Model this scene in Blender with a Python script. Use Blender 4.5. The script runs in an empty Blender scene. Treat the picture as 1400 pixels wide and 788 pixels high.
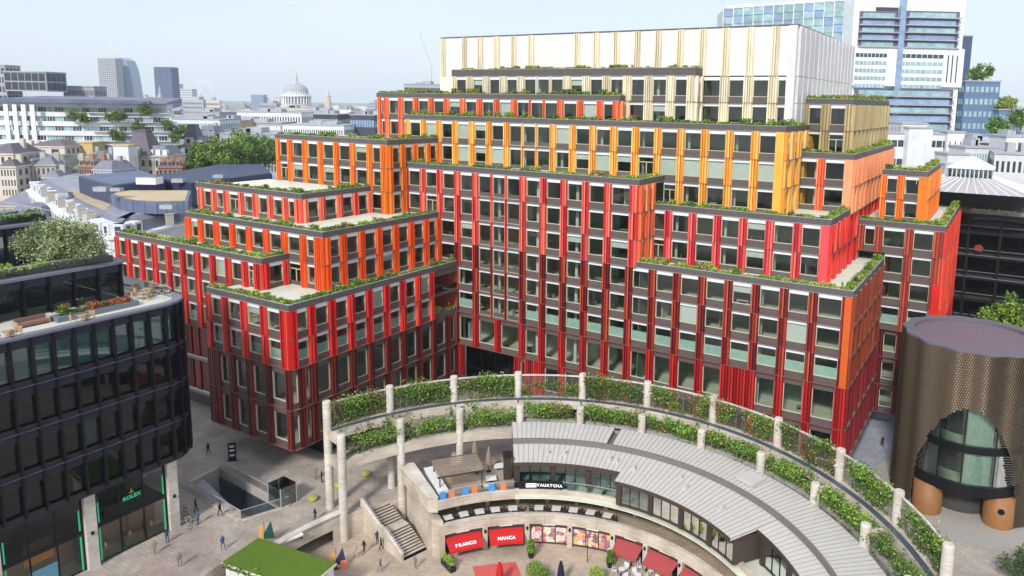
import bpy, math, random
from mathutils import Vector, Matrix
from mathutils.geometry import delaunay_2d_cdt
random.seed(7)
SC = bpy.context.scene
COL = SC.collection
R = math.radians

# ------------------------------------------------------------------ camera
F, PX, PY, PIT, ROLL, YAW = 1008.45, 791.71, 293.73, .1507, .0172, .5310   # solved from the photograph's lines
CAMH = 50.5
cp, sp = math.cos(PIT), math.sin(PIT)
FW = Vector((0, cp, -sp)); UP0 = Vector((0, sp, cp)); RT0 = Vector((1, 0, 0))
RT = RT0*math.cos(ROLL)+UP0*math.sin(ROLL); UPV = UP0*math.cos(ROLL)-RT0*math.sin(ROLL)
cd = bpy.data.cameras.new('camera'); cam = bpy.data.objects.new('camera', cd); COL.objects.link(cam)
m = Matrix((RT, UPV, -FW)).transposed().to_4x4(); m.translation = (0, 0, CAMH); cam.matrix_world = m
cd.sensor_width = 36; cd.lens = F/1400*36; cd.shift_x = (700-PX)/1400; cd.shift_y = -(394-PY)/1400
cd.clip_start = .5; cd.clip_end = 30000
SC.camera = cam
# ------------------------------------------------------------------ sky, sun, exposure
SUN_AZ, SUN_EL = R(-160), R(37)      # azimuth measured from +y towards +x: behind the camera, to its left
W = bpy.data.worlds.new('World'); SC.world = W; W.use_nodes = True
nt = W.node_tree; nt.nodes.clear()
sky = nt.nodes.new('ShaderNodeTexSky'); sky.sky_type = 'NISHITA'; sky.sun_disc = False
sky.sun_elevation = SUN_EL; sky.sun_rotation = SUN_AZ; sky.air_density = 1.0; sky.dust_density = 1.2; sky.ozone_density = 1.6; sky.altitude = 50
bg = nt.nodes.new('ShaderNodeBackground'); bg.inputs['Strength'].default_value = .115
wo = nt.nodes.new('ShaderNodeOutputWorld')
# thin high cloud veil: whitens the blue evenly, broken by a soft noise
tcn = nt.nodes.new('ShaderNodeTexCoord'); mp = nt.nodes.new('ShaderNodeMapping'); mp.inputs['Scale'].default_value = (1.2, 1.2, 5)
nz = nt.nodes.new('ShaderNodeTexNoise'); nz.inputs['Scale'].default_value = 1.6; nz.inputs['Detail'].default_value = 6
rp = nt.nodes.new('ShaderNodeMapRange'); rp.inputs[1].default_value = .3; rp.inputs[2].default_value = .75; rp.inputs[3].default_value = .58; rp.inputs[4].default_value = .9
mx = nt.nodes.new('ShaderNodeMixRGB'); mx.inputs[2].default_value = (5.6, 6.2, 7.2, 1)
L = nt.links.new
L(tcn.outputs['Generated'], mp.inputs['Vector']); L(mp.outputs[0], nz.inputs['Vector']); L(nz.outputs[0], rp.inputs[0]); L(rp.outputs[0], mx.inputs[0])
L(sky.outputs[0], mx.inputs[1]); L(mx.outputs[0], bg.inputs[0]); L(bg.outputs[0], wo.inputs[0])
sd = bpy.data.lights.new('sun', 'SUN'); sd.energy = 2.5; sd.angle = R(8); sd.color = (1, .97, .93)
so = bpy.data.objects.new('sun', sd); COL.objects.link(so)
sdir = Vector((math.sin(SUN_AZ)*math.cos(SUN_EL), math.cos(SUN_AZ)*math.cos(SUN_EL), math.sin(SUN_EL)))
so.rotation_euler = sdir.to_track_quat('Z', 'Y').to_euler(); so.location = (-60, -60, 150)
vs = SC.view_settings; vs.view_transform = 'Standard'; vs.look = 'None'; vs.gamma = 1; vs.exposure = .42; vs.use_curve_mapping = False
SC.cycles.use_denoising = True; SC.cycles.max_bounces = 6; SC.cycles.transparent_max_bounces = 12; SC.cycles.volume_bounces = 2
SC.cycles.caustics_reflective = False; SC.cycles.caustics_refractive = False; SC.cycles.sample_clamp_indirect = 4

# ------------------------------------------------------------------ pixel helpers (photograph 1400 x 788)
CAM = Vector((0, 0, CAMH))
def ray(x, y): return (FW+RT*((x-PX)/F)-UPV*((y-PY)/F)).normalized()
def gnd(x, y, z=0): d = ray(x, y); return CAM+d*((z-CAMH)/d.z)
def atd(x, y, dep): d = ray(x, y); return CAM+d*(dep/d.y)

# ------------------------------------------------------------------ materials
def lin(c): return c/12.92 if c <= .04045 else ((c+.055)/1.055)**2.4
def S(r, g, b, f=1.0): return (lin(r/255)*f, lin(g/255)*f, lin(b/255)*f, 1)
MATS = {}
def mat(name, col, rough=.6, metal=0, var=.12, scale=3.0, bump=0, bscale=20, spec=.4, dirt=0, emit=None, estr=1):
    m = bpy.data.materials.new(name); m.use_nodes = True; n = m.node_tree; b = n.nodes['Principled BSDF']
    b.inputs['Roughness'].default_value = rough; b.inputs['Metallic'].default_value = metal; b.inputs['Specular IOR Level'].default_value = spec
    tc = n.nodes.new('ShaderNodeNewGeometry')
    nz = n.nodes.new('ShaderNodeTexNoise'); nz.inputs['Scale'].default_value = scale; nz.inputs['Detail'].default_value = 5; nz.inputs['Roughness'].default_value = .65
    n.links.new(tc.outputs['Position'], nz.inputs['Vector'])
    mr = n.nodes.new('ShaderNodeMapRange'); mr.inputs[1].default_value = .3; mr.inputs[2].default_value = .7; mr.inputs[3].default_value = 1-var; mr.inputs[4].default_value = 1+var
    n.links.new(nz.outputs[0], mr.inputs[0])
    oi = n.nodes.new('ShaderNodeObjectInfo'); m2 = n.nodes.new('ShaderNodeMapRange'); m2.inputs[3].default_value = 1-var*.5; m2.inputs[4].default_value = 1+var*.5
    n.links.new(oi.outputs['Random'], m2.inputs[0])
    mm = n.nodes.new('ShaderNodeMath'); mm.operation = 'MULTIPLY'; n.links.new(mr.outputs[0], mm.inputs[0]); n.links.new(m2.outputs[0], mm.inputs[1])
    vm = n.nodes.new('ShaderNodeVectorMath'); vm.operation = 'SCALE'; vm.inputs[0].default_value = col[:3]; n.links.new(mm.outputs[0], vm.inputs['Scale'])
    n.links.new(vm.outputs[0], b.inputs['Base Color'])
    if bump:
        nb = n.nodes.new('ShaderNodeTexNoise'); nb.inputs['Scale'].default_value = bscale; nb.inputs['Detail'].default_value = 4
        n.links.new(tc.outputs['Position'], nb.inputs['Vector'])
        bp = n.nodes.new('ShaderNodeBump'); bp.inputs['Strength'].default_value = bump; bp.inputs['Distance'].default_value = .05
        n.links.new(nb.outputs[0], bp.inputs['Height']); n.links.new(bp.outputs[0], b.inputs['Normal'])
    if emit:
        b.inputs['Emission Color'].default_value = emit; b.inputs['Emission Strength'].default_value = estr
    m['b'] = 1; MATS[name] = m
    return m
def glass(name, tint, refl=.10, rough=.02, gcol=(.9, .95, 1, 1)):
    m = bpy.data.materials.new(name); m.use_nodes = True; n = m.node_tree; n.nodes.clear()
    o = n.nodes.new('ShaderNodeOutputMaterial'); mx = n.nodes.new('ShaderNodeMixShader'); t = n.nodes.new('ShaderNodeBsdfTransparent'); g = n.nodes.new('ShaderNodeBsdfGlossy')
    t.inputs[0].default_value = tint; g.inputs[0].default_value = gcol; g.inputs['Roughness'].default_value = rough
    fr = n.nodes.new('ShaderNodeFresnel'); fr.inputs[0].default_value = 1.5
    ma = n.nodes.new('ShaderNodeMath'); ma.operation = 'MULTIPLY_ADD'; ma.inputs[1].default_value = 1.3; ma.inputs[2].default_value = refl
    ma.use_clamp = True
    n.links.new(fr.outputs[0], ma.inputs[0]); n.links.new(ma.outputs[0], mx.inputs[0]); n.links.new(t.outputs[0], mx.inputs[1]); n.links.new(g.outputs[0], mx.inputs[2]); n.links.new(mx.outputs[0], o.inputs[0])
    MATS[name] = m
    return m
def nodes_of(name): m = MATS[name]; return m.node_tree, m.node_tree.nodes['Principled BSDF']
def travertine(name, c1, c2, sz=1.0):
    mat(name, c1, .75, var=.1, bump=.15, bscale=9)
    n, b = nodes_of(name)
    tc = n.nodes.new('ShaderNodeNewGeometry'); mp = n.nodes.new('ShaderNodeMapping'); mp.inputs['Scale'].default_value = (.5*sz, .5*sz, 5*sz)
    n1 = n.nodes.new('ShaderNodeTexNoise'); n1.inputs['Scale'].default_value = 1.2; n1.inputs['Detail'].default_value = 7; n1.inputs['Roughness'].default_value = .7
    n2 = n.nodes.new('ShaderNodeTexNoise'); n2.inputs['Scale'].default_value = .35; n2.inputs['Detail'].default_value = 6
    n.links.new(tc.outputs['Position'], mp.inputs[0]); n.links.new(mp.outputs[0], n1.inputs['Vector']); n.links.new(tc.outputs['Position'], n2.inputs['Vector'])
    a = n.nodes.new('ShaderNodeMath'); a.operation = 'ADD'; n.links.new(n1.outputs[0], a.inputs[0]); n.links.new(n2.outputs[0], a.inputs[1])
    cr = n.nodes.new('ShaderNodeValToRGB'); cr.color_ramp.elements[0].position = .35; cr.color_ramp.elements[1].position = .62
    cr.color_ramp.elements[0].color = c2; cr.color_ramp.elements[1].color = c1
    hv = n.nodes.new('ShaderNodeMath'); hv.operation = 'MULTIPLY'; hv.inputs[1].default_value = .5; n.links.new(a.outputs[0], hv.inputs[0])
    n.links.new(hv.outputs[0], cr.inputs[0]); n.links.new(cr.outputs[0], b.inputs['Base Color'])
def paving(name, c1, c2, mortar, bw=1.2, rh=.6, rot=0.0, stain=.35):
    mat(name, c1, .8, bump=0)
    n, b = nodes_of(name)
    tc = n.nodes.new('ShaderNodeNewGeometry'); mp = n.nodes.new('ShaderNodeMapping'); mp.inputs['Rotation'].default_value = (0, 0, rot)
    br = n.nodes.new('ShaderNodeTexBrick'); br.inputs['Scale'].default_value = 1; br.inputs['Brick Width'].default_value = bw; br.inputs['Row Height'].default_value = rh
    br.inputs['Mortar Size'].default_value = .025; br.inputs['Color1'].default_value = c1; br.inputs['Color2'].default_value = c2; br.inputs['Mortar'].default_value = mortar
    n.links.new(tc.outputs['Position'], mp.inputs[0]); n.links.new(mp.outputs[0], br.inputs['Vector'])
    nz = n.nodes.new('ShaderNodeTexNoise'); nz.inputs['Scale'].default_value = .25; nz.inputs['Detail'].default_value = 8; nz.inputs['Roughness'].default_value = .7
    n.links.new(tc.outputs['Position'], nz.inputs['Vector'])
    mr = n.nodes.new('ShaderNodeMapRange'); mr.inputs[1].default_value = .3; mr.inputs[2].default_value = .7; mr.inputs[3].default_value = 1-stain; mr.inputs[4].default_value = 1+stain*.6
    n.links.new(nz.outputs[0], mr.inputs[0])
    vm = n.nodes.new('ShaderNodeVectorMath'); vm.operation = 'SCALE'; n.links.new(br.outputs[0], vm.inputs[0]); n.links.new(mr.outputs[0], vm.inputs['Scale'])
    n.links.new(vm.outputs[0], b.inputs['Base Color'])

mat('grey_clad', S(94, 86, 82), .55, var=.08, scale=.6)
mat('parapet', S(92, 86, 83), .6, var=.1, scale=.8)
mat('ledge_grey', S(126, 108, 100), .5); mat('ledge_red', S(132, 86, 78), .5)
mat('cap', S(175, 175, 180), .5, var=.06)
mat('deck_white', S(220, 220, 232), .8, var=.06, scale=.7)
mat('deck_grey', S(178, 176, 182), .8, var=.1, scale=.6)
mat('head_white', S(222, 232, 234), .5, var=.04)
mat('frame_cream', S(206, 206, 180), .5, var=.05)
mat('soil', S(70, 58, 45), .95, var=.3)
mat('int_floor', S(218, 220, 200), .7, var=.12, scale=.5)
mat('int_wall', S(146, 154, 142), .8, var=.15, scale=.4)
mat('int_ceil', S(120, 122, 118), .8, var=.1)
mat('int_white', S(225, 225, 220), .7)
mat('blind_white', S(228, 232, 226), .8)
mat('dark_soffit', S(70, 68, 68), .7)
mat('dark_metal', S(38, 38, 42), .4, metal=.3, spec=.5)
mat('black_metal', S(26, 27, 33), .35, metal=.4, spec=.5)
mat('bronze_trim', S(78, 66, 60), .45, metal=.2)
mat('white_paint', S(232, 232, 232), .6, var=.05)
mat('concrete', S(165, 160, 152), .85, var=.15, bump=.1)
glass('glass_clear', (.88, .94, .89, 1), .02)
glass('glass_dark', (.30, .36, .37, 1), .02, gcol=(.5, .56, .64, 1))
glass('glass_teal', (.45, .60, .60, 1), .10)
glass('glass_rail', (.86, .93, .91, 1), .03)
travertine('stone', S(214, 202, 186), S(160, 146, 128))
travertine('stone_white', S(226, 218, 206), S(172, 162, 148), 1.3)
GREENS = [mat('leaf_a', S(110, 142, 48), .6, var=.3), mat('leaf_b', S(148, 174, 62), .6, var=.3), mat('leaf_c', S(80, 112, 46), .6, var=.3), mat('leaf_d', S(160, 160, 80), .6, var=.25), mat('leaf_e', S(150, 124, 84), .6, var=.3)]
for g in ('leaf_f', 'leaf_g'): pass
mat('leaf_f', S(76, 110, 42), .55, var=.35); mat('leaf_g', S(112, 150, 54), .55, var=.35); mat('leaf_h', S(58, 86, 42), .6, var=.35); mat('leaf_dry', S(120, 92, 70), .8, var=.3)
mat('olive_a', S(166, 178, 130), .6, var=.25); mat('olive_b', S(130, 146, 96), .6, var=.25); mat('olive_c', S(84, 100, 62), .6, var=.25)
mat('bark', S(88, 74, 60), .9, var=.3, bump=.4)
for nm in ('leaf_a', 'leaf_b', 'leaf_c', 'leaf_f', 'leaf_g', 'leaf_h', 'olive_a', 'olive_b'):
    MATS[nm].node_tree.nodes['Principled BSDF'].inputs['Subsurface Weight'].default_value = 0

# ------------------------------------------------------------------ mesh builder
class MB:
    def __init__(s): s.v = []; s.f = []; s.m = []; s.sm = []
    def quad(s, a, b, c, d, m=0): i = len(s.v); s.v += [a, b, c, d]; s.f.append((i, i+1, i+2, i+3)); s.m.append(m); return s
    def poly(s, pts, m=0): i = len(s.v); s.v += pts; s.f.append(tuple(range(i, i+len(pts)))); s.m.append(m); return s
    def box(s, x0, y0, z0, x1, y1, z1, m=0, bottom=True):
        i = len(s.v)
        s.v += [(x0, y0, z0), (x1, y0, z0), (x1, y1, z0), (x0, y1, z0), (x0, y0, z1), (x1, y0, z1), (x1, y1, z1), (x0, y1, z1)]
        fs = [(4, 5, 6, 7), (0, 1, 5, 4), (1, 2, 6, 5), (2, 3, 7, 6), (3, 0, 4, 7)]+([(3, 2, 1, 0)] if bottom else [])
        for f in fs: s.f.append(tuple(i+k for k in f)); s.m.append(m)
        return s
    def prism(s, poly, z0, z1, m=0, mtop=None, bottom=True):
        n = len(poly); i = len(s.v)
        s.v += [(p[0], p[1], z0) for p in poly]+[(p[0], p[1], z1) for p in poly]
        for k in range(n): s.f.append((i+k, i+(k+1) % n, i+n+(k+1) % n, i+n+k)); s.m.append(m)
        s.f.append(tuple(i+n+k for k in range(n))); s.m.append(m if mtop is None else mtop)
        if bottom: s.f.append(tuple(i+n-1-k for k in range(n))); s.m.append(m)
        return s
    def lathe(s, prof, n=16, cx=0, cy=0, m=0, capt=True, capb=False):
        i = len(s.v)
        for r, z in prof:
            for k in range(n): a = 2*math.pi*k/n; s.v.append((cx+r*math.cos(a), cy+r*math.sin(a), z))
        for j in range(len(prof)-1):
            for k in range(n):
                a = i+j*n+k; b = i+j*n+(k+1) % n; s.f.append((a, b, b+n, a+n)); s.m.append(m)
        if capt: s.f.append(tuple(i+(len(prof)-1)*n+k for k in range(n))); s.m.append(m)
        if capb: s.f.append(tuple(i+n-1-k for k in range(n))); s.m.append(m)
        return s
    def tube(s, pts, rs, n=6, m=0):
        pts = [Vector(p) for p in pts]; i = len(s.v)
        if not isinstance(rs, (list, tuple)): rs = [rs]*len(pts)
        for j, p in enumerate(pts):
            d = (pts[min(j+1, len(pts)-1)]-pts[max(j-1, 0)]).normalized()
            a = d.cross(Vector((0, 0, 1)) if abs(d.z) < .95 else Vector((1, 0, 0))).normalized(); b = d.cross(a)
            for k in range(n): t = 2*math.pi*k/n; s.v.append(tuple(p+(a*math.cos(t)+b*math.sin(t))*rs[j]))
        for j in range(len(pts)-1):
            for k in range(n): a = i+j*n+k; b = i+j*n+(k+1) % n; s.f.append((a, a+n, b+n, b)); s.m.append(m)
        s.f.append(tuple(i+k for k in range(n))); s.m.append(m); s.f.append(tuple(i+(len(pts)-1)*n+n-1-k for k in range(n))); s.m.append(m)
        return s
    def arc(s, r0, r1, z0, z1, t0, t1, n=8, m=0, mtop=None, c=None, z0b=None, z1b=None):
        # ring sector; r0 inner, r1 outer; z1 top at r0, z1b top at r1
        cx, cy = CC if c is None else c; i = len(s.v); z1b = z1 if z1b is None else z1b; z0b = z0 if z0b is None else z0b
        for k in range(n+1):
            t = R(t0+(t1-t0)*k/n); cs, sn = math.cos(t), math.sin(t)
            s.v += [(cx+r0*cs, cy+r0*sn, z0), (cx+r1*cs, cy+r1*sn, z0b), (cx+r1*cs, cy+r1*sn, z1b), (cx+r0*cs, cy+r0*sn, z1)]
        for k in range(n):
            a = i+4*k; b = a+4
            for p, q in ((0, 1), (1, 2), (2, 3), (3, 0)): s.f.append((a+p, a+q, b+q, b+p)); s.m.append((m if mtop is None else mtop) if p == 2 else m)
        s.f.append((i+3, i+2, i+1, i)); s.m.append(m); e = i+4*n; s.f.append((e, e+1, e+2, e+3)); s.m.append(m)
        return s
    def leaf(s, p, sz, m=0, up=.3):
        d = Vector((random.gauss(0, 1), random.gauss(0, 1), random.gauss(up, 1))); d.normalize()
        a = d.orthogonal().normalized(); b = d.cross(a); t = random.random()*6.28; a, b = a*math.cos(t)+b*math.sin(t), b*math.cos(t)-a*math.sin(t)
        a *= sz*random.uniform(.5, 1.1); b *= sz*random.uniform(.3, .7); p = Vector(p)
        return s.quad(tuple(p-a), tuple(p-b), tuple(p+a), tuple(p+b), m)
    def add(s, o, mw, moff=None):
        i = len(s.v); s.v += [tuple(mw @ Vector(p)) for p in o.v]; s.f += [tuple(i+k for k in f) for f in o.f]; s.m += [k if moff is None else moff[k] for k in o.m]
        return s
    def mesh(s, name, mats, smooth=False):
        me = bpy.data.meshes.new(name); me.from_pydata(s.v, [], s.f)
        for q in mats: me.materials.append(MATS[q] if isinstance(q, str) else q)
        me.polygons.foreach_set('material_index', s.m)
        if smooth: me.polygons.foreach_set('use_smooth', [True]*len(s.f))
        me.update(); return me
    def build(s, name, mats, parent=None, loc=None, rz=0, smooth=False):
        if isinstance(mats, str): mats = [mats]
        return put(name, s.mesh(name, mats, smooth), parent, loc, rz)
def put(name, me, parent=None, loc=None, rz=0):
    o = bpy.data.objects.new(name, me); COL.objects.link(o); o.parent = parent
    if loc is not None: o.location = loc
    if rz: o.rotation_euler = (0, 0, rz)
    return o
def tag(o, label=None, cat=None, group=None, kind=None):
    if label: o['label'] = label
    if cat: o['category'] = cat
    if group: o['group'] = group
    if kind: o['kind'] = kind
    return o
def thing(name, label, cat, loc=(0, 0, 0), rz=0, group=None):
    o = bpy.data.objects.new(name, None); COL.objects.link(o); o.location = loc; o.rotation_euler = (0, 0, rz); o.empty_display_size = .5
    return tag(o, label, cat, group)
def clone(o, parent=None, **kw):
    c = o.copy(); COL.objects.link(c); c.parent = parent
    for ch in list(o.children): clone(ch, c)
    for k, v in kw.items():
        if k == 'loc': c.location = v
        elif k == 'rz': c.rotation_euler = (0, 0, v)
        else: c[k] = v
    return c
def text_mesh(txt, size, ext=.01):
    cu = bpy.data.curves.new('lettering', 'FONT'); cu.body = txt; cu.size = size; cu.extrude = ext; cu.align_x = 'CENTER'; cu.align_y = 'CENTER'; cu.resolution_u = 2; cu.offset = size*.03
    o = bpy.data.objects.new('t', cu); COL.objects.link(o); bpy.context.view_layer.update()
    me = bpy.data.meshes.new_from_object(o.evaluated_get(bpy.context.evaluated_depsgraph_get())); bpy.data.objects.remove(o); bpy.data.curves.remove(cu)
    me.name = 'lettering'; return me
CC = (-4.35, 60.2)                      # centre of the circular arena
def P(r, t, z): return (CC[0]+r*math.cos(R(t)), CC[1]+r*math.sin(R(t)), z)
ARENA = -3.2

# ================================================================== ground
paving('plaza_paving', S(182, 170, 157), S(172, 160, 148), S(154, 144, 133), 1.1, .55, .53)
paving('arena_paving', S(192, 174, 154), S(184, 166, 146), S(164, 148, 130), 1.6, .8, .2, .3)
paving('alley_paving', S(150, 152, 162), S(166, 168, 178), S(118, 120, 128), .9, .45, -.53, .25)
mat('city_ground', S(128, 128, 124), .9, var=.3, scale=.01)
def arena_r(t): return 36.8 if 151 <= t % 360 <= 176 else 33.4
hole = [(CC[0]+arena_r(t)*math.cos(R(t)), CC[1]+arena_r(t)*math.sin(R(t))) for t in [k*3 for k in range(120)]]
well = [(-51.2, 90.0), (-48.85, 94.9), (-35.7, 85.7), (-40.1, 82.3)]
B0, B1, B2, B3 = -260, 260, -120, 330
outer = [(B0, B2), (B1, B2), (B1, B3), (B0, B3)]
vv = [Vector(p) for p in outer+hole+well]; ed = []
for s0, n in ((0, 4), (4, len(hole)), (4+len(hole), 4)): ed += [(s0+k, s0+(k+1) % n) for k in range(n)]
ov, _, of, _, _, _ = delaunay_2d_cdt(vv, ed, [], 0, 1e-5)
def inpoly(p, poly):
    c = False; n = len(poly)
    for i in range(n):
        a, b = poly[i], poly[i-1]
        if (a[1] > p[1]) != (b[1] > p[1]) and p[0] < (b[0]-a[0])*(p[1]-a[1])/(b[1]-a[1])+a[0]: c = not c
    return c
g = MB(); g.v = [(p.x, p.y, 0) for p in ov]
for f in of:
    c = sum((ov[k] for k in f), Vector((0, 0)))/3
    if not inpoly(c, hole) and not inpoly(c, well): g.f.append(tuple(f)); g.m.append(0)
big = [(-7000, -400), (7000, -400), (7000, 9000), (-7000, 9000)]
for k in range(4):
    a, b = outer[k], outer[(k+1) % 4]; c, d = big[(k+1) % 4], big[k]
    g.poly([(*d, 0), (*c, 0), (*b, 0), (*a, 0)], 1)
tag(g.build('ground', ['plaza_paving', 'city_ground']), kind='structure')
g = MB(); g.v = [(*P(44, t*6, 0)[:2], ARENA) for t in range(60)]; g.f = [tuple(range(60))]; g.m = [0]
tag(g.build('arena_floor', ['arena_paving']), kind='structure')
g = MB()                                 # alley paving beside the red building
al = [gnd(*p) for p in ((1180, 612), (1197, 640), (1212, 656), (1218, 560), (1226, 500), (1208, 520))]
al = [(39, 100), (46, 96), (48, 102), (56, 116), (66, 146), (60, 150), (50, 118)]
g.poly([(x, y, .004) for x, y in al]); tag(g.build('alley_path', ['alley_paving']), kind='structure')
g = MB()                                 # grey apron in front of the bronze drum
g.poly([(*(Vector((50.6, 90.7))+Vector((math.cos(R(t)), math.sin(R(t))))*(11.2 if t % 30 else 11.2)), .006) for t in range(0, 360, 6)])
tag(g.build('drum_apron', ['concrete']), kind='structure')
g = MB(); t0, t1 = -48.0, -30.0          # stained pinkish paving band towards the dark building
g.poly([(-47, 62, .005), (-38.5, 62, .005), (-40.5, 78, .005), (-42, 82, .005), (-46.6, 80, .005)])
paving('pink_paving', S(180, 162, 150), S(170, 154, 144), S(148, 136, 128), .8, .4, .53, .4)
tag(g.build('paving_band', ['pink_paving']), kind='structure')
# retaining wall of the arena (stone) with the cave under the plaza deck left open
g = MB()
for t in range(96, 360+96, 3):
    t2 = t % 360
    if 137 <= t2 < 151: continue
    a, b = P(arena_r(t2), t2, 0), P(arena_r(t2+3), t2+3, 0)
    g.quad((a[0], a[1], ARENA), (b[0], b[1], ARENA), (b[0], b[1], 0), (a[0], a[1], 0))
ret = g.build('retaining_wall', ['stone']); tag(ret, kind='structure')
g = MB(); g.arc(33.4, 34.0, -1.25, .55, 134.5, 152, 14, 0); dk = g.build('deck_edge_beam', ['stone'], ret)
g = MB(); g.arc(33.2, 34.1, .55, .68, 134.5, 152, 14, 0); g.build('coping', ['stone_white'], ret)
g = MB()
for a, b in ((135, 140), (140, 146), (146, 152)): g.arc(38.5, 39, ARENA, -.02, a, b, 3)
g.build('cave_wall', ['int_wall'], ret)
for t in (139.5, 144.5, 149): MB().box(-.35, -.35, ARENA, .35, .35, -.05).build('pier', ['concrete'], ret, P(37.0, t, 0), R(t))

# ================================================================== the stepped red and orange office building
OX, OY = -17.0426, 120.4567
def Z(k):
    if k <= 6: return 38.9-4*k
    return {7: 9.23, 8: 3.6, 9: 0}[k]
BLD = thing('office_building', 'stepped office building in red, orange, yellow and cream fins with planted terraces', 'building', (OX, OY, 0), -YAW)
CAMU, CAMW = 75.7, -95.0                 # camera in the building's own axes
def pal(name, cols):
    for i, c in enumerate(cols):
        mx_ = sum(c)/3; c = tuple(v+(mx_-v)*.07 for v in c)
        m_ = mat(f'{name}{i}', S(*c), .38, var=.16, scale=1.0, spec=.5); n = m_.node_tree     # rain-streaked panels
        nz_ = [q for q in n.nodes if q.type == 'TEX_NOISE'][0]; mp_ = n.nodes.new('ShaderNodeMapping'); mp_.inputs['Scale'].default_value = (1.6, 1.6, .22); lk = nz_.inputs['Vector'].links[0]; src = lk.from_socket
        n.links.new(src, mp_.inputs[0]); n.links.new(mp_.outputs[0], nz_.inputs['Vector'])
    return name
PAL = {}
pal('coral', [(236, 88, 80), (184, 34, 42), (246, 128, 98)])
pal('brick', [(156, 38, 32), (100, 20, 24), (190, 84, 52)])
pal('scarlet', [(184, 30, 32), (140, 20, 28), (206, 50, 40)])
pal('garnet_shade', [(118, 22, 26), (96, 18, 24), (136, 30, 32)])  # dark red, lowered further: shade of the sunless side wall put into the colour
pal('rose', [(234, 74, 78), (184, 32, 48), (246, 122, 104)])
pal('amber', [(242, 172, 62), (226, 142, 40), (246, 196, 112)])
pal('tanger', [(240, 112, 60), (228, 88, 48), (246, 146, 94)])
pal('orange', [(242, 122, 26), (226, 98, 30), (246, 146, 50)])
pal('flame', [(242, 84, 22), (230, 72, 20), (246, 98, 34)])
pal('salmon', [(242, 100, 74), (206, 52, 46), (248, 142, 100)])
pal('bright', [(230, 36, 32), (168, 18, 26), (240, 78, 56)])
pal('maroon', [(108, 32, 28), (70, 20, 20), (134, 46, 36)])
pal('peach', [(238, 144, 92), (232, 132, 82), (242, 158, 108)])
pal('rust', [(176, 64, 46), (148, 50, 40), (196, 88, 58)])
pal('cream', [(228, 216, 184), (214, 200, 166), (236, 228, 204)])
pal('sand', [(178, 156, 104), (158, 138, 92), (194, 172, 122)])
pal('umber', [(132, 52, 26), (112, 42, 24), (150, 66, 36)])
pal('pale', [(206, 202, 200), (184, 180, 180), (218, 214, 212)])
pal('vermil', [(222, 56, 34), (204, 44, 32), (232, 76, 46)])
PILM, WINM = {}, {}
def pil_proto(wd, h, var):
    k = (round(wd, 2), round(h, 2), var)
    if k in PILM: return PILM[k]
    g = MB(); 
    if var == 'flat':
        g.box(-wd/2, -.36, .05, wd/2, .1, h-.02, 0)
    else:
        n = max(1, round(wd/.42)); st = wd/n; pt = [(-wd/2, .1), (-wd/2, -.12)]
        for i in range(n): x = -wd/2+i*st; pt += [(x+.10*st, -.1), (x+.2*st, -.4), (x+.68*st, -.4), (x+.8*st, -.1)]
        pt += [(wd/2, -.12), (wd/2, .1)]
        order = [[1, 0, 2, 0], [0, 2, 1, 0], [2, 0, 1, 1], [0, 1, 0, 2]][var % 4]
        z0, z1 = .05, h-.02; i0 = len(g.v); np_ = len(pt)
        g.v += [(x, y, z0) for x, y in pt]+[(x, y, z1) for x, y in pt]
        for i in range(np_-1):
            s = max(0, (i-1)//4); g.f.append((i0+i, i0+i+1, i0+np_+i+1, i0+np_+i)); g.m.append(order[s % 4] if (i-1) % 4 in (1, 2) else 1 if (i-1) % 4 == 0 else order[(s+1) % 4])  # grooves always take the darker tone: shade between fins put into the colour
        g.f.append(tuple(i0+np_+i for i in range(np_-1, -1, -1))); g.m.append(0); g.f.append(tuple(i0+i for i in range(np_))); g.m.append(1)
    PILM[k] = (g, {}); return PILM[k]
# window mats: 0 frame cream 1 head white 2 dark metal 3 blind ; glass separately
def win_proto(w, h, typ):
    k = (round(w, 2), round(h, 2), typ)
    if k in WINM: return WINM[k]
    g = MB(); q = MB(); hw = w/2
    zb, zt = (.98, h-.64)
    if typ == 'tall': zb, zt = .95, h-.95
    if typ == 'full': zb, zt = .22, h-.6
    if typ == 'door': zb, zt = .25, h-.64
    if typ == 'tall': g.box(-hw, -.02, zt+.06, hw, .12, h-.06, 4)
    else:
        g.box(-hw, .0, zt+.05, hw, .16, h-.12, 1); g.box(-hw, .03, h-.12, hw, .16, h-.02, 4)
    t = .07
    g.box(-hw, .02, zb-t, hw, .30, zb, 0); g.box(-hw, .16, zt, hw, .30, zt+.05, 0)
    g.box(-hw, .02, zb, -hw+t, .30, zt, 0); g.box(hw-t, .02, zb, hw, .30, zt, 0)
    if typ == 'door':
        g.box(-hw+t, .12, zt-.75, hw-t, .28, zt-.65, 0); g.box(-.05, .12, zb, .05, .28, zt-.75, 0)
    q.quad((-hw+t, .24, zb), (hw-t, .24, zb), (hw-t, .24, zt), (-hw+t, .24, zt))
    if typ == 'blind': g.box(-hw+t, .30, zb+.02, hw-t, .34, zt, 3)
    if typ == 'roll': g.box(-hw+t, .30, zt-(zt-zb)*.38, hw-t, .33, zt, 3)
    if typ == 'half': g.box(-hw+t, .30, zb+.02, hw-t, .34, zb+(zt-zb)*.55, 5)
    WINM[k] = (g, q, {}); return WINM[k]
mat('frosted', S(184, 216, 206), .5, var=.12, scale=1.2)
WMATS = ['frame_cream', 'head_white', 'dark_metal', 'blind_white', 'grey_clad', 'frosted']
PILS, WINS = [], []
def rot_of(face): return 0 if face == 'f' else math.pi/2
def place(face, fx, s, z): return (s, fx, z) if face == 'f' else (fx, s, z)
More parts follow.
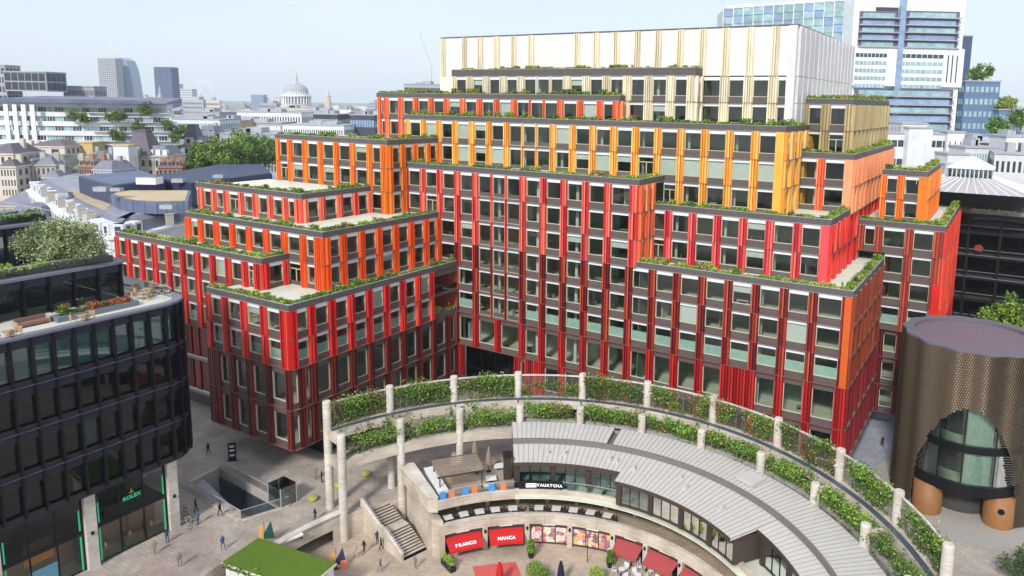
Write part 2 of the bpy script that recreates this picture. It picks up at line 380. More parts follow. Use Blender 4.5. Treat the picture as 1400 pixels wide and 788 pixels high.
def appar(p, face, area):
    dx, dy, dz = CAMU-p[0], CAMW-p[1], CAMH-p[2]; d = math.sqrt(dx*dx+dy*dy+dz*dz)
    c = (-dy if face == 'f' else dx)/d
    return area*max(c, .02)/d/d
def add_pil(face, fx, s, z, h, wd, pl, var=None):
    if var is None: var = random.randrange(4)
    p = place(face, fx, s, z); PILS.append((appar(p, face, wd*h), p, rot_of(face), wd, h, var, pl))
def add_win(face, fx, s0, s1, z, h, typ):
    p = place(face, fx, (s0+s1)/2, z); WINS.append((appar(p, face, (s1-s0)*h), p, rot_of(face), s1-s0, h, typ))
def facade(face, fx, s0, s1, levels, pils, pw=1.22, ledge='maroon1', cornerw=1.3, triple=(), wtype='n', flatcorner=None):
    """levels: list of (ztop, zbot, palette, optional dict); pils: pilaster centres, first/last are the corners"""
    for li, lv in enumerate(levels):
        zt, zb, pl = lv[:3]; op = lv[3] if len(lv) > 3 else {}
        h = zt-zb; a, b = op.get('s0', s0), op.get('s1', s1); wt = op.get('win', wtype)
        ps = [p for p in op.get('pils', pils) if a-.3 <= p <= b+.3]
        tr = op.get('triple', triple)
        for j, p in enumerate(ps):
            wd = pw
            if abs(p-b) < 1.0: wd = cornerw
            if abs(p-a) < 1.0: wd = op.get('leftw', .9)
            fl = flatcorner or op.get('flat')
            if fl and abs(p-b) < 1.0: add_pil(face, fx, p, zb, h, wd, fl, 'flat')
            else: add_pil(face, fx, p, zb, h, wd, pl, ('flat' if op.get('allflat') else None))
        # windows between pilasters
        edges = [(p, (pw if min(abs(p-a), abs(p-b)) >= 1 else (cornerw if abs(p-b) < 1 else op.get('leftw', .9)))) for p in ps]
        if not edges or edges[0][0]-edges[0][1]/2-a > .8: edges = [(a, .1)]+edges
        if b-edges[-1][0]-edges[-1][1]/2 > .8: edges = edges+[(b, .1)]
        for (p, wp), (q, wq) in zip(edges, edges[1:]):
            l, r_ = p+wp/2, q-wq/2
            if r_-l < .5: continue
            if any(sk[0] <= (l+r_)/2 <= sk[1] for sk in op.get('skip', ())): continue
            if any(t0-.7 <= l and r_ <= t1+.7 for t0, t1 in tr):
                mw = .3; ww = (r_-l-2*mw)/3
                for i in range(3):
                    add_win(face, fx, l+i*(ww+mw), l+i*(ww+mw)+ww, zb, h, 'full')
                    if i < 2: add_pil(face, fx, l+i*(ww+mw)+ww+mw/2, zb, h, mw, pl)
            else:
                t = wt
                rv = random.random()
                if wt == 'n' and rv < op.get('blind', .04): t = 'blind'
                elif wt == 'n' and rv > .9: t = 'roll'
                if op.get('doors') and any(abs((l+r_)/2-d) < 1.9 for d in op['doors']): t = 'door'
                add_win(face, fx, l, r_, zb, h, t)
        # spandrel band and ledge
        g = MB(); sk = op.get('skip', ())
        segs = [(a, b)]
        for s_ in sk: segs = [x for aa, bb in segs for x in ((aa, min(bb, s_[0])), (max(aa, s_[1]), bb)) if x[1]-x[0] > .1]
        hs = .2 if wt == 'full' else .87
        for aa, bb in segs:
            if face == 'f': g.box(aa, fx+.04, zb+.02, bb, fx+.2, zb+hs)
            else: g.box(fx-.2, aa, zb+.02, fx-.04, bb, zb+hs)
        g.build('spandrel', ['grey_clad'], BLD)
        g = MB()
        for aa, bb in segs:
            if face == 'f': g.box(aa, fx-.43, zb-.02, bb, fx+.03, zb+.04)
            else: g.box(fx-.03, aa, zb-.02, fx+.43, bb, zb+.04)
        g.build('ledge', ['ledge_'+('red' if pl in ('brick','scarlet','bright','maroon','rust','umber') else 'grey')], BLD)
SLABI = [0]
def floors(u0, u1, w0, w1, zs, core=5.5, left=False, back=True):
    SLABI[0] += 1; e = .004*SLABI[0]
    g = MB()
    for z in zs: g.box(u0+.25, w0+.45, z-.32+e, u1-.45, w1, z+.14+e, 0)
    g.m = [0 if k % 6 == 0 else 1 for k in range(len(g.f))]; g.build('floor_slab', ['int_floor', 'int_ceil'], BLD)  # undersides coloured darker than the floor: ceiling shade put into the material
    g = MB()
    cu = max(u0+1, u1-core); cw = min(w1-.3, w0+core)
    zt, zb = max(zs), min(zs)
    g.box(u0+.3+e, cw, zb+.2, cu-e, w1-.2-e, zt-.35)
    g.box(u0+.2, w0+.5, zb+.2, u0+.3, cw, zt-.35)
    if back: g.box(cu, w1-.25, zb+.2, u1-.5, w1-.15, zt-.35)
    # partitions and pale columns a few metres behind the glass
    g.build('core_wall', ['int_wall'], BLD)
    rnd = random.Random(SLABI[0])
    u = u0+3
    while u < u1-2:
        if rnd.random() < .8 and cw-w0 > 3:
            gg = MB(); gg.lathe([(.28, zb+.2), (.28, zt-.4)], 10, u+rnd.uniform(-.2, .2), w0+2.2, 0, False); gg.build('interior_column', ['int_white'], BLD, smooth=True)
        u += 7.6
    n = 0
    for z in zs:
        if z == zt: continue
        u = u0+rnd.uniform(1, 6)
        while u < u1-3:
            gg = MB(); k = rnd.random()
            if k < .45: gg.box(u, w0+2.0+rnd.random()*2, z+.2, u+.12, cw, z+3.3)
            else:
                d_ = w0+1.6+rnd.random()*2
                gg.box(u, d_, z+.82, u+1.6, d_+.8, z+.88); gg.box(u+.05, d_+.1, z+.15, u+.12, d_+.7, z+.82); gg.box(u+1.48, d_+.1, z+.15, u+1.55, d_+.7, z+.82)
            gg.build('partition' if k < .45 else 'desk', ['int_white' if rnd.random() < .5 else 'int_wall'], BLD)
            u += rnd.uniform(5, 13)
def leaves_strip(g, pts, n, hgt=.5, wid=.5, mats=5, sz=.2, wts=(5, 4, 4, 3, 2)):
    idx = list(range(mats)); 
    for (x0, y0, z0), (x1, y1, z1) in zip(pts, pts[1:]):
        Lg = math.hypot(x1-x0, y1-y0); k = int(n*Lg); clump = [(random.random(), random.choice((.4, .6, .8, 1.0, 1.2, 1.8)), random.choices(idx, wts[:mats])[0]) for _ in range(max(2, int(Lg/.9)))]
        nx, ny = -(y1-y0)/max(Lg, .01), (x1-x0)/max(Lg, .01)
        for _ in range(k):
            t = random.random(); c = min(clump, key=lambda c: abs(c[0]-t)); hh = hgt*c[1]
            if c[1] < .3 and random.random() < .6: continue
            o = random.gauss(0, wid*.45); o = max(-wid, min(wid, o))
            m_ = c[2] if random.random() < .6 else random.choices(idx, wts[:mats])[0]
            g.leaf((x0+(x1-x0)*t+nx*o, y0+(y1-y0)*t+ny*o, z0+random.random()**1.3*hh), sz, m_, .1)
LEAF5 = ['leaf_a', 'leaf_b', 'leaf_c', 'leaf_d', 'leaf_e']
def terrace(u0, u1, w0, w1, z, deck='deck_grey', right=True, front=True, depth=1.25, hgt=.55, dens=230, ph=.82, left=False, deckw=None):
    """roof deck with parapet, planter trough and planting along the visible edges"""
    g = MB(); g.box(u0+.02, w0+.02, z-.22, u1-.02, w1, z+.12)
    g.build('roof_deck', [deck], BLD)
    edges = []
    o = .16
    if front:
        g = MB(); g.box(u0-.02, w0-o, z+.02, u1+(o if right else 0), w0+.1, z+ph); g.build('parapet', ['parapet'], BLD)
        g = MB(); g.box(u0-.04, w0-o-.02, z+ph, u1+o+.02, w0+.14, z+ph+.05); g.box(u0, w0-o-.03, z-.03, u1+o, w0+.05, z+.02); g.build('parapet_cap', ['cap'], BLD)
        g = MB(); g.box(u0+.05, w0+.1, z+.12, u1-.05, w0+depth, z+ph-.22); g.build('planter_soil', ['soil'], BLD)
        g = MB(); g.box(u0+.05, w0+depth, z+.12, u1-(depth if right else .05), w0+depth+.08, z+ph-.1); g.build('planter_edge', ['parapet'], BLD)
        edges.append([(u0+.3, w0+depth*.42, z+ph-.15), (u1-.5, w0+depth*.42, z+ph-.15)])
    if right:
        g = MB(); g.box(u1-.1, w0+.1, z+.021, u1+o, w1, z+ph-.003); g.build('parapet', ['parapet'], BLD)
        g = MB(); g.box(u1-.14, w0+.14, z+ph+.003, u1+o+.02, w1, z+ph+.055); g.build('parapet_cap', ['cap'], BLD)
        g = MB(); g.box(u1-depth, w0+depth, z+.12, u1-.1, w1-.05, z+ph-.22); g.build('planter_soil', ['soil'], BLD)
        g = MB(); g.box(u1-depth-.08, w0+depth, z+.12, u1-depth, w1-.05, z+ph-.1); g.build('planter_edge', ['parapet'], BLD)
        edges.append([(u1-depth*.42, w0+.5, z+ph-.15), (u1-depth*.42, w1-.4, z+ph-.15)])
    for e in edges:
        g = MB(); leaves_strip(g, e, dens, hgt, depth*.5)
        tag(g.build('planting', LEAF5, BLD), kind='stuff')
def even(s0, s1, n, inset0=.45, inset1=.6): return [s0+inset0]+[s0+(s1-s0)*i/n for i in range(1, n)]+[s1-inset1]
LAT = [-30.4, -26.6, -22.8, -19, -15.2, -11.4, -7.6, -3.8, 0, 9.5, 13.3, 17.1, 20.9, 24.7, 28.5, 32.3, 36.1, 39.9, 43.7, 47.5, 51.3, 55.07]
T3 = ((0, 9.5),)
def lv(k0, k1, pl, **op): return [(Z(k), Z(k+1), pl, op) for k in range(k0, k1)]
# --- M: main slab, upper part coral, lower brick, then the tall scarlet storey
pm = [p for p in LAT if p <= 24.8]+[28.95]
facade('f', 0, -15, 29.66, [(Z(0), Z(1), 'coral'), (Z(1), Z(2), 'coral', {'doors': (-9.4,)}), (Z(2), Z(3), 'coral', {'s0': -7.7, 'leftw': .2})], pm, cornerw=1.42, triple=T3)
facade('r', 29.66, 0, 5.2, lv(0, 3, 'tanger'), [.6, 2.6, 4.6], cornerw=1.1)
pl_ = [p for p in LAT if p > -7.6]+[59.2]
low = [(Z(3), Z(4), 'brick', {'s0': -7.7, 'leftw': .2}), (Z(4), Z(5), 'brick', {'s0': -3.9, 'leftw': .2}), (Z(5), Z(6), 'brick', {'s0': -3.9, 'win': 'half', 'leftw': .2})]
facade('f', 0, -7.7, 59.8, low, pl_, cornerw=1.15, triple=T3, flatcorner='umberflat' if False else None)
p7 = [p for p in LAT if p > -4 and p not in (0,)]+[0, 4.6, 59.2]; p7.sort()
facade('f', 0, -3.9, 59.8, [(Z(6), Z(7), 'scarlet', {'win': 'tall', 'leftw': .4, 'skip': ((43.9, 47.4),)})], p7, cornerw=1.5)
add_pil('f', 0, 45.6, Z(7), Z(6)-Z(7), 2.6, 'scarlet', 1)
facade('f', 0, 8, 59.8, [(Z(7), Z(7)-5.6, 'scarlet', {'win': 'tall', 'leftw': 1.2})], [8.6]+[p for p in LAT if p > 9.6]+[59.2], cornerw=1.5)
add_pil('f', 0, 11.4, Z(7)-5.6, 5.6, 2.6, 'scarlet', 2); add_pil('f', 0, -3.2, 3.6, 5.6, 1.2, 'scarlet', 2)
g = MB(); g.box(-3.9, 2.2, 0, 8.2, 2.35, Z(7)-.3, 0); g.build('entrance_glazing', ['glass_dark'], BLD)
g = MB()
for u in (-3.8, -.5, 2.5, 5.5, 8.1): g.box(u-.07, 2.05, .02, u+.07, 2.2, Z(7)-.33)
g.box(-3.9, 2.08, 4.3, 8.2, 2.21, 4.5); g.build('entrance_frame', ['black_metal'], BLD)
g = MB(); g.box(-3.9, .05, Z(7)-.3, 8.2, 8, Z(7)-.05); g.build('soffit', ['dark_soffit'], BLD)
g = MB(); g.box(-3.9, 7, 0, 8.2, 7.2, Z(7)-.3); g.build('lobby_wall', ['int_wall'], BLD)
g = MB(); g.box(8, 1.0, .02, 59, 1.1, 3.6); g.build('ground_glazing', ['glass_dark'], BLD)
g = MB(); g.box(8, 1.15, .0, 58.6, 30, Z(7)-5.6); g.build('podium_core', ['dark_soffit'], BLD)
facade('r', 59.8, 0, 30, lv(3, 6, 'umber'), even(0, 30, 8), cornerw=1.2)
facade('r', 59.8, 0, 30, [(Z(6), Z(7), 'garnet_shade', {'win': 'tall'}), (Z(7), Z(8), 'garnet_shade', {'win': 'tall'})], even(0, 30, 8))
mat('corner_orange', S(206, 92, 34), .4); 
g = MB(); g.box(59.0, -.44, Z(6)+.05, 59.86, .12, Z(3)-.02); g.build('corner_panel', ['corner_orange'], BLD)
floors(-15, 29.66, 0, 30, [Z(k) for k in range(0, 8)], core=6)
floors(29.7, 59.8, 0, 30, [Z(k) for k in range(3, 8)], core=6)
terrace(-15, 29.66, 0, 8.6, Z(0), right=True, hgt=.5)
terrace(29.66, 59.8, 0, 30, Z(3), right=True, hgt=.6)
# --- R: rose block set back on the right, peach block above it
facade('f', 5.0, 29.66, 55.5, [(Z(1), Z(2), 'rose'), (Z(2), Z(3), 'rose', {'doors': (30.6,)})], [p for p in LAT if 32 < p < 52]+[54.9], cornerw=1.2)
g = MB(); g.box(54.5, 4.56, Z(3)+.05, 55.6, 5.1, Z(1)-.02); g.build('corner_panel', ['rose0'], BLD)
facade('r', 55.5, 5, 50, lv(1, 3, 'bright'), even(5, 50, 12), pw=1.5)
floors(29.7, 55.5, 5, 50, [Z(k) for k in range(1, 4)])
terrace(29.66, 55.5, 5, 18, Z(1), right=True, hgt=.5)
facade('f', 18, 47.0, 55.5, [(Z(-1), Z(0), 'tanger'), (Z(0), Z(1), 'tanger')], [47.4, 51.0, 54.9], cornerw=1.1)
g = MB(); g.box(54.4, 17.56, Z(1)+.05, 55.6, 18.1, Z(-1)-.02); g.build('corner_panel', ['peach2'], BLD)
facade('r', 55.5, 18, 58, lv(-1, 1, 'peach'), even(18, 58, 11), pw=1.9)
floors(47, 55.5, 18, 58, [Z(k) for k in range(-1, 2)], core=5)
terrace(47.0, 55.5, 18, 58, Z(-1), right=True, hgt=.6)
facade('f', 22.5, 46.8, 54, [(Z(-3), Z(-2), 'sand'), (Z(-2), Z(-1), 'sand', {'doors': (52.2,)})], [47.2, 50.2, 53.5], cornerw=.9, pw=1.4)
facade('r', 54, 22.5, 58, lv(-3, -1, 'sand'), even(22.5, 58, 10), pw=2.2)
floors(46.8, 54, 22.5, 58, [Z(k) for k in range(-3, 0)], core=4)
terrace(46.8, 54, 22.5, 58, Z(-3), right=True, hgt=.6)
# --- Y: amber storeys; O: coral-orange storey; cream penthouse; white screen
py = [p for p in LAT if -24 < p < 46]+[47.3]
facade('f', 8.6, -23.6, 47.8, [(Z(-2), Z(-1), 'amber', {'blind': .18}), (Z(-1), Z(0), 'amber', {'blind': .3, 'doors': (26.6, -17)})], py, triple=T3, cornerw=1.0)
facade('f', 8.6, 29.66, 47.8, [(Z(0), Z(1), 'amber', {'doors': (30.4,)})], [p for p in LAT if 30 < p < 46]+[47.3], cornerw=1.0)
g = MB(); g.box(46.7, 8.14, Z(1)+.05, 47.9, 8.7, Z(-2)-.02); g.build('corner_panel', ['amber0'], BLD)
facade('r', 47.8, 8.6, 47, lv(-2, 1, 'amber'), even(8.6, 47, 10), pw=1.9)
floors(-23.6, 47.8, 8.6, 40, [Z(k) for k in range(-2, 2)])
terrace(-23.6, 47.8, 8.6, 22, Z(-2), right=True, hgt=.6, depth=1.1)
po = [-32.3]+[p for p in LAT if -31 < p < 19]+[20.0]
facade('f', 10.8, -33, 20.6, [(Z(-3), Z(-2), 'tanger')], po, triple=T3, cornerw=1.1)
facade('f', 10.8, -33, -23.6, [(Z(-2), Z(-1), 'tanger')], [-32.3, -30.4+.2, -26.6], cornerw=1.0)
facade('r', 20.6, 10.8, 16, lv(-3, -2, 'tanger'), [11.4, 13.8, 15.6])
floors(-33, 20.6, 10.8, 35, [Z(k) for k in range(-3, 0)])
terrace(-33, 20.6, 10.8, 20, Z(-3), right=True, hgt=.6, depth=1.0)
pw_ = [-15.0]+[p for p in LAT if -14 < p < 32]+[31.8]
facade('f', 12.8, -15.6, 32.4, [(Z(-4), Z(-3), 'cream'), (Z(-3), Z(-2), 'cream', {'s0': 20.7})], pw_, triple=T3, cornerw=1.2, pw=1.5)
facade('r', 32.4, 12.8, 16, lv(-4, -2, 'cream'), [13.4, 15.4], cornerw=.8)
floors(-15.6, 32.4, 12.8, 40, [Z(k) for k in range(-4, -1)])
terrace(-15.6, 32.4, 12.8, 16, Z(-4), right=True, hgt=.4, depth=1.0, ph=1.2)
pw2 = [-20.4, -15.2]+[p for p in LAT if -14 < p < 44]+[46.3]
ZW = 62.2
facade('f', 16, 32.4, 46.8, [(Z(-4), Z(-3), 'cream', {'blind': 0}), (Z(-3), Z(-2), 'cream', {'blind': 0})], [p for p in LAT if 32.6 < p < 44]+[46.2], cornerw=1.2, pw=1.5)
g = MB(); g.box(-21, 16.1, Z(-4)+.1, 46.7, 40, ZW, 0); g.build('plant_screen', ['white_paint'], BLD)
g = MB(); g.box(-21.1, 15.9, ZW, 46.9, 40, ZW+.2); g.build('screen_cap', ['parapet'], BLD)
mat('screen_panel', S(222, 217, 213), .55, var=.03)
for a, b in zip([-21]+pw2, pw2+[46.8]):
    if b-a > 1.5: MB().box(a+.6, 15.95, Z(-4)+.1, b-.6, 16.09, ZW-.05).build('screen_panel', ['screen_panel'], BLD)
for p in pw2[:-1]: add_pil('f', 16, p, Z(-4), ZW-Z(-4), 1.15, 'cream', random.randrange(4))
g = MB(); g.box(-21, 15.6, Z(-4)-4, -15.6, 16.05, Z(-4)); g.build('end_wall', ['cream2'], BLD)
g = MB(); g.box(45.7, 15.55, Z(-2), 46.9, 16.1, ZW); g.build('corner_panel', ['pale2'], BLD)
w = 16.8
w = 18.0
while w < 58: add_pil('r', 46.8, w, Z(-4), ZW-Z(-4), 2.1, 'pale', 'flat'); add_pil('r', 46.8, w, Z(-3), 4, 2.1, 'pale', 'flat'); add_pil('r', 46.8, w, Z(-2), 4, 2.1, 'pale', 'flat'); w += 3.0
g = MB(); g.box(40, 23, Z(-2), 46.74, 58, ZW-.1); g.box(46.6, 16.2, Z(-2), 46.735, 22.95, Z(-4)); g.build('screen_side', ['pale0'], BLD)
floors(32.5, 46.55, 16, 22.9, [Z(-4), Z(-3), Z(-2)], core=4.5, back=False)
# --- left wing
facade('f', -33.9, -21.5, -4, lv(4, 6, 'bright')[:1]+[(Z(5), Z(6), 'bright', {'win': 'half'})], [-21.1, -17.4, -13.2, -9.0, -4.8], cornerw=1.6)
facade('f', -33.9, -21.5, -4, [(Z(6), Z(7), 'maroon', {'win': 'tall', 'leftw': 2.6}), (Z(7), Z(8), 'maroon', {'win': 'tall', 'leftw': 2.6})], [-20.6, -16.4, -12.6, -8.6, -4.5], cornerw=1.0)
pb = [-33.3]+[-33.9+27.6*i/8 for i in range(1, 8)]+[-6.6]
facade('r', -4, -33.9, -6.2, [(Z(4), Z(5), 'bright'), (Z(5), Z(6), 'bright', {'win': 'half'})], pb, cornerw=1.0)
pb2 = [-32.4]+[-33.9+27.6*i/8 for i in range(1, 9)]+[-2.8, -.5]
facade('r', -4, -33.9, 0, [(Z(6), Z(7), 'maroon', {'win': 'tall', 'leftw': 3.0}), (Z(7), Z(8), 'maroon', {'win': 'tall', 'leftw': 3.0})], pb2, cornerw=.9)
floors(-21.5, -4, -33.9, -6.2, [Z(k) for k in range(4, 9)], core=5.5)
# recessed balconies where the wing meets the slab
for k in (5, 6):
    MB().box(-9, -6.2, Z(k)-.3, -4, 0, Z(k)+.12).build('balcony_floor', ['deck_grey'], BLD)
    MB().box(-4.1, -6.2, Z(k)-.35, -3.95, 0, Z(k)+(.6 if k == 6 else .15)).build('balcony_edge', ['grey_clad'], BLD)
MB().box(-4.15, -6.2, Z(4)-1.0, -3.96, 0, Z(4)-.02).build('balcony_edge', ['grey_clad'], BLD)
MB().box(-9.1, -6.2, Z(6), -9, 0, Z(4)).build('balcony_wall', ['dark_soffit'], BLD)
MB().box(-9, -.1, Z(6), -4.2, -.03, Z(4)-.3).build('balcony_wall', ['brick2'], BLD)
MB().box(-9, -6.25, Z(6), -4.2, -6.2, Z(4)-.3).build('balcony_wall', ['dark_soffit'], BLD)
MB().box(-4.06, -6.2, Z(5)+.2, -4.03, 0, Z(5)+1.1).build('balcony_glass', ['glass_rail'], BLD)
g = MB(); leaves_strip(g, [(-4.4, -6, Z(6)+.3), (-4.4, -.3, Z(6)+.3)], 70, .8, .3); tag(g.build('planting', LEAF5, BLD), kind='stuff')
floors(-21.5, -4, -6.1, -.2, [Z(6), Z(7), Z(8)], core=4)
terrace(-21.5, -4, -33.9, 0, Z(4), deck='deck_white', hgt=.55)
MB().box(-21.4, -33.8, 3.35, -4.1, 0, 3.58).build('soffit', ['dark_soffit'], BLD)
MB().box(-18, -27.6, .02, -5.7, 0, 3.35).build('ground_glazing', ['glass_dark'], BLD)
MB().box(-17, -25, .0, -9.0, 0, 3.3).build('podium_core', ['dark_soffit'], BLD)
g = MB()
for w in range(-27, 0, 3): MB().box(-5.7, w-.06, .02, -5.55, w+.06, 3.35).build('mullion', ['black_metal'], BLD)
for u in range(-18, -5, 3): MB().box(u-.06, -27.75, .02, u+.06, -27.6, 3.35).build('mullion', ['black_metal'], BLD)
# LO flame orange storeys
facade('f', -24.8, -40.5, -7.8, [(Z(2), Z(3), 'flame', {'leftw': 1.4}), (Z(3), Z(4), 'flame', {'s0': -16, 'doors': (-13.6,), 'leftw': 1.0})], even(-40.5, -7.8, 8, .7, .8), cornerw=1.7)
facade('r', -7.8, -24.8, 0, lv(2, 4, 'flame'), [-24.1]+[-24.8+24.8*i/7 for i in range(1, 7)]+[-.5], cornerw=1.2)
floors(-40.5, -7.8, -24.8, -.1, [Z(2), Z(3), Z(4)], core=5.5)
terrace(-40.5, -7.8, -24.8, 0, Z(2), deck='deck_white', hgt=.5)
# LP salmon storey
facade('f', -19, -46.5, -19.2, [(Z(1), Z(2), 'salmon', {'leftw': 3.2, 'doors': (-35.5,)})], [-45, -42.4+1.0, -38, -34, -30.3, -26.6, -23, -19.9], cornerw=1.5)
facade('r', -19.2, -19, -4.4, lv(1, 2, 'salmon'), [-18.4, -15.2, -11.6, -8.2, -5], cornerw=1.0)
floors(-46.5, -19.2, -19, -4.5, [Z(1), Z(2)], core=6)
terrace(-46.5, -19.2, -19, -4.4, Z(1), deck='deck_white', hgt=.5)
# OT orange tower
facade('f', -4.4, -44, -15.3, [(Z(-1), Z(0), 'orange'), (Z(0), Z(1), 'orange', {'doors': (-42,)}), (Z(1), Z(2), 'orange', {'s0': -19.2, 'leftw': .3})], even(-44, -15.3, 7, .7, .7), cornerw=1.5)
facade('r', -15.3, -4.4, 8.6, [(Z(-1), Z(0), 'orange')], [-3.8, -1, 2.2, 5.4, 8.2], cornerw=.9)
facade('r', -15.3, -4.4, 0, lv(0, 2, 'orange'), [-3.8, -.8], cornerw=1.2)
floors(-44, -15.3, -4.4, 10.5, [Z(k) for k in range(-1, 3)], core=6)
terrace(-44, -15.3, -4.4, 10.7, Z(-1), hgt=.55)
# LR red block
facade('f', -29.2, -53.7, -15.5, [(Z(3), Z(4), 'bright', {'doors': (-17.2,)})], even(-53.7, -15.5, 10, .4, .8), cornerw=1.7)
facade('r', -15.5, -29.2, -24.8, [(Z(3), Z(4), 'bright', {})], [-28.6, -25.4], cornerw=.8)
facade('f', -29.2, -53.7, -21.6, [(Z(4), Z(5), 'bright'), (Z(5), Z(6), 'bright', {'win': 'half'})], even(-53.7, -15.5, 10, .4, .8), cornerw=1.0)
facade('f', -28, -53, -21.6, [(Z(6), Z(7), 'maroon', {'win': 'tall'}), (Z(7), Z(8), 'maroon', {'win': 'tall'})], [-52.6, -48, -44, -40, -36, -34, -22], pw=1.6)
MB().box(-34.6, -28.4, Z(8), -33.6, -27.9, Z(6)-.1).build('corner_panel', ['bright1'], BLD)
MB().box(-33.6, -28.2, Z(8), -21.6, -26, Z(6)-.1).build('recessed_wall', ['maroon0'], BLD)
floors(-53.7, -21.6, -29.2, -24.9, [Z(k) for k in range(3, 9)], core=3.6)
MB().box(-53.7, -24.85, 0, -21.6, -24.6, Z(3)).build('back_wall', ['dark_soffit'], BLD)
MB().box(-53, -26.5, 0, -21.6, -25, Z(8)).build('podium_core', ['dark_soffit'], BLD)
terrace(-53.7, -15.5, -29.2, -24.8, Z(3), hgt=.55)
# FR / FO wing on the far right
ZR = 32.6
facade('f', 24.4, 55.6, 67.9, [(ZR-4*i, ZR-4*i-4, 'rust', {'s0': 59.9 if i else 56, 'win': 'half' if i == 3 else 'n'}) for i in range(4)], [56.4, 58.9, 63.2, 67.2], cornerw=1.4)
facade('f', 24.6, 59.9, 67.8, [(ZR-16, ZR-20.5, 'maroon', {'win': 'tall'}), (ZR-20.5, ZR-25, 'maroon', {'win': 'tall'}), (ZR-25, ZR-29.5, 'maroon', {'win': 'tall'})], [60.3, 63.2, 67.2])
MB().box(66.9, 23.96, ZR-16, 68.0, 24.5, ZR-8).build('corner_panel', ['bright0'], BLD)
facade('r', 67.9, 24.4, 56, [(ZR-4*i, ZR-4*i-4, 'vermil') for i in range(4)]+[(ZR-16, ZR-20, 'scarlet'), (ZR-20, ZR-24, 'scarlet'), (ZR-24, ZR-28, 'scarlet')], even(24.4, 56, 9), pw=2.0)
floors(55.6, 67.9, 24.4, 56, [ZR-4*i for i in range(8)], core=5)
terrace(55.6, 67.9, 24.4, 56, ZR, hgt=.6)
facade('f', 28.2, 58.2, 64.5, [(ZR+7.6, ZR+3.9, 'orange'), (ZR+3.9, ZR+.2, 'orange')], [58.5, 61, 64.0], pw=1.1, cornerw=.9)
g = MB(); g.box(63.5, 27.75, ZR+.2, 64.6, 28.3, ZR+7.55); g.build('corner_panel', ['orange0'], BLD)
facade('r', 64.5, 28.2, 50, [(ZR+7.6, ZR+3.9, 'orange'), (ZR+3.9, ZR+.2, 'orange')], even(28.2, 50, 6), pw=2.0)
floors(58.2, 64.5, 28.2, 50, [ZR+7.6, ZR+3.9, ZR+.2], core=3.5)
terrace(58.2, 64.5, 28.2, 50, ZR+7.6, hgt=.5)
# --- emit pilasters and windows: the 300 that show largest as parts, the rest joined
PILS.sort(key=lambda q: -q[0]); WINS.sort(key=lambda q: -q[0])
rest = {}; 
for i, (sz, p, rz, wd, h, var, pl) in enumerate(PILS):
    g, cache = pil_proto(wd, h, var)
    if i < 300:
        if pl not in cache: cache[pl] = g.mesh('fin_pilaster', [pl+'0', pl+'1', pl+'2'])
        put('fin_pilaster', cache[pl], BLD, p, rz)
    else: rest.setdefault('x', []).append((g, p, rz, pl))
mats_ = sorted({q[3] for q in rest['x']}); ml = [f'{a}{i}' for a in mats_ for i in range(3)]; G = MB()
for g, p, rz, pl in rest['x']: b_ = mats_.index(pl)*3; G.add(g, Matrix.Translation(p) @ Matrix.Rotation(rz, 4, 'Z'), [b_, b_+1, b_+2])
tag(G.build('far_fin_pilasters', ml, BLD), kind='stuff')
G = MB(); n5 = len(WMATS)
for i, (sz, p, rz, w_, h, typ) in enumerate(WINS):
    g, q, cache = win_proto(w_, h, typ)
    if i < 300:
        if 'w' not in cache: cache['w'] = g.mesh('window', WMATS); cache['g'] = q.mesh('glass_pane', ['glass_clear'])
        o = put('window', cache['w'], BLD, p, rz); put('glass_pane', cache['g'], o)
    else:
        M4 = Matrix.Translation(p) @ Matrix.Rotation(rz, 4, 'Z'); G.add(g, M4); G.add(q, M4, [n5])
tag(G.build('far_windows', WMATS+['glass_clear'], BLD), kind='stuff')
print('pilasters', len(PILS), 'windows', len(WINS))

# ================================================================== circular colonnade with vine screens
OUTT = [135.9, 122.9, 109.4, 95.7, 81.7, 67.5, 53.0, 38.5, 24.2, 10.0, -3.8]
INNT = [135.5, 122.3, 109.0, 95.3, 81.4, 67.1, 53.0, 38.6, 24.8, 10.9, -3.4]
mat('mesh_wire', S(120, 112, 104), .7)
mat('gutter_steel', S(96, 108, 124), .45, metal=.5)
CLN = thing('colonnade', 'curved travertine colonnade carrying vine-covered mesh screens around the arena', 'colonnade', (CC[0], CC[1], 0))
def Q(r, t, z): return (r*math.cos(R(t)), r*math.sin(R(t)), z)
C0 = (0, 0)
def column(z0, z1, r=.5):
    pr = [(r, z0)]; z = z0
    while z < z1-1.2:
        z += 1.08; pr += [(r, z-.03), (r-.035, z-.02), (r-.035, z+.01), (r, z+.02)]
    pr += [(r, z1-.12), (r-.06, z1), (r-.14, z1+.02)]
    return MB().lathe(pr, 22).mesh('column', ['stone_white'])
mo = column(0, 14.0); mi = column(ARENA, 10.5)
for t in OUTT: put('column', mo, CLN, Q(36.3, t, 0), R(t))
for t in INNT: put('column', mi, CLN, Q(33.4, t, 0), R(t))
pairs = list(zip(OUTT, OUTT[1:]))
